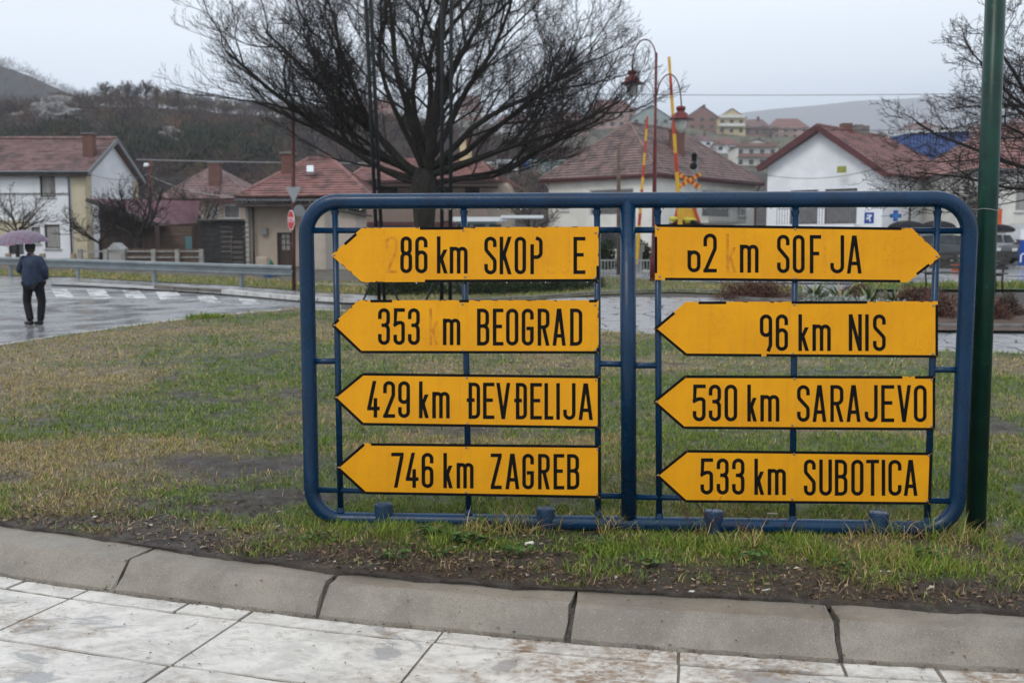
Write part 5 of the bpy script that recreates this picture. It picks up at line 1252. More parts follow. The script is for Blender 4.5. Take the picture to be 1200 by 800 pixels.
mb = MB(); q0 = [at(360, 204, 46.2), at(368, 204, 46.2), at(368, 196.5, 47), at(360, 196.5, 47)]; mb.add([p + Vector((0, -.12, .1)) for p in q0] + [p for p in q0], [(0, 1, 2, 3), (0, 4, 5, 1), (1, 5, 6, 2), (2, 6, 7, 3), (3, 7, 4, 0)]); mb.build('skylight', mat('skylight_glass', (.55, .6, .62), rough=.15), hE)
# its rendered annexe seen through the frame
xa, xb = at(367, 300, 42).x, at(418, 300, 42).x; zt0, zt1 = at(367, 240, 42).z, at(418, 252, 42).z; zb = hr(42) - .3
mb = MB(); mb.add([(xa, 42, zb), (xb, 42, zb), (xb, 42, zt1), (xa, 42, zt0), (xa, 45, zb), (xb, 45, zb), (xb, 45, zt1), (xa, 45, zt0)], [(0, 1, 2, 3), (1, 5, 6, 2), (3, 2, 6, 7), (4, 0, 3, 7)])
mb.build('annexe_wall', mat('render_pale', (.50, .44, .37), (.42, .36, .30), rough=.9, scale=1.2, bump=.2, bscale=15), hE)
mb = MB(); mb.bar((xa - .1, 43.4, zt0 + .07), (xb + .25, 43.4, zt1 + .03), 3.3, .09); mb.build('annexe_roof', trimd, hE)
mb = MB(); mb.box((at(386.5, 290, 41.9).x, 41.95, (zb + zt0) / 2), (.35, .12, zt0 - zb - .2)); mb.build('annexe_post', mat('grey_post', (.28, .26, .24), rough=.8), hE)

# ---- F: house behind the big tree
hF = thing('house', 'house with red hipped roof and maroon balcony behind the big bare tree', 'house', (at(520, 300, 60).x, 60, hr(60)))
a_, b_ = at(404, 212, 58), at(583, 211, 58); zc = a_.z; bR = at(610, 214.5, 66); r0, r1 = at(440, 188, 63), at(562, 188, 63); bL = Vector((a_.x, 68, zc))
bR = Vector((at(610, 214, 68).x, 68, zc))
slope(hF, a_, b_, r1, r0, tile_red, 13); slope(hF, b_, bR, r1, r1, tile_red, 13); slope(hF, a_, bL, r0, r0, tile_red, 13); slope(hF, bL, bR, r1, r0, tile_red, 13); ridge(hF, [a_, r0, r1, b_], tile_red); ridge(hF, [r1, bR], tile_red)
soffit(hF, [(a_.x, 58, zc - .3), (b_.x, 58, zc - .3), (b_.x, 60, zc - .3), (a_.x, 60, zc - .3)], wood_d)
mF = lambda px: at(px, 240, 60).x - at(408, 240, 60).x; zF = lambda py: at(0, py, 60).z
wall(hF, (at(408, 240, 60).x, 60), (at(596, 240, 60).x, 60), hr(60) - .3, zc, [(mF(545), mF(562), zF(243), zF(219), 'dark'), (mF(500), mF(530), zF(243), zF(219), 'dark'), (mF(440), mF(466), zF(243), zF(219), 'dark'), (mF(430), mF(470), zF(296), zF(268), 'dark'), (mF(545), mF(560), zF(290), zF(268))], wallb)
wall(hF, (at(596, 240, 60).x, 60), (at(596, 240, 60).x + .4, 67.5), hr(60) - .3, zc, [], wallb)
bx0, bx1 = at(404, 250, 58.6).x, at(571, 250, 58.6).x; zt, zb = at(0, 243.5, 58.6).z, at(0, 260, 58.6).z
mb = MB(); mb.box(((bx0 + bx1) / 2, 59.3, zb - .12), (bx1 - bx0, 1.5, .22)); bal = mb.build('balcony', trimm, hF)
mb = MB(); mb.box(((bx0 + bx1) / 2, 58.6, zt), (bx1 - bx0, .08, .07)); mb.build('handrail', trimm, bal)
mb = MB(); k = 62
for i in range(k): mb.box((bx0 + (bx1 - bx0) * (i + .5) / k, 58.6, (zt + zb) / 2), (.07, .03, zt - zb))
mb.build('railing_bars', mat('beige_bars', (.30, .22, .18), rough=.7), bal)['kind'] = 'stuff'
cp = at(546, 178, 61.5); mb = MB(); w_ = at(553.5, 170, 61.5).x - at(540, 170, 61.5).x
cH = at(546, 160, 61.5).z - cp.z
mb.box((cp.x, cp.y, cp.z + cH / 2 - .4), (w_, .7, cH + .8)); c_ = mb.build('chimney', wally, hF); mb = MB(); mb.box((cp.x + w_ * .3, cp.y - .37, cp.z + cH / 2), (w_ * .5, .06, cH * .95)); mb.build('brick_face', chim, c_)
mb = MB(); mb.prism([(cp.x - w_ * .65, cp.y - .6, cp.z + cH), (cp.x + w_ * .65, cp.y - .6, cp.z + cH), (cp.x, cp.y - .6, cp.z + cH + .35)], (0, 1, 0), 1.2); mb.build('chimney_cap', gutg, c_)
# pale kiosk roof to the right of the trunk
kio = thing('kiosk', 'flat roofed pale kiosk with white edge standing right of the tree trunk', 'kiosk', (at(570, 300, 50).x, 50, hr(50)))
xa, xb = at(531, 256, 50).x, at(594, 256, 50).x; z = at(0, 257, 50).z
mb = MB(); mb.box(((xa + xb) / 2, 51, z), (xb - xa, 2.6, .22)); mb.box(((xa + xb) / 2 + 2.1, 50.6, z + .12), (2.1, 2.2, .13)); mb.build('roof', mat('white_sheet', (.68, .71, .72), rough=.4), kio)
mb = MB(); mb.box(((xa + xb) / 2 - .2, 51.2, (z + hr(50)) / 2 - .05), (xb - xa - .7, 2, z - hr(50) - .1)); mb.build('wall', mat('kiosk_green', (.33, .40, .38), (.26, .31, .30), rough=.6, scale=2), kio)
for q in range(3):
    mb = MB(); mb.box((xa + .5 + q * .8, 50.18, z - .55), (.6, .05, .6)); mb.build('window', glass, kio)
mb = MB(); mb.box((at(605, 262, 50).x, 50.3, (z + hr(50)) / 2), (.12, .12, z - hr(50))); mb.build('post', steel, kio)

# ---- G: cream house with big hipped roof, corner towards the camera
hG = thing('house', 'cream house with large weathered hipped tile roof behind the level crossing barriers', 'house', (at(772, 290, 58.6).x, 58.6, hr(58)))
p0 = at(772, 203.5, 58); z = p0.z; u_ = Vector((-.755, .655, 0)); v_ = Vector((.67, .742, 0))
def solveL(px, d):   # length along d so that the corner projects to px
    t_ = (px - 600) / FPX; c_, s_ = math.cos(PITCH), math.sin(PITCH)
    lo, hi = 0, 30
    f = lambda l_: abs_px(p0 + d * l_) - px
    for _ in range(50):
        m_ = (lo + hi) / 2
        if (f(m_) > 0) == (f(0) > 0): lo = m_
        else: hi = m_
    return lo
def abs_px(p):
    d = Vector(p) - Vector((0, 0, CAMH)); dep = d.y * math.cos(PITCH) - d.z * math.sin(PITCH); return 600 + FPX * d.x / dep
la, lb = solveL(632, u_), solveL(896, v_)
p1 = p0 + u_ * la; p2 = p0 + v_ * lb; p3 = p1 + v_ * lb
zr = at(770, 146, 64).z
m0 = (p0 + p1) / 2 + v_ * la * .38; m1 = (p2 + p3) / 2 - v_ * la * .42; m0.z = m1.z = zr
if (m1 - m0).dot(v_) < .3: m1 = m0 + v_ * .3
slope(hG, p1, p0, m0, m0, tile_old, 20); slope(hG, p0, p2, m1, m0, tile_old, 20); slope(hG, p2, p3, m1, m1, tile_old, 20); slope(hG, p3, p1, m0, m1, tile_old, 20)
ridge(hG, [p0, m0, m1], tile_old); ridge(hG, [p1, m0], tile_old); ridge(hG, [p2, m1], tile_old)
i_ = .42
q0 = p0 + (u_ + v_) * i_; q1 = p1 + (v_ - u_) * i_; q2 = p2 + (u_ - v_) * i_; q3 = p3 - (u_ + v_) * i_
zb = hr(58) - .4; Lq = (q1 - q0).length; Lr = (q2 - q0).length
def hG_z(py, Y=60): return at(0, py, Y).z
wall(hG, q1, q0, zb, z - .12, [(Lq * .40, Lq * .80, hG_z(252), hG_z(221), 'shutter'), (Lq * .10, Lq * .20, hG_z(245), hG_z(230)), (Lq * .5, Lq * .8, hG_z(292), hG_z(266), 'dark')], wallc, panem=curt)
wall(hG, q0, q2, zb, z - .12, [(Lr * .43, Lr * .72, hG_z(253), hG_z(222, 62), 'shutter'), (Lr * .80, Lr * .90, hG_z(250), hG_z(225)), (Lr * .2, Lr * .3, hG_z(250), hG_z(225)), (Lr * .4, Lr * .7, hG_z(292), hG_z(268), 'dark')], wallc, panem=curt)
wall(hG, q1, q3, zb, z - .12, [], wallc)
for a_, b_, nn in ((p1, p0, 1), (p0, p2, 1)): 
    gutter(hG, a_ - Vector((0, 0, .05)), b_ - Vector((0, 0, .05)), trimm)
    mb = MB(); mb.bar(a_ + Vector((0, .1, -.12)), b_ + Vector((0, .1, -.12)), .12, .16); mb.build('fascia', trimd, hG)
for (A_, B_, C_, D_) in ((p1, p0, q0, q1), (p0, p2, q2, q0)): soffit(hG, [(p.x, p.y, z - .2) for p in (A_, B_, C_, D_)], trimm)
pipe(hG, [p1 + Vector((.3, -.0, -.1)), q1 + Vector((.1, -.1, -.6)), Vector((q1.x + .1, q1.y - .1, zb))], trimw); pipe(hG, [p2 + Vector((-.3, -.2, -.1)), Vector((q2.x, q2.y - .1, z - .7)), Vector((q2.x, q2.y - .1, zb))], trimm)
cp = at(793, 165, 63.5); chimney(hG, (cp.x, cp.y, cp.z - 1.2), .85, at(793, 153, 63.5).z - cp.z + 1.2, cap=True)
mb = MB(); bb = q0 + v_ * Lr * .42; mb.bar(bb + Vector((0, -.5, hG_z(259) - z)), bb + v_ * Lr * .38 + Vector((0, -.5, hG_z(259) - z)), .9, .15); bal = mb.build('balcony', wallc, hG)
mb = MB()
for q in range(26): pq = bb + v_ * Lr * .38 * q / 25 + Vector((.3, -.95, 0)); mb.box((pq.x, pq.y, hG_z(251)), (.03, .03, .95))
mb.bar(bb + Vector((.3, -.95, hG_z(243) - z)), bb + v_ * Lr * .38 + Vector((.3, -.95, hG_z(243) - z)), .05, .05); mb.build('railing', gutg, bal)

# ---- H: white gabled house
hH = thing('house', 'white house with broad gable, maroon eaves and red tile roof', 'house', (at(1037, 290, 55.5).x, 55.5, hr(55)))
p0 = at(1040, 203.5, 55); z0_ = p0.z; u_ = Vector((-.76, .65, 0)); v_ = Vector((.70, .714, 0))
la = solveL(887, u_); p1 = p0 + u_ * la; z1_ = at(887, 196.5, p1.y).z; p1.z = z1_
lb = 11.5; apx = p0.lerp(p1, .53); apx = Vector((apx.x, apx.y, at(950, 147, apx.y).z))
re = apx + v_ * lb * .72; p2 = p0 + v_ * lb * 1.15; p3 = p1 + v_ * lb * 1.1
slope(hH, p0, p2, re, apx, tile_red, 18); slope(hH, p1, p3, re, apx, tile_red, 18); slope(hH, p2, Vector((p3.x, p3.y, p2.z)), re, re, tile_red, 16)
ridge(hH, [apx, re, p2], tile_red)
i_ = .5; q0 = p0 + u_ * .42 + v_ * i_; q1 = p1 - u_ * .4 + v_ * i_; Lq = (XY(q1) - XY(q0)).length; zb = hr(55) - .4
zH = lambda py, Y=57: at(0, py, Y).z
sH = lambda px: max(0, (abs_px(Vector((q1.x, q1.y, 4))) - px) / (abs_px(Vector((q1.x, q1.y, 4))) - abs_px(Vector((q0.x, q0.y, 4)))) * Lq)
zw = min(z0_, z1_) - .05
# gable wall as one sheet under the sloping eaves: rectangle plus pentagon top
ops = [(sH(928), sH(961), zH(262), zH(221), 'shutter', 'trim_dark'), (sH(969), sH(1006), zH(262), zH(221), 'shutter', 'trim_dark')]
P = wall(hH, q1, q0, zb, zH(212), ops, wallw)
mb = MB(); ga = apx + v_ * i_ - Vector((0, 0, .3))
mb.add([Vector((q1.x, q1.y, zH(212))), Vector((q0.x, q0.y, zH(212))), Vector((q0.x, q0.y, z0_ + .05)), ga, Vector((q1.x, q1.y, z1_ + .05))], [(0, 1, 2, 3, 4)]); mb.build('gable', wallw, hH, recalc=False)
q2 = p2 + u_ * .42 - v_ * .4; Lr = (XY(q2) - XY(q0)).length
wall(hH, q0, q2, zb, z0_, [(Lr * .52, Lr * .62, zH(240), zH(218)), (Lr * .3, Lr * .4, zH(290), zH(262), 'dark'), (Lr * .75, Lr * .85, zH(240), zH(218), 'window', 'trim_dark'), (Lr * .7, Lr * .8, zH(292), zH(262), 'dark')], wallw, panem=curt)
for a_, b_ in ((p0, apx), (apx, p1)):
    mb = MB(); mb.bar(a_ + Vector((0, 0, -.10)) - v_ * .02, b_ + Vector((0, 0, -.10)) - v_ * .02, .10, .34); mb.build('barge_board', trimm, hH)
    mb = MB(); mb.bar(a_ + v_ * .28 - Vector((0, 0, .16)), b_ + v_ * .28 - Vector((0, 0, .16)), .5, .05); mb.build('verge_soffit', trimm, hH)
gutter(hH, p0 - Vector((0, 0, .06)), p2 - Vector((0, 0, .06)), trimm)
pp = q0 + v_ * 3.6; pipe(hH, [Vector((pp.x + .3, pp.y - .4, z0_ - .1)), Vector((pp.x, pp.y - .08, z0_ - .6)), Vector((pp.x, pp.y - .08, zb))], trimd)
mb = MB(); c_ = at(985, 199, 56.8); ang = math.atan2(-u_.y, -u_.x)
mb.box(c_ + Vector((0, -.2, 0)), (.52, .06, .36), rz=ang); mb.build('wall_plaque', mat('yellow_green_plaque', (.30, .29, .06), (.22, .24, .05), rough=.5, scale=5), hH)
cp = apx.lerp(re, .43); cp = Vector((cp.x, cp.y, cp.z - .35)); chimney(hH, cp, .6, at(1012, 145, cp.y).z - cp.z, cap=False)
for t_ in (.62, .72):
    cq = apx.lerp(re, t_); chimney(hH, (cq.x, cq.y, cq.z - .2), .5, .65, mat('cap_concrete', (.12, .11, .10)), cap=False)
# balcony with railing in front of the two windows
zbt, zbb = zH(243, 56), zH(263, 56); ba = q1.lerp(q0, (sH(918)) / Lq); bb = q1.lerp(q0, sH(1010) / Lq); off = Vector((-.5, -.75, 0))
ba = XY(ba); bb = XY(bb)
mb = MB(); mb.bar(ba + off / 2 + Vector((0, 0, zbb - .08)), bb + off / 2 + Vector((0, 0, zbb - .08)), .95, .16); bal = mb.build('balcony', wallw, hH)
mb = MB(); mb.bar(ba + off + Vector((0, 0, zbt)), bb + off + Vector((0, 0, zbt)), .05, .05)
for q in range(30): p = ba.lerp(bb, q / 29) + off; mb.box((p.x, p.y, (zbt + zbb) / 2), (.03, .03, zbt - zbb))
mb.build('railing', gutg, bal)
# blue signs on its wall
bluep = mat('sign_blue', (.012, .06, .30), rough=.4); whp = mat('sign_white', (.75, .76, .78), rough=.4)
dH = (XY(q0) - XY(q1)).normalized(); 
sg = thing('hospital_sign', 'square blue sign with white figure on the white house wall', 'sign', at(1018.5, 255.5, 54.2))
c_ = at(1018.5, 255.5, 54.2); mb = MB(); mb.box(c_, (.50, .05, .60)); mb.build('panel', bluep, sg)
mb = MB(); Pq = [c_ + Vector((x * .5, -.032, z * .6)) for x, z in ((-.28, .30), (.26, .30), (.26, .18), (.08, .0), (.2, -.32), (.02, -.32), (-.06, -.06), (-.2, -.06), (-.2, -.18), (-.3, -.18), (-.3, .06), (-.06, .10), (.02, .18), (-.28, .18))]
mb.prism(Pq, (0, 1, 0), .006); mb.build('figure', whp, sg)
mb = MB(); mb.bar(c_ + Vector((0, .3, .25)), c_ + Vector((0, .02, .25)), .03, .03); mb.build('bracket', steel, sg)
sg = thing('pharmacy_cross', 'blue cross sign sticking out from the white house', 'sign', at(1050, 253, 53.5)); c_ = at(1050, 253, 53.5)
mb = MB(); a1, a3 = .10, .29
mb.prism([c_ + Vector((x, 0, z)) for x, z in ((-a1, -a3), (a1, -a3), (a1, -a1), (a3, -a1), (a3, a1), (a1, a1), (a1, a3), (-a1, a3), (-a1, a1), (-a3, a1), (-a3, -a1), (-a1, -a1))], (0, 1, 0), .12); mb.build('cross', bluep, sg)
a1, a3 = .035, .17
mb = MB(); mb.prism([c_ + Vector((x, -.004, z)) for x, z in ((-a1, -a3), (a1, -a3), (a1, -a1), (a3, -a1), (a3, a1), (a1, a1), (a1, a3), (-a1, a3), (-a1, a1), (-a3, a1), (-a3, -a1), (-a1, -a1))], (0, 1, 0), .003); mb.build('inner_cross', mat('cross_light_blue', (.03, .22, .42), rough=.4), sg)
mb = MB(); mb.bar(c_ + Vector((-.28, .06, 0)), c_ + Vector((-.6, .5, 0)), .04, .04); mb.build('bracket', steel, sg)
# dark domed awnings
awn = mat('awning_dark', (.012, .013, .016), (.022, .022, .026), spec=.1, rough=.7, scale=3)
for k_, (px, py, w_, lab) in enumerate(((1062, 268, 1.0, 'leftmost of the three dark domed awnings on the white houses'), (1098, 268, .95, 'middle one of the three dark domed awnings, seen through the frame corner'), (1168, 272, .95, 'dark domed awning just right of the green post'))):
    c_ = at(px, py, 52.5); o = thing('domed_awning', lab, 'awning', c_, 'dark domed awnings'); mb = MB(); V = []; F = []; na, nb_ = 12, 5
    for i in range(na + 1):
        for j in range(nb_ + 1):
            a_ = PI * i / na; e_ = PI / 2 * j / nb_; V.append(c_ + Vector((-math.cos(a_) * w_ * (1), -math.sin(e_) * .9 * math.sin(a_) , math.sin(a_) * math.cos(e_) * .42)))
    for i in range(na):
        for j in range(nb_): F.append((i * (nb_ + 1) + j, (i + 1) * (nb_ + 1) + j, (i + 1) * (nb_ + 1) + j + 1, i * (nb_ + 1) + j + 1))
    mb.add(V, F); mb.build('hood', awn, o, smooth=True, recalc=False)
    mb = MB(); mb.tube([c_ + Vector((-math.cos(a_) * w_, -math.sin(a_) * .9, 0)) for a_ in np.linspace(0, PI, 10)], .03, 5); mb.build('rim', trimd, o)
# dark shopfronts beneath
# ---- I: beige building at the right edge
hI = thing('building', 'pale beige two storey building with red roof at the right edge', 'building', (at(1220, 300, 52).x, 52, hr(52)))
xa = at(1141, 250, 53).x; xb = at(1420, 250, 53).x; zt = at(0, 199, 53).z; mI = lambda px: at(px, 250, 53).x - xa; zI = lambda py: at(0, py, 53).z
wall(hI, (xa, 53), (xb, 53), hr(52) - .3, zt, [(mI(1189), mI(1208), zI(248), zI(222)), (mI(1150), mI(1164), zI(248), zI(222)), (mI(1240), mI(1262), zI(248), zI(222)), (mI(1176), mI(1199), zI(306), zI(277), 'dark'), (mI(1152), mI(1166), zI(300), zI(278), 'dark')], wallc, panem=curt)
wall(hI, (xa, 53), (xa, 63), hr(52) - .3, zt, [], wallc); wall(hI, (xb, 53), (xb, 63), hr(52) - .3, zt, [], wallc)
a_, b_ = Vector((xa - .4, 52.5, zt - .05)), Vector((xb + .4, 52.5, zt - .05)); zr = zt + 3.0
c_, d_ = Vector((xb - 4, 58, zr)), Vector((xa + 3.5, 58, zr)); slope(hI, a_, b_, c_, d_, tile_red, 14); slope(hI, a_, Vector((a_.x, 63.5, a_.z)), d_, d_, tile_red, 14); slope(hI, Vector((a_.x, 63.5, a_.z)), Vector((b_.x, 63.5, a_.z)), c_, d_, tile_red, 14); slope(hI, b_, Vector((b_.x, 63.5, a_.z)), c_, c_, tile_red, 14)
gutter(hI, a_, b_); pipe(hI, [Vector((at(1172, 230, 52.9).x, 52.9, zt)), Vector((at(1172, 230, 52.9).x, 52.9, hr(52)))], trimw)
aw = thing('sloping_awning', 'light grey canvas shop awning over the entrance at the right edge', 'awning', at(1195, 270, 52))
q = [at(1178, 276, 51.2), at(1225, 276, 51.2), at(1228, 262, 52.9), at(1184, 262, 52.9)]; mb = MB(); mb.add(q + [p - Vector((0, 0, .05)) for p in q], [(0, 1, 2, 3), (4, 5, 6, 7), (0, 1, 5, 4), (1, 2, 6, 5), (3, 0, 4, 7)]); mb.build('canvas', mat('awning_grey', (.42, .43, .44), (.34, .35, .36), rough=.7, scale=4), aw)
mb = MB(); mb.bar(q[0] - Vector((0, .0, .1)), q[1] - Vector((0, 0, .1)), .03, .2); mb.build('valance', mat('awning_white', (.55, .56, .57), rough=.7), aw)
sg = thing('orange_sign', 'upright orange sign board just right of the green post', 'sign', at(1169, 253, 50.5)); mb = MB(); mb.box(at(1170, 254, 50.5), (.30, .1, .78)); mb.build('board', mat('orange', (.62, .12, .03), (.5, .09, .03), rough=.5, scale=5), sg)
mb = MB(); mb.bar(at(1172, 247, 50.5), at(1172, 247, 52.9), .04, .04); mb.build('bracket', steel, sg)
ps = at(1199, 262, 44); zg_ = hr(44)
sg = thing('bank_sign', 'blue and white free standing sign at the right edge', 'sign', (ps.x, 44, zg_)); mb = MB(); mb.box((at(1203, 300, 44).x, 44, at(0, 296, 44).z), (.62, .12, at(0, 281, 44).z - at(0, 311, 44).z)); mb.build('blue_panel', bluep, sg)
mb = MB(); mb.box((at(1203, 300, 44).x, 44, at(0, 275, 44).z), (.62, .12, at(0, 268, 44).z - at(0, 281, 44).z)); mb.build('white_panel', whp, sg)
mb = MB(); c_ = at(1199.5, 302, 43.92); mb.tube([c_ + Vector((-.12, 0, -.2)), c_ + Vector((-.12, 0, .1)), c_ + Vector((-.04, 0, .17)), c_ + Vector((.1, 0, .17))], .03, 5); mb.build('white_curve', whp, sg); mb = MB(); mb.box((at(1203, 300, 44).x, 44, (zg_ + at(0, 311, 44).z) / 2), (.1, .1, at(0, 311, 44).z - zg_)); mb.build('post', steel, sg)

# ---- blue sheet metal hall behind
hJ = thing('warehouse', 'blue sheet metal hall with white roof edge behind the white gabled house', 'warehouse', (at(1100, 200, 112).x, 112, hr(112)))
a_, b_ = at(1060, 156.5, 112), at(1135, 153.5, 112); z_ = hr(100) - 1
mb = MB(); k = 40
for i in range(k):
    t0, t1 = i / k, (i + 1) / k; p, q = a_.lerp(b_, t0), a_.lerp(b_, t1); o_ = -.08 * (i % 2)
    mb.quad(Vector((p.x, 112 + o_, z_)), Vector((q.x, 112 + o_, z_)), Vector((q.x, 112 + o_, q.z)), Vector((p.x, 112 + o_, p.z)))
mb.build('wall', mat('blue_sheet', (.045, .10, .30), (.035, .08, .25), rough=.5, scale=.5), hJ, recalc=False)
mb = MB(); mb.bar(a_ + Vector((0, 4, .15)), b_ + Vector((0, 4, .15)), 8.6, .35); mb.build('roof', mat('white_sheet', (.68, .71, .72)), hJ)
mb = MB(); mb.box((a_.x + .1, 116, (z_ + a_.z) / 2), (.1, 8, a_.z - z_)); mb.build('side_wall', MATS['blue_sheet'], hJ)

# ---- houses on the far slope
cols_w = {'w': wallw, 'c': wallc, 'y': wally, 'b': mat('brick_plain', (.25, .13, .105), (.20, .105, .085), rough=.9, scale=.6), 'p': mat('pink_render', (.42, .28, .25), (.36, .24, .21), rough=.9, scale=.6), 'g': mat('grey_green_render', (.30, .36, .34), (.26, .30, .29), rough=.9, scale=.5)}
far = [  # px left, px right, py base, py eaves, py ridge, wall, gable?, label
 (806, 840, 153, 136, 124, 'b', 1, 'unfinished brick house with gable and dark openings on the far hillside'),
 (841, 874, 158, 138, 127, 'y', 1, 'yellow three storey house with balconies on the far hillside'),
 (872, 902, 160, 149, 140, 'b', 0, 'low brick house right of the yellow one on the hillside'),
 (740, 786, 156, 138, 123, 'g', 1, 'pale green gabled house behind the lamp post on the hillside'),
 (690, 745, 150, 131, 117, 'p', 0, 'pink house with wide tiled roof, highest on the hill behind the lamp'),
 (640, 690, 158, 145, 131, 'p', 0, 'pink roofed house among the right branches of the big tree'),
 (862, 912, 196, 172, 163, 'c', 1, 'half built concrete house with open storeys below the yellow house'),
 (838, 864, 178, 170, 162, 'w', 0, 'small white house with pink roof below the brick one'),
 (812, 836, 172, 165, 158, 'w', 0, 'low white house with faded roof beside the chimney of the cream house'),
 (399, 432, 140, 126, 112, 'p', 1, 'tall pink house seen through the left branches of the big tree'),
 (428, 462, 142, 130, 117, 'p', 0, 'pink house with broad roof just left of the big trunk on the hillside'),
 (536, 566, 150, 130, 112, 'c', 0, 'cream house seen through the branches just right of the trunk'),
 (580, 622, 160, 146, 134, 'w', 0, 'white house with pink roof in the middle of the branches'),
 (905, 948, 163, 150, 139, 'p', 0, 'row house with red roof at the hill crest left of the gable'),
 (1062, 1106, 168, 152, 144, 'c', 0, 'house with red roof just above the blue hall'),
 (1185, 1230, 168, 150, 138, 'w', 0, 'white house on the hill at the right edge'),
]
far += [(1130, 1165, 172, 158, 148, 'p', 0, 'pink house on the hill just left of the green post'), (960, 990, 168, 155, 148, 'w', 0, 'house just behind the gable top of the white house')]
for k_, (xa_, xb_, yb_, ye_, yr_, wc, gb, lab) in enumerate(far):
    pm = on_hill((xa_ + xb_) / 2, min(yb_, 215), CR2, 225, 460, 4) if yb_ < 205 else None
    Y = pm.y if yb_ >= np.interp((xa_ + xb_) / 2, *CR2) + 1 else 455
    Y = max(Y, 228); h_ = thing('hillside_house', lab, 'house', (at((xa_ + xb_) / 2, yb_, Y).x, Y, at(0, yb_, Y).z), 'houses on the far hillside')
    a_, b_ = at(xa_, ye_, Y), at(xb_, ye_, Y); zb = at(0, yb_, Y).z - 2; dp = (b_.x - a_.x) * .8; zr = at(0, yr_, Y + dp * (0 if gb else .5)).z; zb0_ = at(0, yb_, Y).z
    Wd = b_.x - a_.x; hgt = a_.z - zb0_; ns = max(1, round(hgt / 3)); nw = max(2, round(Wd / 4)); ops = []
    for s_ in range(ns):
        zc = zb0_ + hgt * (s_ + .25) / ns; zd = zb0_ + hgt * (s_ + .75) / ns
        for q in range(nw): ops.append((Wd * (q + .3) / nw, Wd * (q + .7) / nw, zc, zd, 'dark'))
    if gb and hgt > 3: ops = [o for o in ops]
    wall(h_, (a_.x, Y), (b_.x, Y), zb, a_.z, ops, cols_w[wc], gable=(Wd / 2, zr - .3) if gb else None)
    wall(h_, (a_.x, Y), (a_.x, Y + dp), zb, a_.z, [], cols_w[wc]); wall(h_, (b_.x, Y), (b_.x, Y + dp), zb, a_.z, [], cols_w[wc])
    ov = .5; tm = (tile_pink, tile_red, tile_pink)[k_ % 3]; z = a_.z
    if gb:
        xm = (a_.x + b_.x) / 2
        slope(h_, (a_.x - ov, Y - ov, z - .3), (a_.x - ov, Y + dp, z - .3), (xm, Y + dp, zr), (xm, Y - ov, zr), tm, 6, .15); slope(h_, (b_.x + ov, Y - ov, z - .3), (b_.x + ov, Y + dp, z - .3), (xm, Y + dp, zr), (xm, Y - ov, zr), tm, 6, .15)
    else:
        L_, R__ = a_.x - ov, b_.x + ov; i2 = Wd * .25
        slope(h_, (L_, Y - ov, z), (R__, Y - ov, z), (R__ - i2, Y + dp / 2, zr), (L_ + i2, Y + dp / 2, zr), tm, 7, .12); slope(h_, (L_, Y - ov, z), (L_, Y + dp + ov, z), (L_ + i2, Y + dp / 2, zr), (L_ + i2, Y + dp / 2, zr), tm, 7, .12); slope(h_, (R__, Y - ov, z), (R__, Y + dp + ov, z), (R__ - i2, Y + dp / 2, zr), (R__ - i2, Y + dp / 2, zr), tm, 7, .12)
    if wc in 'yc' :
        for s_ in range(1, ns + (1 if gb else 0)):
            mb = MB(); zc = zb0_ + hgt * s_ / ns; mb.box((a_.x + Wd * .5, Y - .8, zc), (Wd * .9, 1.6, .25)); bl_ = mb.build('balcony', cols_w['w' if wc == 'y' else 'b'], h_)
            mb = MB(); mb.box((a_.x + Wd * .5, Y - 1.55, zc + .6), (Wd * .9, .08, .9)); mb.build('parapet', cols_w['c' if wc == 'y' else 'b'], bl_)
    if k_ % 2 == 0: chimney(h_, ((a_.x + b_.x) / 2 + Wd * .12, Y + dp * .4, zr - 1.2), 1.0, 2.2, cap=False)
# blue tarpaulin covered stall and small sheds in the gap left of the cream house
tp = thing('tarpaulin', 'bright blue tarpaulin over a stack in the gap beyond the branches', 'tarpaulin', at(630, 193, 150)); mb = MB(); mb.blob(at(630, 195, 150), 1.6, seed=5, amp=.2, sq=(1.4, 1, .8)); mb.build('sheet', mat('blue_tarp', (.05, .16, .45), rough=.4), tp)
for k_, (px, py, w2) in enumerate(((583, 193, 4), (640, 190, 5), (596, 190, 3))):
    c_ = at(px, py, 150); s_ = thing('small_shed', ['white roofed shed low behind the branches, left of the blue tarpaulin', 'pale green shed just right of the blue tarpaulin', 'narrow pale shed between the tarpaulin and the tree'][k_], 'shed', c_)
    mb = MB(); mb.box(c_ - Vector((0, 0, 1)), (w2, 3, 2)); mb.build('wall', cols_w['cgw'[k_]], s_); mb = MB(); mb.box(c_ + Vector((0, 0, .12)), (w2 + .6, 3.6, .2)); mb.build('roof', MATS['white_sheet'] if k_ != 1 else cols_w['g'], s_)
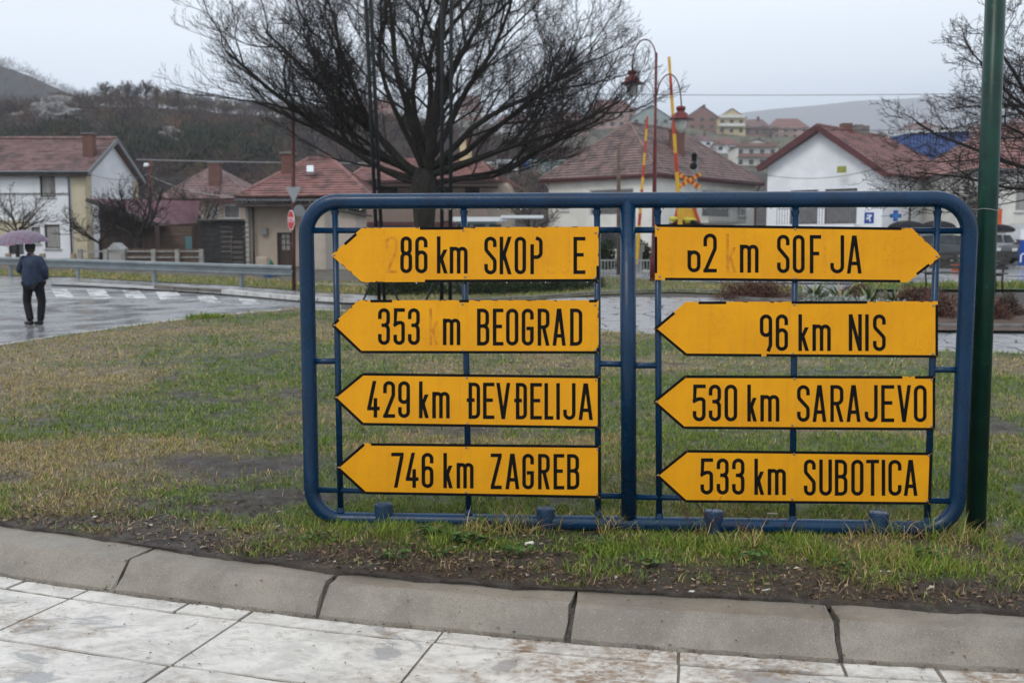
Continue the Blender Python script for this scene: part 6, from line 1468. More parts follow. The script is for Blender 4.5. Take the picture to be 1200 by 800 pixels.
# ================================================================ TREES
bark = mat('bark', (.014, .012, .011), (.032, .028, .023), rough=.85, scale=8, bump=1, bscale=22, bdist=.03, stretch=(1, 1, .35), c3=(.024, .032, .018), s3=1.2)
twigm = mat('twigs', (.016, .013, .013), (.026, .021, .020), rough=.8, scale=2)
twigb = mat('twigs_brown', (.060, .048, .045), (.085, .065, .058), rough=.8, scale=2)
def grow(rn, wood, twig, p, d, ln, r0, lvl, prm):
    n = prm['seg'][lvl]; pts = [p.copy()]; dirs = [d.copy()]; q = p.copy(); dd = d.copy()
    for i in range(n):
        dd = (dd + Vector((rn.gauss(0, 1), rn.gauss(0, 1), rn.gauss(0, .8))) * prm['wob'][lvl] + Vector((0, 0, prm['up'][lvl]))).normalized()
        q = q + dd * ln / n; pts.append(q.copy()); dirs.append(dd.copy())
    rt = r0 * prm['tap'][lvl]; rads = [r0 + (rt - r0) * (i / n) for i in range(n + 1)]
    (wood if lvl < prm['wl'] else twig).tube(pts, rads, prm['sides'][lvl], cap=False)
    if lvl + 1 >= len(prm['seg']): return
    k = prm['kids'][lvl]
    for c in range(k):
        t_ = prm['t0'][lvl] + (1 - prm['t0'][lvl]) * (c + rn.random()) / k; f = t_ * n; i = min(int(f), n - 1); f -= i
        bp = pts[i].lerp(pts[i + 1], f); bd = dirs[i + 1]; ax = bd.orthogonal().normalized(); ax = Matrix.Rotation(rn.random() * 2 * PI, 3, bd) @ ax
        an = R(rn.uniform(*prm['ang'][lvl])); nd = (Matrix.Rotation(an, 3, ax) @ bd).normalized()
        if nd.z < prm.get('minz', -.3): nd.z = abs(nd.z) * .3; nd.normalize()
        l2 = ln * rn.uniform(*prm['lf'][lvl]) * (1.15 - .55 * t_); r2 = max(min(rads[i] * .62, r0 * prm['rf'][lvl]), prm['rmin'])
        grow(rn, wood, twig, bp, nd, l2, r2, lvl + 1, prm)
def tree(name, label, base, trunk_h, r0, limbs, prm, seed, tm=None, group=None, lean=Vector((0, 0, 0)), flare=1.12):
    rn = random.Random(seed); t = thing(name, label, 'tree', base, group)
    tk = MB(); wood = MB(); twig = MB(); top = base + Vector((0, 0, trunk_h)) + lean
    pts = [base - Vector((0, 0, .15)), base + Vector((0, 0, .12)), base + Vector((0, 0, .5)) + lean * .2, base.lerp(top, .6), top, top + Vector((.03, 0, trunk_h * .1))]
    tk.tube(pts, [r0 * 1.5, r0 * 1.3, r0 * 1.05, r0, r0 * flare, r0 * flare * .75], 18)
    for az, el_, ln, rr_, zo in limbs:
        d = Vector((math.cos(R(az)) * math.cos(R(el_)), math.sin(R(az)) * math.cos(R(el_)), math.sin(R(el_))))
        p = top + Vector((0, 0, zo)) + Vector((d.x, d.y, 0)) * r0 * .3
        grow(rn, wood, twig, p, d, ln, rr_, 0, prm)
    tk.build("trunk", bark, t, smooth=True); wood.build('limbs', bark, t, smooth=True, recalc=False)
    if twig.v: twig.build('crown', tm or twigm, t, recalc=False)
    return t
P1 = dict(seg=[9, 7, 5, 4, 2], wob=[.13, .15, .16, .18, .2], up=[.045, .07, .09, .12, .12], tap=[.30, .3, .4, .5, .6], sides=[9, 6, 4, 3, 3], kids=[9, 7, 6, 4], t0=[.22, .12, .12, .12],
          ang=[(22, 52), (22, 55), (22, 55), (22, 55)], lf=[(.42, .66), (.42, .68), (.42, .7), (.4, .7)], rf=[.34, .36, .40, .6], rmin=.0048, wl=2, minz=-.12)
rl = random.Random(41)
tb = at(498, 341, 29); tb.z = hr(29); limbs = []
for i, (az, el_, ln, rr_) in enumerate(((182, 9, 6.0, .11), (171, 17, 6.4, .11), (2, 15, 5.8, .11), (184, 14, 6.6, .13), (170, 24, 7.2, .16), (195, 30, 6.8, .15), (178, 44, 6.6, .15), (160, 58, 6.2, .13), (4, 10, 6.0, .13), (-8, 20, 6.6, .15), (12, 30, 6.4, .14), (-4, 42, 6.2, .15), (10, 56, 6.4, .15),
                                       (80, 40, 5.2, .12), (265, 48, 3.4, .10), (95, 75, 6.4, .17), (265, 78, 5.8, .13), (175, 74, 6.4, .15), (0, 78, 6.4, .14), (190, 4, 5, .09), (-14, 4, 4.8, .09))):
    limbs.append((az + rl.uniform(-5, 5), el_, ln * ((.78 if el_ < 20 else .90) if 120 < az < 240 else .90), rr_ * .72, rl.uniform(-.2, .3) + (.5 if el_ > 50 else 0)))
limbs.append((60, 88, 6.5, .19, .1))
tree('bare_tree', 'big leafless spreading tree with thick trunk behind the left half of the sign frame', tb, at(495, 212, tb.y).z - tb.z, .30, limbs, P1, 77, flare=1.3)
P2 = dict(P1); P2.update(seg=[8, 6, 5, 4, 2], kids=[7, 6, 5, 3], up=[.01, .0, .02, .04, .04], minz=-.5, rmin=.0062)
b2 = Vector((14.6, 24.5, hr(24.5))); limbs = [(180, 35, 4.4, .1, 0), (170, 15, 4.8, .1, 0), (200, 25, 4.6, .1, -.4), (185, 55, 4.8, .11, .4), (150, 30, 4.2, .09, 0), (225, 20, 4, .09, 0), (176, 2, 4.6, .08, -.3), (90, 60, 4, .1, .3), (20, 40, 4.4, .1, 0), (320, 30, 4.2, .1, 0), (188, 74, 4.6, .11, .5), (250, 50, 4, .09, .2)]
tree('bare_tree', 'leafless tree with drooping dark twigs reaching in behind the green post at the right', b2, 3.0, .28, [(a, e, l, r * .75, z) for a, e, l, r, z in limbs], P2, 15)
P3 = dict(seg=[6, 5, 4, 2], wob=[.16, .2, .2, .2], up=[.05, .05, .06, .06], tap=[.35, .4, .5, .6], sides=[6, 4, 3, 3], kids=[6, 5, 3], t0=[.15, .1, .1], ang=[(25, 60), (25, 60), (25, 60)], lf=[(.45, .7), (.45, .7), (.45, .7)], rf=[.45, .45, .6], rmin=.009, wl=1, minz=-.2)
def smalltree(label, px, pyb, Y, h, r, seed, spread=1.0, tm=None):
    z = hr(Y); base = at(px, pyb, Y); base.z = z; rn = random.Random(seed)
    L_ = [(rn.uniform(0, 360), rn.uniform(20, 80), h * rn.uniform(.42, .6) * spread, r * .5, rn.uniform(-.2, .1)) for _ in range(8)]
    return tree('bare_tree', label, base, h * .38, r, L_, P3, seed, tm)
smalltree('small leafless fruit tree in front of the white house at the far left', 21, 300, 50, 3.9, .09, 4, tm=twigb)
smalltree('crooked dark leafless tree growing before the timber shed', 163, 300, 46, 3.6, .14, 9, 1.25)
smalltree('thin leafless tree against the cream corner of the white house', 118, 300, 47, 2.9, .07, 21, 1.2)
smalltree('dense twiggy leafless tree before the pink roofed house', 240, 290, 56, 4.3, .12, 33, 1.05, tm=twigb)
smalltree('leafless tree right of the white kiosk roof, beside the cream house', 622, 300, 56, 4.0, .09, 35, .9, tm=twigb)
smalltree('small leafless tree by the gutter where the white and beige buildings meet', 1140, 290, 48, 3.9, .08, 36, .9, tm=twigb)
# trees standing out on the crest of the near hill
P4 = dict(P3); P4.update(rmin=.05, seg=[4, 3, 2], kids=[6, 5], wob=[.18, .2, .2])
crest0 = None; rc = random.Random(6)
for k_, px in enumerate((132, 146, 158, 168, 179, 191, 204, 216)):
    Y = 236; zb = hillz(px, Y, CR1, 88, 240, 1.6); base = Vector(((px - 600) / FPX * Y, Y, zb))
    if crest0 is None:
        L_ = [(rc.uniform(0, 360), rc.uniform(30, 80), 2.6, .10, 0) for _ in range(9)]
        crest0 = tree('crest_tree', 'bare tree on the skyline of the left hill', base, 2.4, .16, L_, P4, 50, twigb, 'bare trees on the skyline of the left hill'); crest0.scale = (1, 1, 1)
    else:
        copy_tree(crest0, loc=base, rz=rc.uniform(0, 6), sc=rc.uniform(.7, 1.25))

# ================================================================ BUSHES AND WEEDS
def leafbush(name, label, cat, c, rad, n, ls, m_, seed, group=None, up=0.0, stems=True, hemi=True):
    rs2 = np.random.RandomState(seed); t = thing(name, label, cat, c, group)
    d = rs2.normal(size=(n, 3)); d /= np.linalg.norm(d, axis=1)[:, None]
    if hemi: d[:, 2] = np.abs(d[:, 2])
    lump = 1 + .22 * np.sin(d[:, 0] * 5 + seed) * np.cos(d[:, 1] * 4 + seed * 2)
    rr_ = (rs2.rand(n) ** .45)[:, None] * lump[:, None]; p = d * rr_ * np.array(rad)
    dr = d + rs2.normal(size=(n, 3)) * .7 + np.array([0, 0, up]); dr /= np.linalg.norm(dr, axis=1)[:, None]; wd = np.cross(dr, rs2.normal(size=(n, 3))); wd /= np.linalg.norm(wd, axis=1)[:, None]
    L_ = ls[0] * rs2.uniform(.6, 1.4, n)[:, None]; W_ = ls[1]
    V = np.stack([p, p + dr * L_ * .45 + wd * W_, p + dr * L_, p + dr * L_ * .45 - wd * W_], 1).reshape(-1, 3); F = np.arange(n * 4).reshape(-1, 4)
    o = np_mesh('foliage', V, F, m_, t, {'tone': np.repeat(rs2.rand(n), 4)})
    if stems:
        mb = MB(); rn = random.Random(seed)
        for _ in range(12):
            a_ = rn.uniform(0, 2 * PI); q = Vector((math.cos(a_) * rad[0] * .7 * rn.random(), math.sin(a_) * rad[1] * .7, rad[2] * rn.uniform(.5, .9)))
            mb.tube([c - Vector((0, 0, .05)), c + q * .5 + Vector((0, 0, .05)), c + q], [.012, .009, .005], 4)
        mb.build('stems', twigb, t)
    return t
jun = tone_mat('dark_juniper', [(0, (.012, .022, .012)), (.6, (.03, .05, .022)), (1, (.07, .095, .04))], .7)
redb = tone_mat('reddish_shrub', [(0, (.06, .025, .022)), (.6, (.13, .06, .045)), (1, (.20, .13, .09))], .8)
grey_l = tone_mat('silver_leaves', [(0, (.20, .23, .20)), (1, (.50, .54, .50))], .8)
agm = tone_mat('strap_leaves', [(0, (.05, .085, .04)), (.5, (.11, .16, .065)), (.8, (.20, .22, .09)), (1, (.40, .34, .20))], .5)
for k_, (px, py, Yo, rx, rz_, lab) in enumerate(((455, 349, .3, .7, .45, 'dark low juniper at the foot of the left twin poles'), (490, 349, .6, .9, .5, 'dark low juniper left of the big trunk base'), (560, 349, .2, 1.1, .52, 'dark juniper just right of the big trunk base'), (600, 347, .3, 1.1, .5, 'dark juniper in the middle of the far lawn hedge'), (650, 345, .2, 1.0, .45, 'dark juniper near the right end of the low hedge'), (685, 341, .3, .65, .38, 'grey green rounded bush at the right end of the low hedge'))):
    c_ = gt(px, py - 4); leafbush('juniper', lab, 'bush', c_, (rx, .7, rz_ * 1.15), 2600, (.11, .014), jun if k_ < 5 else tone_mat('grey_green_bush', [(0, (.05, .06, .04)), (1, (.16, .17, .11))]), 60 + k_)
hc = 0
for k_, (px0, px1) in enumerate(((690, 722), (735, 765))):
    c_ = at((px0 + px1) / 2, 318, 41); c_.z = hr(41) + .1; leafbush('hedge', ['dark ivy hedge behind the railing, left of the centre post', 'dark ivy hedge behind the railing, just right of the centre post'][k_], 'hedge', c_, ((px1 - px0) / 2 * 41 / FPX, .4, 1.15), 2600, (.12, .03), jun, 90 + k_)
for k_, (px, py, rx, rz_, lab) in enumerate(((872, 353, .75, .42, 'brown twiggy low shrub at the left end of the flower bed'), (900, 352, .7, .42, 'brown shrub touching the strap leaved plants'), (1076, 362, .55, .42, 'reddish shrub left of the right frame post'), (1105, 376, .45, .55, 'reddish shrub seen between the frame end and its last upright'), (1165, 378, .42, .42, 'reddish shrub just right of the green post'), (1186, 373, .34, .40, 'dark brown shrub at the right edge of the bed'), (1010, 352, .5, .3, 'low reddish shrub between the silver plants'))):
    c_ = gt(px, py); leafbush('dry_shrub', lab, 'shrub', c_ + Vector((0, .3, 0)), (rx, .45, rz_ * 1.25), 2600, (.10, .010), redb if k_ != 5 else scm, 120 + k_)
def strapplant(px, py, seed, lab, h=.62, n=70):
    c_ = gt(px, py); t = thing('strap_leaf_plant', lab, 'plant', c_); rn = random.Random(seed)
    for q in range(n):
        mb = MB(); a_ = rn.uniform(0, 2 * PI); el_ = rn.uniform(.35, 1.35); L_ = h * rn.uniform(.7, 1.25); w_ = .028; P = []
        base = c_ + Vector((math.cos(a_) * .08, math.sin(a_) * .08, 0)); d = Vector((math.cos(a_) * math.cos(el_), math.sin(a_) * math.cos(el_), math.sin(el_))); sd = Vector((-math.sin(a_), math.cos(a_), 0)); p = base.copy()
        for i in range(5):
            ww = w_ * (1, 1.15, 1, .7, .08)[i]; P += [p - sd * ww, p + Vector((0, 0, -.008)), p + sd * ww]; p = p + d * L_ / 4; d = (d - Vector((0, 0, .34))).normalized()
        F = [(i * 3 + j, i * 3 + j + 1, i * 3 + j + 4, i * 3 + j + 3) for i in range(4) for j in range(2)]; mb.add(P, F)
        m_ = agms[(0, 0, 1, 1, 2)[rn.randrange(5)]]; mb.build('leaf', m_, t, recalc=False)
agms = [mat('strap_green', (.06, .10, .045), (.10, .15, .06), rough=.45, scale=5), mat('strap_light', (.15, .19, .08), (.20, .23, .10), rough=.5, scale=5), mat('strap_dead', (.33, .26, .15), (.24, .17, .10), rough=.7, scale=5)]
for k_, (px, py, lab) in enumerate(((955, 354, 'strap leaved green plant, leftmost in the bed behind the Sofia sign'), (985, 355, 'strap leaved plant with several dead leaves, second from left'), (1018, 357, 'strap leaved plant, third from left behind the sign gap'), (1048, 360, 'strap leaved plant, rightmost of the four by the sign tip'))): strapplant(px, py, 200 + k_, lab)
for k_, (px, py) in enumerate(((952, 356), (975, 357), (990, 358), (1006, 359), (1034, 362), (1056, 364), (1092, 368), (1101, 361))):
    c_ = gt(px, py); leafbush('silver_plant', ['silver leaved plant, leftmost under the strap leaves', 'silver plant second from the left in the bed', 'silver plant third from the left in the bed', 'silver plant fourth from the left in the bed', 'silver plant under the rightmost strap leaves', 'silver plant beside the Nis sign corner', 'silver plant low between upright and right frame post', 'pale silver plant behind the last upright'][k_], 'plant', c_, (.26, .2, .2), 240, (.10, .022), grey_l, 300 + k_, stems=False, up=.5)
# broad leaved weeds on the soil
weedm = tone_mat('weed_leaves', [(0, (.03, .07, .02)), (.7, (.08, .14, .04)), (.9, (.15, .17, .06)), (1, (.22, .08, .05))], .45)
def weed(px, py, rad, n, label, seed, ls=.017, h=.05):
    c_ = gp(px, py, .02); rs2 = np.random.RandomState(seed); t = thing('broad_leaved_weed', label, 'weed', c_); V = []; F = []; T = []; st = MB()
    for q in range(n):
        a_ = rs2.rand() * 2 * PI; r_ = rad * math.sqrt(rs2.rand()); hz = h * rs2.uniform(.3, 1.2); p = np.array([math.cos(a_) * r_, math.sin(a_) * r_ * .8, hz]); s_ = ls * rs2.uniform(.6, 1.3)
        nx = rs2.normal(size=3) * .35; nx[2] = 1; nx /= np.linalg.norm(nx); u_ = np.cross(nx, [1, .3, 0]); u_ /= np.linalg.norm(u_); v_ = np.cross(nx, u_); b0 = len(V)
        V.append(p - nx * s_ * .25)
        for j in range(8): an = j * PI / 4; V.append(p + (u_ * math.cos(an) + v_ * math.sin(an)) * s_ * (1 if j else .6))
        for j in range(8): F.append((b0, b0 + 1 + j, b0 + 1 + (j + 1) % 8))
        T += [rs2.rand()] * 9
        if q % 3 == 0: st.tube([c_ + Vector((p[0] * .3, p[1] * .3, -.01)), c_ + Vector(p * np.array([.8, .8, .9]))], .0018, 3)
    np_mesh('leaves', np.array(V), np.array(F), weedm, t, {'tone': np.array(T)}); st.build('stems', mat('weed_stem', (.07, .10, .03)), t)
weed(508, 628, .085, 60, 'round leaved weed clump under the bottom tube, left of the second upright', 1)
weed(550, 636, .10, 75, 'round leaved weed clump with reddish leaves below the second upright', 2)
weed(562, 616, .06, 35, 'small round leaved weed touching the blue bottom tube', 3)
weed(518, 650, .07, 26, 'sparse light green weed on the dark soil under the frame', 4, .012, .03)
weed(375, 632, .12, 45, 'flat weed patch left of the frame corner', 5, .014, .03)
weed(762, 662, .06, 14, 'small broad leaf weed on bare soil below the centre post', 6, .022, .03)
for k_, (px, py, lab) in enumerate(((610, 648, 'dusty green weed on the soil below the second ground post'), (690, 640, 'small weed by the centre post foot'), (880, 655, 'leafy weed below the third ground post, right side'), (985, 668, 'weed clump between grass tufts below the lowest right sign'), (1090, 655, 'weed by the right frame end'), (460, 655, 'weed on the dark soil near the kerb, left of the round leaved clumps'))): weed(px, py, .09, 38, lab, 20 + k_, .013, .045)
# crumbs of soil, twiglets and moss on the kerb and in its joints
n = 620; rs3 = np.random.RandomState(31); X = rs3.uniform(-3.2, 3.0, n); D = np.where(rs3.rand(n) < .55, rs3.normal(.165, .012, n), rs3.uniform(-.25, .9, n) ** 1.0)
V = []; T = []
for x_, d0 in zip(X, D):
    if rs3.rand() < .25: x_ = jx[rs3.randint(0, len(jx))] + rs3.normal() * .02; d0 = rs3.uniform(-.2, .16)
    z = .004 if d0 < 0 else (-.125 / .14 * d0 + .002 if d0 < .14 else -.138)
    c = kp(float(x_), float(d0), z + .003); a_ = rs3.rand() * 6.3; L_ = rs3.uniform(.004, .016); W_ = rs3.uniform(.0015, .005); u_ = Vector((math.cos(a_), math.sin(a_), 0)); v2 = Vector((-u_.y, u_.x, 0))
    V += [c - u_ * L_, c - v2 * W_ + Vector((0, 0, .003)), c + u_ * L_, c + v2 * W_ + Vector((0, 0, .005))]; T += [rs3.rand() ** 2 * .8] * 4
tag(np_mesh('kerb_crumbs', np.array([tuple(v) for v in V]), np.arange(n * 4).reshape(-1, 4), lm, attr={'tone': np.array(T)}), kind='stuff', label='crumbs of soil and twiglets lying on the kerb and along its foot', cat='debris')
for k_, (px, py, lab) in enumerate(((128, 690, 'tiny green weed in the kerb joint at the far left'), (65, 678, 'dark moss tuft at the foot of the leftmost kerb stone'))):
    c_ = gp(px, py, -.14); q = leafbush('joint_weed', lab, 'weed', c_, (.035, .025, .02), 160, (.014, .003), weedm, 400 + k_, stems=False)
# bramble twigs by the third ground post
bram = mat('bramble_stem', (.11, .04, .035), (.07, .035, .03), rough=.6, scale=20)
rb = random.Random(19)
for k_, (px, py, lab, n) in enumerate(((826, 626, 'reddish bare bramble twigs climbing in front of the third ground post', 9), (905, 628, 'reddish bare bramble twigs right of the third ground post', 7))):
    c_ = gp(px, py, 0); t = thing('bramble', lab, 'bramble', c_)
    for q in range(n):
        mb = MB(); d = Vector((rb.uniform(-.7, .7), rb.uniform(-.3, .3), 1)).normalized(); p = c_ + Vector((rb.uniform(-.06, .06), rb.uniform(-.03, .03), -.01)); pts = [p.copy()]
        L_ = rb.uniform(.12, .36)
        for i in range(6): d = (d + Vector((rb.gauss(0, .3), rb.gauss(0, .2), -.06))).normalized(); p = p + d * L_ / 6; pts.append(p.copy())
        mb.tube(pts, [.0032 - .0003 * i for i in range(7)], 5)
        for i in (2, 3, 4, 5): e_ = pts[i] + Vector((rb.gauss(0, .03), rb.gauss(0, .02), rb.uniform(0, .05))); mb.tube([pts[i], e_], [.002, .0012], 4)
        mb.build('twig', bram, t)
# dead grass thatch hanging on the tube
# litter
wp = mat('white_paper', (.72, .71, .68), (.6, .58, .54), rough=.7, scale=60)
def litter(name, label, px, py, pts, m_, h=.008, off=.03):
    c_ = gp(px, py, off); mb = MB(); mb.prism([c_ + Vector((x, y, .3 * x * (1 if i % 2 else .2))) for i, (x, y) in enumerate(pts)], (0, .1, 1), h); return tag(mb.build(name, m_), label, 'litter')
litter('paper_scrap', 'crumpled white scrap lying in the dead grass left of the centre post', 620, 637, [(-.025, -.01), (.0, -.016), (.028, 0), (.02, .014), (-.02, .012)], wp)
litter('paper_scrap', 'pale scrap on the soil right by the kerb below the right signs', 810, 694, [(-.018, -.008), (.01, -.012), (.02, .004), (0, .014), (-.016, .006)], wp, off=.014)
litter('paper_scrap', 'small cream scrap on the bare soil below the centre post', 683, 663, [(-.018, -.004), (.012, -.01), (.018, .004), (0, .01)], mat('cream_paper', (.5, .42, .3), rough=.7), off=.02)
litter('paper_scrap', 'white scrap on the grass just behind the bottom tube', 905, 602, [(-.03, .012), (-.02, .018), (.03, -.01), (.02, -.018)], wp, off=.04)
litter('purple_scrap', 'tiny purple scrap far out on the lawn', 206, 438, [(-.04, -.02), (.03, -.02), (.05, .02), (-.02, .03)], mat('purple', (.10, .03, .38), rough=.5), off=.05)
c_ = gp(898, 691, .022); mb = MB(); mb.tube([c_ + Vector((-.022, -.005, 0)), c_ + Vector((.022, .01, .002))], .0035, 8); tag(mb.build('cigarette_end', wp), 'cigarette end on the soil edge beside the kerb', 'litter')

# ================================================================ STREET FURNITURE
maro = mat('maroon_paint', (.16, .022, .022), (.11, .018, .018), rough=.4, scale=4, coat=.1)
rustp = mat('rusty_maroon_paint', (.12, .045, .035), (.08, .03, .025), rough=.6, scale=5)
redp = mat('barrier_red', (.50, .065, .03), (.42, .05, .025), rough=.45, scale=4); yelp = mat('barrier_yellow', (.72, .42, .045), (.62, .36, .04), rough=.45, scale=4)
blackp = mat('black_paint', (.008, .010, .011), (.014, .016, .017), rough=.5, scale=5, spec=.15)
# guardrail
A = at(343, 317, 28.6); B = at(0, 306.3, 36.5); A.z = (at(343, 311.5, 28.6).z + at(343, 323.5, 28.6).z) / 2; B.z = (at(0, 300.5, 36.5).z + at(0, 311, 36.5).z) / 2
d = (B - A).normalized(); B2 = A + (B - A) * 1.9; nrm_ = Vector((-d.y, d.x, 0)).normalized(); nrm_ = nrm_ if nrm_.y < 0 else -nrm_
gr = thing('guardrail', 'galvanised steel guardrail along the far side of the road at the left', 'guardrail', Vector((A.x, A.y, hr(A.y))))
ph = [(-.155, .0), (-.12, .075), (-.06, .075), (-.025, .0), (.025, .0), (.06, .075), (.12, .075), (.155, .0)]
ln = (B2 - A).length; k = int(ln / 4) + 1
for i in range(k):
    a_ = A + d * min(i * 4, ln); b_ = A + d * min((i + 1) * 4 + .15, ln)
    if (b_ - a_).length < .3: continue
    mb = MB(); Pa = [a_ + nrm_ * (o + .004 * (i % 2)) + Vector((0, 0, z)) for z, o in ph]; Pb = [b_ + nrm_ * (o + .004 * (i % 2)) + Vector((0, 0, z)) for z, o in ph]; n_ = len(ph)
    mb.add(Pa + Pb, [(j, j + 1, n_ + j + 1, n_ + j) for j in range(n_ - 1)]); o = mb.build('rail', steel, gr, recalc=False); s_ = o.modifiers.new('solidify', 'SOLIDIFY'); s_.thickness = .006
mb = MB()
for k_ in range(-1, 20):
    p = A + d * (2.2 + 4 * k_) if k_ >= 0 else A + d * .3
    if (p - A).length > ln: break
    if k_ < 0: continue
    z = hr(p.y); mb = MB(); mb.box((p.x - nrm_.x * .08, p.y - nrm_.y * .08, (z + p.z + .1) / 2 - .1), (.12, .09, p.z + .1 - z + .2), rz=math.atan2(d.y, d.x)); mb.build('post', steel, gr)
# stop sign
sb = gt(344.5, 342); Ys = sb.y; st = thing('stop_sign', 'red octagonal stop sign on a rusty maroon post left of the frame', 'road sign', sb)
tp_ = at(343, 130, Ys); mb = MB(); mb.tube([sb, tp_], .055, 10); mb.build('post', rustp, st, smooth=True)
def text_mesh(par, name, s_, size, M, m_, ext=.002):
    cu = bpy.data.curves.new(name, 'FONT'); cu.body = s_; cu.size = size; cu.extrude = ext; cu.align_x = 'CENTER'; cu.align_y = 'CENTER'
    ob = bpy.data.objects.new(name, cu); COL.objects.link(ob); dg = bpy.context.evaluated_depsgraph_get(); me = bpy.data.meshes.new_from_object(ob.evaluated_get(dg)); bpy.data.objects.remove(ob)
    me.name = name; me.transform(M); me.materials.clear(); me.materials.append(m_)
    off = wloc(par); me.transform(Matrix.Translation(-off)); o = bpy.data.objects.new(name, me); COL.objects.link(o); o.parent = par; return o
c_ = at(341, 258, Ys - .08); rz_ = R(-58); MM = Matrix.Translation(c_) @ Matrix.Rotation(rz_, 4, 'Z') @ Matrix.Rotation(R(90), 4, 'X')
rd = mat('stop_red', (.52, .035, .04), (.45, .03, .035), rough=.4, scale=4)
def ngon(r_, n, a0, z): return [MM @ Vector((r_ * math.cos(a0 + 2 * PI * i / n), r_ * math.sin(a0 + 2 * PI * i / n), z)) for i in range(n)]
nx_ = (MM.to_3x3() @ Vector((0, 0, 1)))
mb = MB(); mb.prism(ngon(.30, 8, PI / 8, -.012), nx_, .010); mb.build('plate', whp, st)
mb = MB(); mb.prism(ngon(.275, 8, PI / 8, -.001), nx_, .003); mb.build('red_face', rd, st)
text_mesh(st, 'lettering', 'STOP', .215, MM @ Matrix.Translation((0, 0, .004)), whp)
c2_ = at(344, 228, Ys - .07); mb = MB(); mb.prism([c2_ + Vector((-.22, 0, .21)), c2_ + Vector((.22, 0, .21)), c2_ + Vector((0, 0, -.25))], (0, -1, 0), .012); tri = mb.build('triangle_plate', backm, st)
mb = MB(); mb.box(c2_ + Vector((0, .04, .05)), (.16, .1, .05)); mb.build('bracket', steel, st)
c3_ = at(350.5, 247, Ys - .07); mb = MB(); mb.lathe(c3_, [(.0001, .01), (.17, .01), (.17, 0), (.0001, 0)], 16, ax=Matrix.Rotation(R(90), 3, 'X') @ Matrix.Rotation(R(35), 3, 'Y')); mb.build('round_plate', backm, st)
# lamp post
lb_ = gt(765.5, 331); YL = lb_.y; lt = at(769, 62, YL)
lamp = thing('street_lamp', 'maroon double armed street lamp with bell shaped lanterns', 'street lamp', lb_)
mb = MB(); mid = lb_.lerp(lt, .3); mb.tube([lb_, lb_ + Vector((0, 0, .9)), lb_ + Vector((0, 0, .95)), mid, lb_.lerp(lt, .62), lb_.lerp(lt, .63), lt], [.12, .12, .075, .07, .065, .048, .045], 12); mb.build('pole', maro, lamp, smooth=True)
def bez(pts, n=14):
    out = []
    for i in range(n + 1):
        t_ = i / n; q = [p.copy() for p in pts]
        while len(q) > 1: q = [q[j].lerp(q[j + 1], t_) for j in range(len(q) - 1)]
        out.append(q[0])
    return out
Ya = YL - .12
arms = [([(768.5, 68), (768.5, 40), (741, 34), (741, 82)], (741, 82), 1), ([(770, 112), (771, 86), (797, 68), (798.5, 124)], (798, 124), 1.0)]
for cps, (lx, ly), s_ in arms:
    mb = MB(); mb.tube(bez([at(a_, b_, Ya) for a_, b_ in cps]), .022, 7); arm = mb.build('arm', maro, lamp, smooth=True)
    c_ = at(lx, ly, Ya); k_ = Ya / FPX
    mb = MB(); mb.lathe(c_, [(.03, .0), (5.2 * k_, -1.2 * k_), (5.6 * k_, -4 * k_), (4.4 * k_, -5.5 * k_), (4.6 * k_, -7 * k_), (8.4 * k_, -9.5 * k_), (9 * k_, -13 * k_), (13.4 * k_, -15 * k_), (13.4 * k_, -16 * k_), (7 * k_, -15.6 * k_)], 18); lan = mb.build('lantern', maro, lamp, smooth=True)
    mb = MB(); mb.lathe(c_, [(6.6 * k_, -16 * k_), (7 * k_, -19 * k_), (6.3 * k_, -24 * k_), (4 * k_, -28.5 * k_), (1.5 * k_, -30.5 * k_), (.0005, -31 * k_)], 18); mb.build('glass_bowl', mat('frosted_glass', (.62, .63, .60), (.55, .55, .52), rough=.25, scale=8), lan, smooth=True)
# wooden pole
pb_ = gt(725, 322); pole = thing('wooden_pole', 'thin brown wooden pole standing left of the street lamp', 'pole', pb_); mb = MB(); mb.tube([pb_, at(725, 168, pb_.y)], [.085, .065], 10); mb.build('shaft', wood_b, pole, smooth=True)
# level crossing barriers
def barrier(label, p_top, p_bot, wpx, nb, Y, first):
    T = at(*p_top, Y); Bm = at(*p_bot, Y); zb = hr(Y); t = thing('crossing_barrier', label, 'barrier', (Bm.x, Y, zb)); w_ = wpx * .85 * Y / FPX
    for i in range(nb):
        a_ = Bm.lerp(T, i / nb); b_ = Bm.lerp(T, (i + 1) / nb); s_ = 1 - .35 * i / nb; mb = MB(); mb.bar(a_, b_, w_ * s_, w_ * .8 * s_); mb.build('red_band' if (i + first) % 2 else 'yellow_band', redp if (i + first) % 2 else yelp, t)
    dd = (T - Bm).normalized(); q = Bm - dd * max((Bm.z - zb - .9) / dd.z, 0); mb = MB(); mb.bar(q - dd * .6, Bm, w_ * 1.2, w_); mb.build('lower_arm', yelp, t)
    mb = MB(); mb.box((q.x + .0, Y + .35, zb + .55), (.45, .45, 1.1)); mb.box((q.x, Y + .2, zb + .95), (.6, .14, .3)); mb.build('drive_box', mat('drive_grey', (.25, .27, .26), rough=.5), t); return t
barrier('short raised red and yellow level crossing barrier left of the street lamp', (758.7, 137), (749, 264), 4.6, 9, 40, 1)
barrier('tall raised red and yellow level crossing barrier right of the street lamp', (784, 67), (794.5, 224), 5.6, 7, 36, 0)
cx_ = thing('crossing_signal', 'level crossing signal with striped red and yellow cross on a triangular base', 'signal', (at(815, 300, 38).x, 38, hr(38)))
Yc_ = 38; mb = MB(); mb.tube([Vector((at(815, 300, Yc_).x, Yc_ + .1, hr(38))), at(815.5, 186, Yc_ + .1)], .06, 10); mb.build('post', steel, cx_, smooth=True)
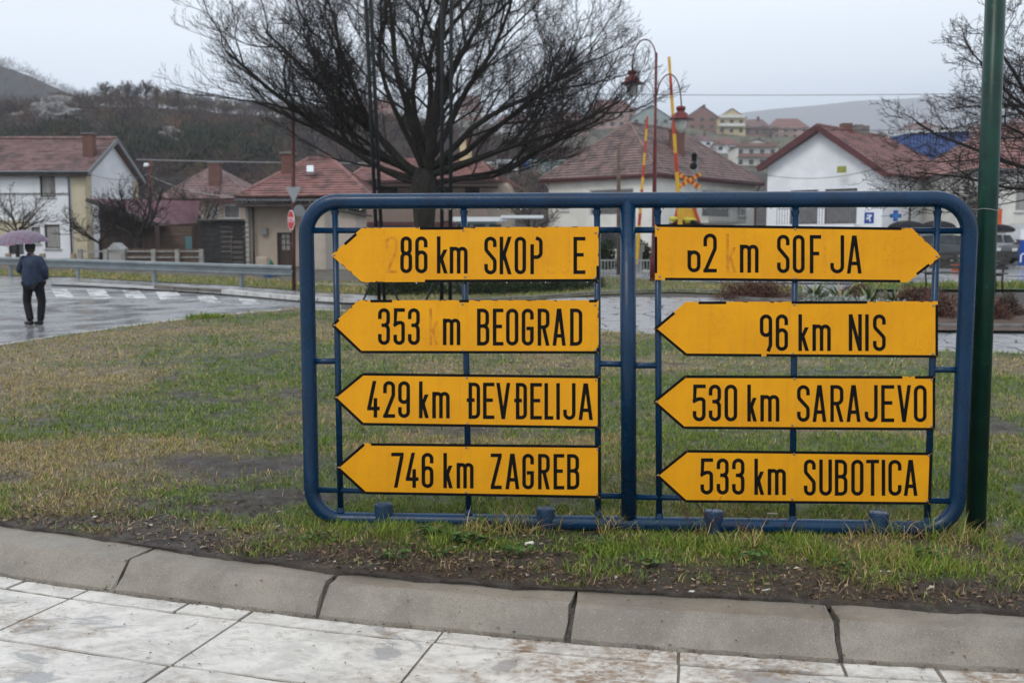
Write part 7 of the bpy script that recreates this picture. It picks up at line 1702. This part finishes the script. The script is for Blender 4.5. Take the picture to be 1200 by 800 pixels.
for (pa, pb2, o_) in (((794, 203.5), (820.5, 219.5), 0), ((794, 219.8), (821, 203.5), -.03)):
    a_, b_ = at(*pa, Yc_ + o_), at(*pb2, Yc_ + o_); par = MB(); par.bar(a_, b_, .01, .155, up=Vector((0, 0, 1))); arm = par.build('cross_arm', yelp, cx_)
    for i in range(5):
        t0 = (i + .05) / 5; mb = MB(); q0, q1 = a_.lerp(b_, t0), a_.lerp(b_, t0 + .1); up_ = Vector((0, -.012, 0)); mb.bar(q0 + up_, q1 + up_, .012, .156); mb.build('red_stripe', redp, arm)
mb = MB(); c_ = at(812, 195, Yc_ - .1); mb.lathe(c_, [(.12, -.0), (.14, .12), (.13, .16), (.0005, .17)], 12, ax=Matrix.Rotation(R(90), 3, 'X')); mb.lathe(at(813.5, 189, Yc_), [(.10, 0), (.10, .2), (.13, .22), (.04, .33), (.0005, .34)], 12); mb.build('lamp_head', blackp, cx_, smooth=True)
mb = MB(); mb.prism([at(796, 235, Yc_ - .2), at(810, 235, Yc_ - .2), at(826, 280, Yc_ - .2), at(786, 280, Yc_ - .2)], (0, 1, 0), .05); mb.build('triangle_board', yelp, cx_)
for pa, pb2 in (((796, 235), (785, 284)), ((810.5, 235), (827, 284))): mb = MB(); mb.bar(at(*pa, Yc_ - .24), at(*pb2, Yc_ - .24), .1, .1); mb.build('red_leg', redp, cx_)
for k_, px in enumerate((786, 803)):
    mb = MB(); mb.tube([at(px, 256.5 + k_, Yc_ - .6), at(px + 11, 258 + k_, Yc_ - .35)], [.09, .11], 12); l_ = mb.build('signal_lamp', mat('lamp_yellow', (.62, .55, .06), (.5, .45, .05), rough=.4), cx_, smooth=True); mb = MB(); mb.tube([at(px + 8, 259 + k_, Yc_ - .72), at(px + 14, 261 + k_, Yc_ - .4)], [.08, .1], 10); mb.build('lamp_hood', blackp, l_, smooth=True)
mb = MB(); mb.bar(at(784, 262, Yc_ - .3), at(824, 263, Yc_ - .3), .06, .06); mb.build('cross_bar', blackp, cx_)
mb = MB(); mb.tube([Vector((at(806, 300, Yc_).x, Yc_ - .2, hr(38) - .05)), at(806, 282, Yc_ - .2)], .09, 8); mb.build('base_post', steel, cx_)
# twin poles by the tree
def twin(label, tops, bots, Yp):
    t = thing('twin_pole', label, 'pole', (at(*bots[0], Yp).x, Yp, hr(Yp)))
    E = []
    for (a_, b_) in zip(tops, bots):
        p = at(*b_, Yp); p.z = hr(Yp); q = at(*a_, Yp); q = p + (q - p) * 1.25; E.append((p, q)); mb = MB(); mb.tube([p, q], .048, 8); mb.build('pole', blackp, t, smooth=True)
    for i in range(1, 9):
        mb = MB(); mb.bar(E[0][0].lerp(E[0][1], i / 9), E[1][0].lerp(E[1][1], i / 9), .02, .03); mb.build('spacer', blackp, t)
    for sx_ in (-1, 1):
        b0 = E[0 if sx_ < 0 else 1][0]; mb = MB(); mb.bar(b0 + Vector((sx_ * .42, -.25, 0)), b0 + Vector((0, 0, 1.0)), .04, .04); mb.build('brace', blackp, t)
    mb = MB(); mb.box((E[0][0] + E[1][0]) / 2 + Vector((0, 0, .02)), (1.0, .5, .05)); mb.build('base_plate', blackp, t)
twin('pair of thin black poles left of the big trunk', ((428.5, 0), (434.5, 0)), ((444.5, 350), (450.5, 350)), 25.2)
twin('pair of thin black poles right of the big trunk', ((518.5, 0), (529, 0)), ((517.5, 350), (527.5, 350)), 25.2)
# brown pole with crossarm behind the shed and its wires
ub = at(176, 300, 64); up_ = thing('utility_pole', 'maroon utility pole with small white insulators behind the mauve roof', 'utility pole', (ub.x, 64, hr(64)))
mb = MB(); mb.tube([Vector((ub.x, 64, hr(64))), at(176, 189, 64)], .13, 10); mb.build('post', rustp, up_, smooth=True); mb = MB(); mb.bar(at(170, 196, 63.9), at(178, 196, 63.9), .08, .08); mb.build('crossarm', rustp, up_)
for px in (170.5, 173): mb = MB(); mb.lathe(at(px, 195.5, 63.85), [(.10, 0), (.14, .08), (.08, .2), (.0005, .25)], 8); mb.build('insulator', whp, up_, smooth=True)
def wire(label, a_, b_, sag, r_=.012, m_=None, grp='overhead wires'):
    mb = MB(); mb.tube([a_.lerp(b_, i / 24) - Vector((0, 0, sag * 4 * (i / 24) * (1 - i / 24))) for i in range(25)], r_, 4, cap=False); return tag(mb.build('overhead_wire', m_ or blackp, recalc=False), label, 'wire', grp)
wire('overhead wire from the utility pole to the gable of the white house', at(105, 204, 55.2), at(176, 203, 64), .35, .018, mat('wire_grey', (.28, .28, .29)))
wire('overhead wire from the utility pole down to the beige house eaves', at(176, 206, 64), at(290, 232, 45), .3, .02, MATS['wire_grey'])
wire('pale thick cable crossing the hillside level with the pole top', at(160, 187, 70), at(520, 191, 70), .1, .03, MATS['wire_grey'])
wire('high thin wire across the sky above the far village', at(690, 110.5, 60), at(1350, 106, 60), .15, .016)
wire('wire low across the sky just above the gable', at(860, 151, 50), at(1400, 140, 50), .25, .012)
wire('sagging service cable across the face of the gable', at(897, 205, 50), at(1060, 186, 50), .5, .012)
# railing by the road behind the frame
rl_ = thing('pale_railing', 'low pale metal railing behind the centre post of the frame', 'railing', (at(730, 320, 38).x, 38, hr(38)))
xa, xb = at(640, 300, 38).x, at(766, 300, 38).x; zt, zb = at(0, 305, 38).z, at(0, 322.5, 38).z
for z in (zt, zb): mb = MB(); mb.box(((xa + xb) / 2, 38, z), (xb - xa, .06, .06)); mb.build('rail', mat('pale_metal', (.36, .37, .37), (.3, .3, .3), rough=.5), rl_)
mb0 = None
for i in range(34):
    mb = MB(); mb.box((xa + (xb - xa) * i / 33, 38, (zt + zb) / 2 if i % 8 else (zt + hr(38)) / 2), (.03 if i % 8 else .07, .03 if i % 8 else .07, zt - zb if i % 8 else zt - hr(38))); mb.build('bar' if i % 8 else 'post', MATS['pale_metal'], rl_)
# white post fence by the sheds
fz_ = thing('post_fence', 'white concrete post and rail fence in front of the timber shed', 'fence', (at(170, 320, 42).x, 42, hr(42))); cw_ = mat('fence_white', (.34, .33, .31), (.22, .215, .20), rough=.8, scale=4)
for px in (94, 124, 144.5, 180, 208, 236): x = at(px, 300, 42).x; mb = MB(); mb.box((x, 42, (hr(42) + at(0, 292, 42).z) / 2), (.17, .14, at(0, 292, 42).z - hr(42))); mb.build('post', cw_, fz_)
for a_, b_, y in ((93, 237, 294.5), (144, 237, 301.5)): mb = MB(); mb.bar(at(a_, y, 42.1), at(b_, y, 42.1), .05, .06); mb.build('rail', cw_, fz_)
mb = MB()
for i in range(50): x = at(146 + i * 1.85, 300, 42).x; mb.box((x, 42.15, hr(42) + .45), (.045, .02, .8 + .1 * rc.random()))
mb.build('pickets', wood_b, fz_)['kind'] = 'stuff'
lo_ = thing('wood_fence', 'low beige plank fence behind the guardrail at the far left', 'fence', (at(40, 315, 43).x, 43, hr(43)))
for i in range(3): mb = MB(); mb.bar(at(-60, 307 + i * 4, 43.2), at(124, 307 + i * 4, 43.2), .04, .11); mb.build('plank', mat('beige_plank', (.33, .26, .19), (.26, .2, .15), rough=.8, scale=4), lo_)
for px in (10, 50, 86): x = at(px, 300, 43).x; mb = MB(); mb.box((x, 43, (hr(43) + at(0, 297, 43).z) / 2), (.2, .16, at(0, 297, 43).z - hr(43))); mb.build('post', MATS['beige_plank'], lo_)
kn = thing('dog_kennel', 'small white kennel with pitched roof between the white fence posts', 'kennel', at(134, 300, 43.5)); a_ = at(126, 300, 43.2); b_ = at(142, 300, 43.2)
mb = MB(); mb.box(((a_.x + b_.x) / 2, 43.6, (at(0, 293, 43).z + hr(43)) / 2), (b_.x - a_.x - .06, .7, at(0, 293, 43).z - hr(43))); mb.build('walls', MATS['grey_block'], kn); mb = MB(); z = at(0, 293, 43.2).z; mb.prism([Vector((a_.x - .05, 43.15, z)), Vector((b_.x + .05, 43.15, z)), Vector(((a_.x + b_.x) / 2, 43.15, z + .32))], (0, 1, 0), .9); mb.build('roof', MATS['pale_metal'], kn)
# bits in front of the beige house
for px, py, r_, h_, c, lab in ((306, 327, .19, .42, (.03, .12, .26), 'blue plastic tub in front of the beige house'), (316, 326, .14, .36, (.05, .05, .05), 'dark bucket by the brown door')):
    c_ = gt(px, py); c_.y += 1; t = thing('tub', lab, 'tub', c_); mb = MB(); mb.lathe(c_, [(r_ * .8, 0), (r_, h_), (r_ * 1.08, h_), (r_ * 1.08, h_ - .03), (r_ * .9, h_ - .04), (r_ * .7, .03), (.0005, .03)], 14); mb.build('shell', mat('tub_' + lab[:4].strip(), c, rough=.4), t, smooth=True); mb = MB(); mb.tube([c_ + Vector((-r_, 0, h_ - .03)), c_ + Vector((0, -.05, h_ + .1)), c_ + Vector((r_, 0, h_ - .03))], .008, 5); mb.build('handle', steel, t)
c_ = at(312, 311, 42); t = thing('hose_reel', 'round green hose reel before the beige house wall', 'hose reel', c_); M_ = Matrix.Rotation(R(90), 3, 'X'); mb = MB(); mb.lathe(c_, [(.05, .1), (.29, .1), (.31, .06), (.31, -.06), (.29, -.1), (.05, -.1)], 18, ax=M_); mb.build('drum', mat('reel_green', (.03, .14, .10), rough=.5), t, smooth=True); mb = MB(); mb.bar(c_ - Vector((0, 0, .75)), c_ + Vector((0, .0, 0)), .06, .06); mb.build('stand', steel, t)
c_ = gt(292, 326); mb = MB(); c_.y += 2; t = thing('concrete_block', 'pale concrete block at the house corner behind the guardrail', 'block', c_); mb.box(c_ + Vector((0, 0, .35)), (.42, .4, .75)); mb.build('block', MATS['annexe_wall'] if 'annexe_wall' in MATS else wallb, t, bevel=.02)
c_ = at(279.5, 322, 43); t = thing('bicycle_wheel', 'bicycle wheel leaning on the black shed', 'wheel', c_); mb = MB(); mb.tube([c_ + Vector((math.cos(a_) * .31, .0, math.sin(a_) * .31)) for a_ in np.linspace(0, 2 * PI, 25)[:-1]], .02, 6, closed=True); mb.build('tyre', MATS['pale_metal'], t)
mb = MB()
for i in range(10): a_ = i * PI / 5; mb.tube([c_, c_ + Vector((math.cos(a_) * .3, 0, math.sin(a_) * .3))], .004, 4)
mb.build('spokes', steel, t)
# ground pipe along the yard
mb = MB(); mb.bar(at(350, 333.5, 31), at(440, 334.5, 31), .12, .09); tag(mb.build('white_kerb_beam', wk), 'white beam lying along the verge beyond the frame corner', 'beam')

# bench
bR = at(1176, 347, 27.4); bL = at(1084, 336.5, 29.0); zb = (hr(27.4) + hr(29)) / 2 + .04; bR.z = bL.z = zb
bench = thing('park_bench', 'dark slatted park bench with iron legs behind the green post', 'bench', (bL + bR) / 2); dB = (bR - bL).normalized(); nB = Vector((dB.y, -dB.x, 0)); nB = nB if nB.y > 0 else -nB   # back side
bwood = mat('bench_wood', (.055, .050, .048), (.085, .08, .075), rough=.45, scale=4); hs = 1.12
for t_ in (.06, .5, .94):
    p = bL.lerp(bR, t_); mb = MB()
    mb.tube([p - nB * .28, p - nB * .22 + Vector((0, 0, .2)), p - nB * .3 + Vector((0, 0, .5))], .026, 6); mb.tube([p + nB * .3, p + nB * .2 + Vector((0, 0, .3)), p + nB * .22 + Vector((0, 0, .55)), p + nB * .42 + Vector((0, 0, 1.1))], .026, 6); mb.tube([p - nB * .3 + Vector((0, 0, .5)), p + nB * .22 + Vector((0, 0, .5))], .024, 6)
    mb.tube([p - nB * .3 + Vector((0, 0, .5)), p - nB * .34 + Vector((0, 0, .75)), p + nB * .28 + Vector((0, 0, .78))], .02, 6); mb.build('leg', blackp, bench, smooth=True)
for i in range(5): o_ = nB * (-.3 + .125 * i) + Vector((0, 0, .545)); mb = MB(); mb.bar(bL + o_, bR + o_, .10, .035); mb.build('seat_slat', bwood, bench)
for i in range(4): o_ = nB * (.25 + .05 * i) + Vector((0, 0, .70 + .125 * i)); mb = MB(); mb.bar(bL + o_, bR + o_, .035, .10); mb.build('back_slat', bwood, bench)

# parked cars
tyre_m = mat('tyre_rubber', (.02, .02, .02), rough=.8); rim_m = mat('rim_metal', (.35, .36, .37), rough=.35, metal=.8); cglass = mat('car_glass', (.02, .025, .03), (.05, .06, .065), rough=.06, scale=1); hl_m = mat('headlight_glass', (.6, .62, .62), rough=.15); rl_m = mat('rear_light', (.4, .02, .02), rough=.3)
def car(label, c_, rz, paint, grp=None):
    t = thing('parked_car', label, 'car', (0, 0, 0), grp)
    prof = [(-2.05, .30), (-2.08, .62), (-1.95, .86), (-1.2, .95), (-.55, 1.38), (-.1, 1.45), (.9, 1.44), (1.55, 1.30), (1.98, .95), (2.05, .7), (2.05, .32)]
    half = [.78, .80, .80, .82, .62, .62, .62, .60, .74, .78, .78]
    mb = MB(); n = len(prof); V = []
    low = [(-2.05, .30), (-2.08, .62), (-1.95, .86), (-1.2, .93), (.2, .96), (1.7, .98), (1.98, .95), (2.05, .7), (2.05, .32)]
    for s_ in (-1, 1): V += [(x, s_ * (.82 if .4 < z < .9 else .76) * (1 if abs(x) < 1.7 else .9), z) for x, z in low]
    k = len(low); F = [tuple(range(k)), tuple(range(2 * k - 1, k - 1, -1))] + [(i, (i + 1) % k, (i + 1) % k + k, i + k) for i in range(k)]
    mb.add(V, F); mb.build('body', paint, t, bevel=.05)
    cab = [(-1.2, .93, .74), (-.55, 1.36, .58), (-.1, 1.44, .58), (.9, 1.43, .57), (1.55, 1.28, .56), (1.85, .96, .70)]
    mb = MB(); V = []; k = len(cab)
    for s_ in (-1, 1): V += [(x, s_ * w_, z) for x, z, w_ in cab]
    mb.add(V, [tuple(range(k)), tuple(range(2 * k - 1, k - 1, -1))] + [(i, (i + 1) % k, (i + 1) % k + k, i + k) for i in range(k)]); mb.build('cabin', paint, t, bevel=.03)
    for s_ in (-1, 1):
        for x0, x1, x2, x3 in ((-1.0, -.5, .12, .12), (.2, .2, .95, .95), (1.03, 1.03, 1.4, 1.62)):
            P = []
            for x, z in ((x0, .97), (x1, 1.34), (x2, 1.36), (x3, .97)):
                w_ = .755 - (z - .93) / .5 * .17 + .006; P.append((x, s_ * w_, z))
            m2 = MB(); m2.add(P, [(0, 1, 2, 3)]); m2.build('side_window', cglass, t, recalc=False)
        for x in (-1.28, 1.28):
            w2 = MB(); w2.lathe((x, s_ * .70, .31), [(.19, .10), (.29, .10), (.31, .07), (.31, -.07), (.29, -.10), (.19, -.10)], 18, ax=Matrix.Rotation(R(90), 3, 'X')); wh = w2.build('wheel', tyre_m, t, smooth=True)
            w2 = MB(); w2.lathe((x, s_ * .775, .31), [(.0005, .01), (.06, .015), (.17, .0), (.20, -.02)], 14, ax=Matrix.Rotation(R(-90 * s_), 3, 'X')); w2.build('rim', rim_m, wh)
        m2 = MB(); m2.box((-2.03, s_ * .55, .68), (.12, .30, .16)); m2.build('headlight', hl_m, t, bevel=.03); m2 = MB(); m2.box((2.02, s_ * .6, .78), (.08, .2, .18)); m2.build('tail_light', rl_m, t, bevel=.02)
        m2 = MB(); m2.box((-.85, s_ * .86, .98), (.12, .14, .10)); m2.build('mirror', paint, t, bevel=.02)
    m2 = MB(); m2.add([(-1.17, -.62, .965), (-1.17, .62, .965), (-.60, .50, 1.35), (-.60, -.50, 1.35)], [(0, 1, 2, 3)]); m2.build('windscreen', cglass, t, recalc=False)
    for o in t.children: pass
    t.location = c_; t.rotation_euler.z = rz; return t
for x_ in ():
    pass
cp_ = gt(1212, 323); car('dark parked hatchback at the right edge beyond the bench', Vector((at(1222, 320, 48).x, 48, hr(48))), R(12), mat('car_dark', (.035, .04, .05), rough=.25, coat=.5))
car('dark grey parked car seen through the frame behind the bench', Vector((at(1085, 320, 48).x, 48, hr(48))), R(5), mat('car_grey', (.07, .08, .085), rough=.3, coat=.5))
car('light car parked mostly hidden behind the frame end and post', Vector((at(1150, 312, 51).x, 51.6, hr(51))), R(8), mat('car_silver', (.38, .40, .42), rough=.3, coat=.5))
ob = at(1119, 323, 42); t = thing('orange_bin', 'small orange litter bin seen through the right end of the frame', 'bin', (ob.x, 42, hr(42))); z1 = at(0, 308, 42).z; z0_ = at(0, 320, 42).z
mb = MB(); mb.lathe((ob.x, 42, 0), [(.10, z0_), (.14, z0_ + .02), (.16, z1 - .03), (.17, z1), (.13, z1 + .02), (.12, z1 - .05)], 14); mb.build('bucket', MATS['orange'], t, smooth=True); mb = MB(); mb.tube([(ob.x + .0, 42.2, hr(42)), (ob.x, 42.2, z1 + .1)], .03, 6); mb.build('post', steel, t)

# ================================================================ PERSON WITH UMBRELLA
pf = gt(40.5, 380.5); person = thing('person', 'person in dark blue jacket, black trousers and cap walking away under an umbrella', 'person', pf)
def skinmesh(name, verts, edges, rads, m_, par, sub=2, root=0):
    me = bpy.data.meshes.new(name); me.from_pydata([tuple(v) for v in verts], edges, []); me.materials.append(m_); o = bpy.data.objects.new(name, me); COL.objects.link(o); o.parent = par
    o.modifiers.new('skin', 'SKIN')
    sk = me.skin_vertices[0].data if len(me.skin_vertices) else None
    if sk is None:
        bm = bmesh.new(); bm.from_mesh(me); bm.verts.layers.skin.verify(); bm.to_mesh(me); bm.free(); sk = me.skin_vertices[0].data
    for i, r_ in enumerate(rads):
        sk[i].radius = r_ if isinstance(r_, tuple) else (r_, r_); sk[i].use_root = (i == root)
    o.modifiers['skin'].use_smooth_shade = True
    s_ = o.modifiers.new('sub', 'SUBSURF'); s_.levels = sub; s_.render_levels = sub; return o
skin_m = mat('skin', (.42, .24, .17), rough=.55); jack = mat('jacket', (.030, .045, .085), (.018, .028, .055), rough=.7, scale=12, bump=.6, bscale=14, bdist=.02); trou = mat('trousers', (.004, .0045, .007), (.008, .0085, .011), rough=.8, scale=10, bump=.4, bscale=18); shoe = mat('shoe_leather', (.012, .011, .011), rough=.35); capm = mat('cap_wool', (.012, .012, .014), (.02, .02, .022), rough=.9, scale=60)
# body: pelvis, spine, neck, head, arms with hands, legs
bv = [(.02, 0, .92), (.01, 0, 1.1), (0, .01, 1.28), (-.02, .02, 1.42), (-.03, .03, 1.48), (-.035, .035, 1.56), (-.035, .035, 1.63),
      (-.16, .02, 1.39), (-.27, .06, 1.13), (-.355, .20, 1.16), (.17, .0, 1.38), (.25, .02, 1.12), (.19, .17, .98),
      (-.09, .0, .88), (-.17, .06, .49), (-.05, -.04, .10), (.12, .0, .88), (.17, .03, .48), (.14, -.02, .09)]
be = [(0, 1), (1, 2), (2, 3), (3, 4), (4, 5), (5, 6), (3, 7), (7, 8), (8, 9), (3, 10), (10, 11), (11, 12), (0, 13), (13, 14), (14, 15), (0, 16), (16, 17), (17, 18)]
br_ = [.13, .12, .13, .07, .05, .078, .075, .055, .042, .028, .055, .042, .028, .085, .055, .04, .085, .055, .04]
# fingers of the umbrella hand closed round the shaft and of the hanging hand
hand = Vector((-.372, .225, 1.165)); bv.append(tuple(hand)); br_.append(.03); be.append((9, len(bv) - 1)); hidx = len(bv) - 1
for i in range(4):
    z = 1.20 - .021 * i; r_ = .0095; L_ = (.9, 1, .95, .8)[i]
    ch = [Vector((-.345, .245, z)), Vector((-.352, .275 * 1, z)), Vector((-.378, .283, z)), Vector((-.395, .262 + .01 * L_, z - .002))]
    last = hidx
    for q in ch: bv.append(tuple(q)); br_.append(r_); be.append((last, len(bv) - 1)); last = len(bv) - 1
last = hidx
for q in (Vector((-.392, .225, 1.20)), Vector((-.400, .25, 1.215)), Vector((-.388, .272, 1.222))): bv.append(tuple(q)); br_.append(.011); be.append((last, len(bv) - 1)); last = len(bv) - 1
bv.append((.17, .17, .93)); br_.append(.028); be.append((12, len(bv) - 1)); h2 = len(bv) - 1
for i in range(4):
    last = h2; x = .235 - .018 * i
    for q in (Vector((x - .045, .195, .89)), Vector((x - .045, .195, .855)), Vector((x - .049, .175, .83 + .004 * i))): bv.append(tuple(q)); br_.append(.0095); be.append((last, len(bv) - 1)); last = len(bv) - 1
last = h2
for q in (Vector((.135, .18, .91)), Vector((.13, .205, .88))): bv.append(tuple(q)); br_.append(.011); be.append((last, len(bv) - 1)); last = len(bv) - 1
skinmesh('body', bv, be, br_, skin_m, person)
skinmesh('jacket', [(.02, 0, .76), (.02, 0, .92), (.01, 0, 1.1), (0, .01, 1.27), (-.015, .015, 1.39), (-.025, .025, 1.475), (-.17, .015, 1.375), (-.285, .04, 1.13), (-.345, .17, 1.155), (.18, .0, 1.365), (.275, .01, 1.12), (.215, .16, .955)],
         [(0, 1), (1, 2), (2, 3), (3, 4), (4, 5), (3, 6), (6, 7), (7, 8), (3, 9), (9, 10), (10, 11)], [(.235, .17), (.25, .18), (.245, .18), (.215, .155), (.135, .11), .065, .1, .078, .055, .1, .08, .055], jack, person, root=3)
skinmesh('trousers', [(.02, 0, .90), (-.09, 0, .82), (-.165, .05, .50), (-.075, -.03, .16), (-.055, -.035, .085), (.125, 0, .82), (.165, .03, .49), (.14, -.01, .16), (.14, -.015, .075)],
         [(0, 1), (1, 2), (2, 3), (3, 4), (0, 5), (5, 6), (6, 7), (7, 8)], [(.17, .13), .115, .088, .078, .076, .115, .088, .078, .076], trou, person)
for x, y, z in ((-.06, -.04, 0), (.135, -.02, 0)):
    dx_, dy_ = -.82, .5
    skinmesh('shoe', [(x + .05, y - .03, .045), (x, y, .055), (x + dx_ * .12, y + dy_ * .12, .042), (x + dx_ * .21, y + dy_ * .21, .034)], [(0, 1), (1, 2), (2, 3)], [(.042, .045), (.046, .055), (.046, .04), (.036, .03)], shoe, person, root=1)
# head details: ears, nose, mouth, hair, cap
hd = Vector((-.035, .035, 1.575)) + pf; fw_ = Vector((-.6, .8, 0)).normalized(); rt_ = Vector((fw_.y, -fw_.x, 0))
mb = MB(); mb.blob(hd + fw_ * .085 + Vector((0, 0, -.0)), .018, 1, 1, 0, (1, 1, 1.5)); mb.build('nose', skin_m, person, smooth=True)
for s_ in (-1, 1):
    mb = MB(); mb.blob(hd + rt_ * s_ * .083, .026, 2, 1, 0, (.6, .8, 1.2)); mb.build('ear', skin_m, person, smooth=True); mb = MB(); mb.blob(hd + fw_ * .076 + rt_ * s_ * .03 + Vector((0, 0, .02)), .011, 3, 1, 0); mb.build('eye', whp, person, smooth=True)
mb = MB(); mb.blob(hd + fw_ * .078 + Vector((0, 0, -.045)), .02, 4, 1, 0, (1, 1, .35)); mb.build('mouth', mat('lips', (.3, .12, .1)), person, smooth=True)
mb = MB(); mb.blob(hd - fw_ * .018 + Vector((0, 0, .005)), .088, 5, 2, .03, (1, 1, .95)); mb.build('hair', mat('dark_hair', (.03, .025, .022), rough=.7), person, smooth=True)
mb = MB(); mb.lathe(hd + Vector((0, 0, .03)), [(.098, -.015), (.104, .02), (.106, .06), (.092, .095), (.05, .112), (.0005, .116)], 18); mb.build('cap', capm, person, smooth=True)
mb = MB(); mb.lathe(hd + Vector((0, 0, .0)) + fw_ * .05, [(.0005, .03), (.09, .022), (.10, .012), (.09, .016), (.0005, .022)], 16); mb.build('cap_peak', capm, person, smooth=True)
mb = MB(); mb.lathe(Vector((-.025, .025, 1.47)) + pf, [(.085, -.05), (.075, .0), (.068, .035), (.06, .03), (.055, -.02)], 16); mb.build('collar', jack, person, smooth=True)
# umbrella
uc = pf + Vector((-.372, .262, 0)); um = thing('umbrella', 'open mauve checked umbrella held over the walking person', 'umbrella', uc + Vector((0, 0, 1.08)))
tipv = pf + Vector((-.37, .22, 2.0)); axd = (tipv - (uc + Vector((0, 0, 1.1)))).normalized()
tilt = Matrix.Rotation(R(-5), 3, 'Y') @ Matrix.Rotation(R(4), 3, 'X'); top_ = pf + Vector((-.36, .24, 1.985))
um_m = bpy.data.materials.new('umbrella_check'); um_m.use_nodes = True; tt_ = um_m.node_tree; bb_ = tt_.nodes['Principled BSDF']; L = tt_.links
co = tt_.nodes.new('ShaderNodeTexCoord'); cols_ = []
prev = None
for ax_ in ('X', 'Y'):
    wv = tt_.nodes.new('ShaderNodeTexWave'); wv.bands_direction = ax_; wv.inputs['Scale'].default_value = 2.6; wv.inputs['Distortion'].default_value = 0; L.new(co.outputs['Object'], wv.inputs['Vector'])
    rp = tt_.nodes.new('ShaderNodeValToRGB'); rp.color_ramp.interpolation = 'CONSTANT'; e_ = rp.color_ramp.elements; e_[0].color = (.13, .11, .16, 1); e_[1].position = .62; e_[1].color = (.075, .06, .10, 1); q = e_.new(.93); q.color = (.24, .05, .10, 1); q = e_.new(.25); q.color = (.17, .15, .20, 1); L.new(wv.outputs['Fac'], rp.inputs[0])
    if prev is None: prev = rp.outputs[0]
    else:
        mxn = tt_.nodes.new('ShaderNodeMixRGB'); mxn.inputs[0].default_value = .5; L.new(prev, mxn.inputs[1]); L.new(rp.outputs[0], mxn.inputs[2]); L.new(mxn.outputs[0], bb_.inputs['Base Color'])
bb_.inputs['Roughness'].default_value = .45
ribs = 8; Rr = .60
for g_ in range(ribs):
    mb = MB(); V = []; na, nb_ = 6, 7
    for i in range(na + 1):
        a_ = 2 * PI * (g_ + i / na) / ribs
        for j in range(nb_ + 1):
            t_ = j / nb_; r_ = Rr * math.sin(t_ * 1.15) / math.sin(1.15); s_ = math.sin(PI * i / na); r_ *= 1 - .085 * s_ * t_; z = -.30 * (1 - math.cos(t_ * 1.15)) / (1 - math.cos(1.15)) + .02 * s_ * t_ * t_
            V.append(top_ + tilt @ Vector((r_ * math.cos(a_), r_ * math.sin(a_), z)))
    F = [(i * (nb_ + 1) + j, (i + 1) * (nb_ + 1) + j, (i + 1) * (nb_ + 1) + j + 1, i * (nb_ + 1) + j + 1) for i in range(na) for j in range(nb_)]
    mb.add(V, F); mb.build('canopy_panel', um_m, um, smooth=True, recalc=False)
    a_ = 2 * PI * g_ / ribs; mb = MB(); mb.tube([top_ + tilt @ Vector((Rr * math.sin(t_ * 1.15) / math.sin(1.15) * math.cos(a_), Rr * math.sin(t_ * 1.15) / math.sin(1.15) * math.sin(a_), -.30 * (1 - math.cos(t_ * 1.15)) / (1 - math.cos(1.15)) - .008)) for t_ in np.linspace(0, 1.02, 8)], .0035, 4); mb.build('rib', blackp, um)
mb = MB(); mb.tube([uc + Vector((0, 0, 1.08)), top_ + Vector((0, 0, .04))], .007, 8); mb.build('shaft', steel, um, smooth=True)
mb = MB(); mb.tube([uc + Vector((0, 0, 1.24)), uc + Vector((0, 0, 1.06)), uc + Vector((.02, 0, 1.03)), uc + Vector((.05, 0, 1.035)), uc + Vector((.055, 0, 1.06))], .012, 8); mb.build('handle', blackp, um, smooth=True)

# ================================================================ HAZE
HAZE = True
if HAZE:
    HT = max(v.co.z for n_ in ('mountain', 'far_mountain', 'village_hill', 'wooded_hill') for v in bpy.data.objects[n_].data.vertices) + 15
    # box spans the whole scene; bottom below the lowest ground, top above the highest ridge
    mb = MB(); mb.add([(-3500, -60, -90), (3500, -60, -90), (3500, 2800, -90), (-3500, 2800, -90), (-3500, -60, HT), (3500, -60, HT), (3500, 2800, HT), (-3500, 2800, HT)], [(3, 2, 1, 0), (4, 5, 6, 7), (0, 1, 5, 4), (1, 2, 6, 5), (2, 3, 7, 6), (3, 0, 4, 7)])
    hm = bpy.data.materials.new('haze'); hm.use_nodes = True; t = hm.node_tree; t.nodes.clear(); o_ = t.nodes.new('ShaderNodeOutputMaterial'); v_ = t.nodes.new('ShaderNodeVolumePrincipled')
    v_.inputs['Color'].default_value = (.93, .95, 1, 1); v_.inputs['Density'].default_value = .00036; v_.inputs['Anisotropy'].default_value = .2
    t.links.new(v_.outputs[0], o_.inputs['Volume'])
    tag(mb.build('haze', hm), kind='stuff', label='thin grey winter haze filling the valley', cat='haze')
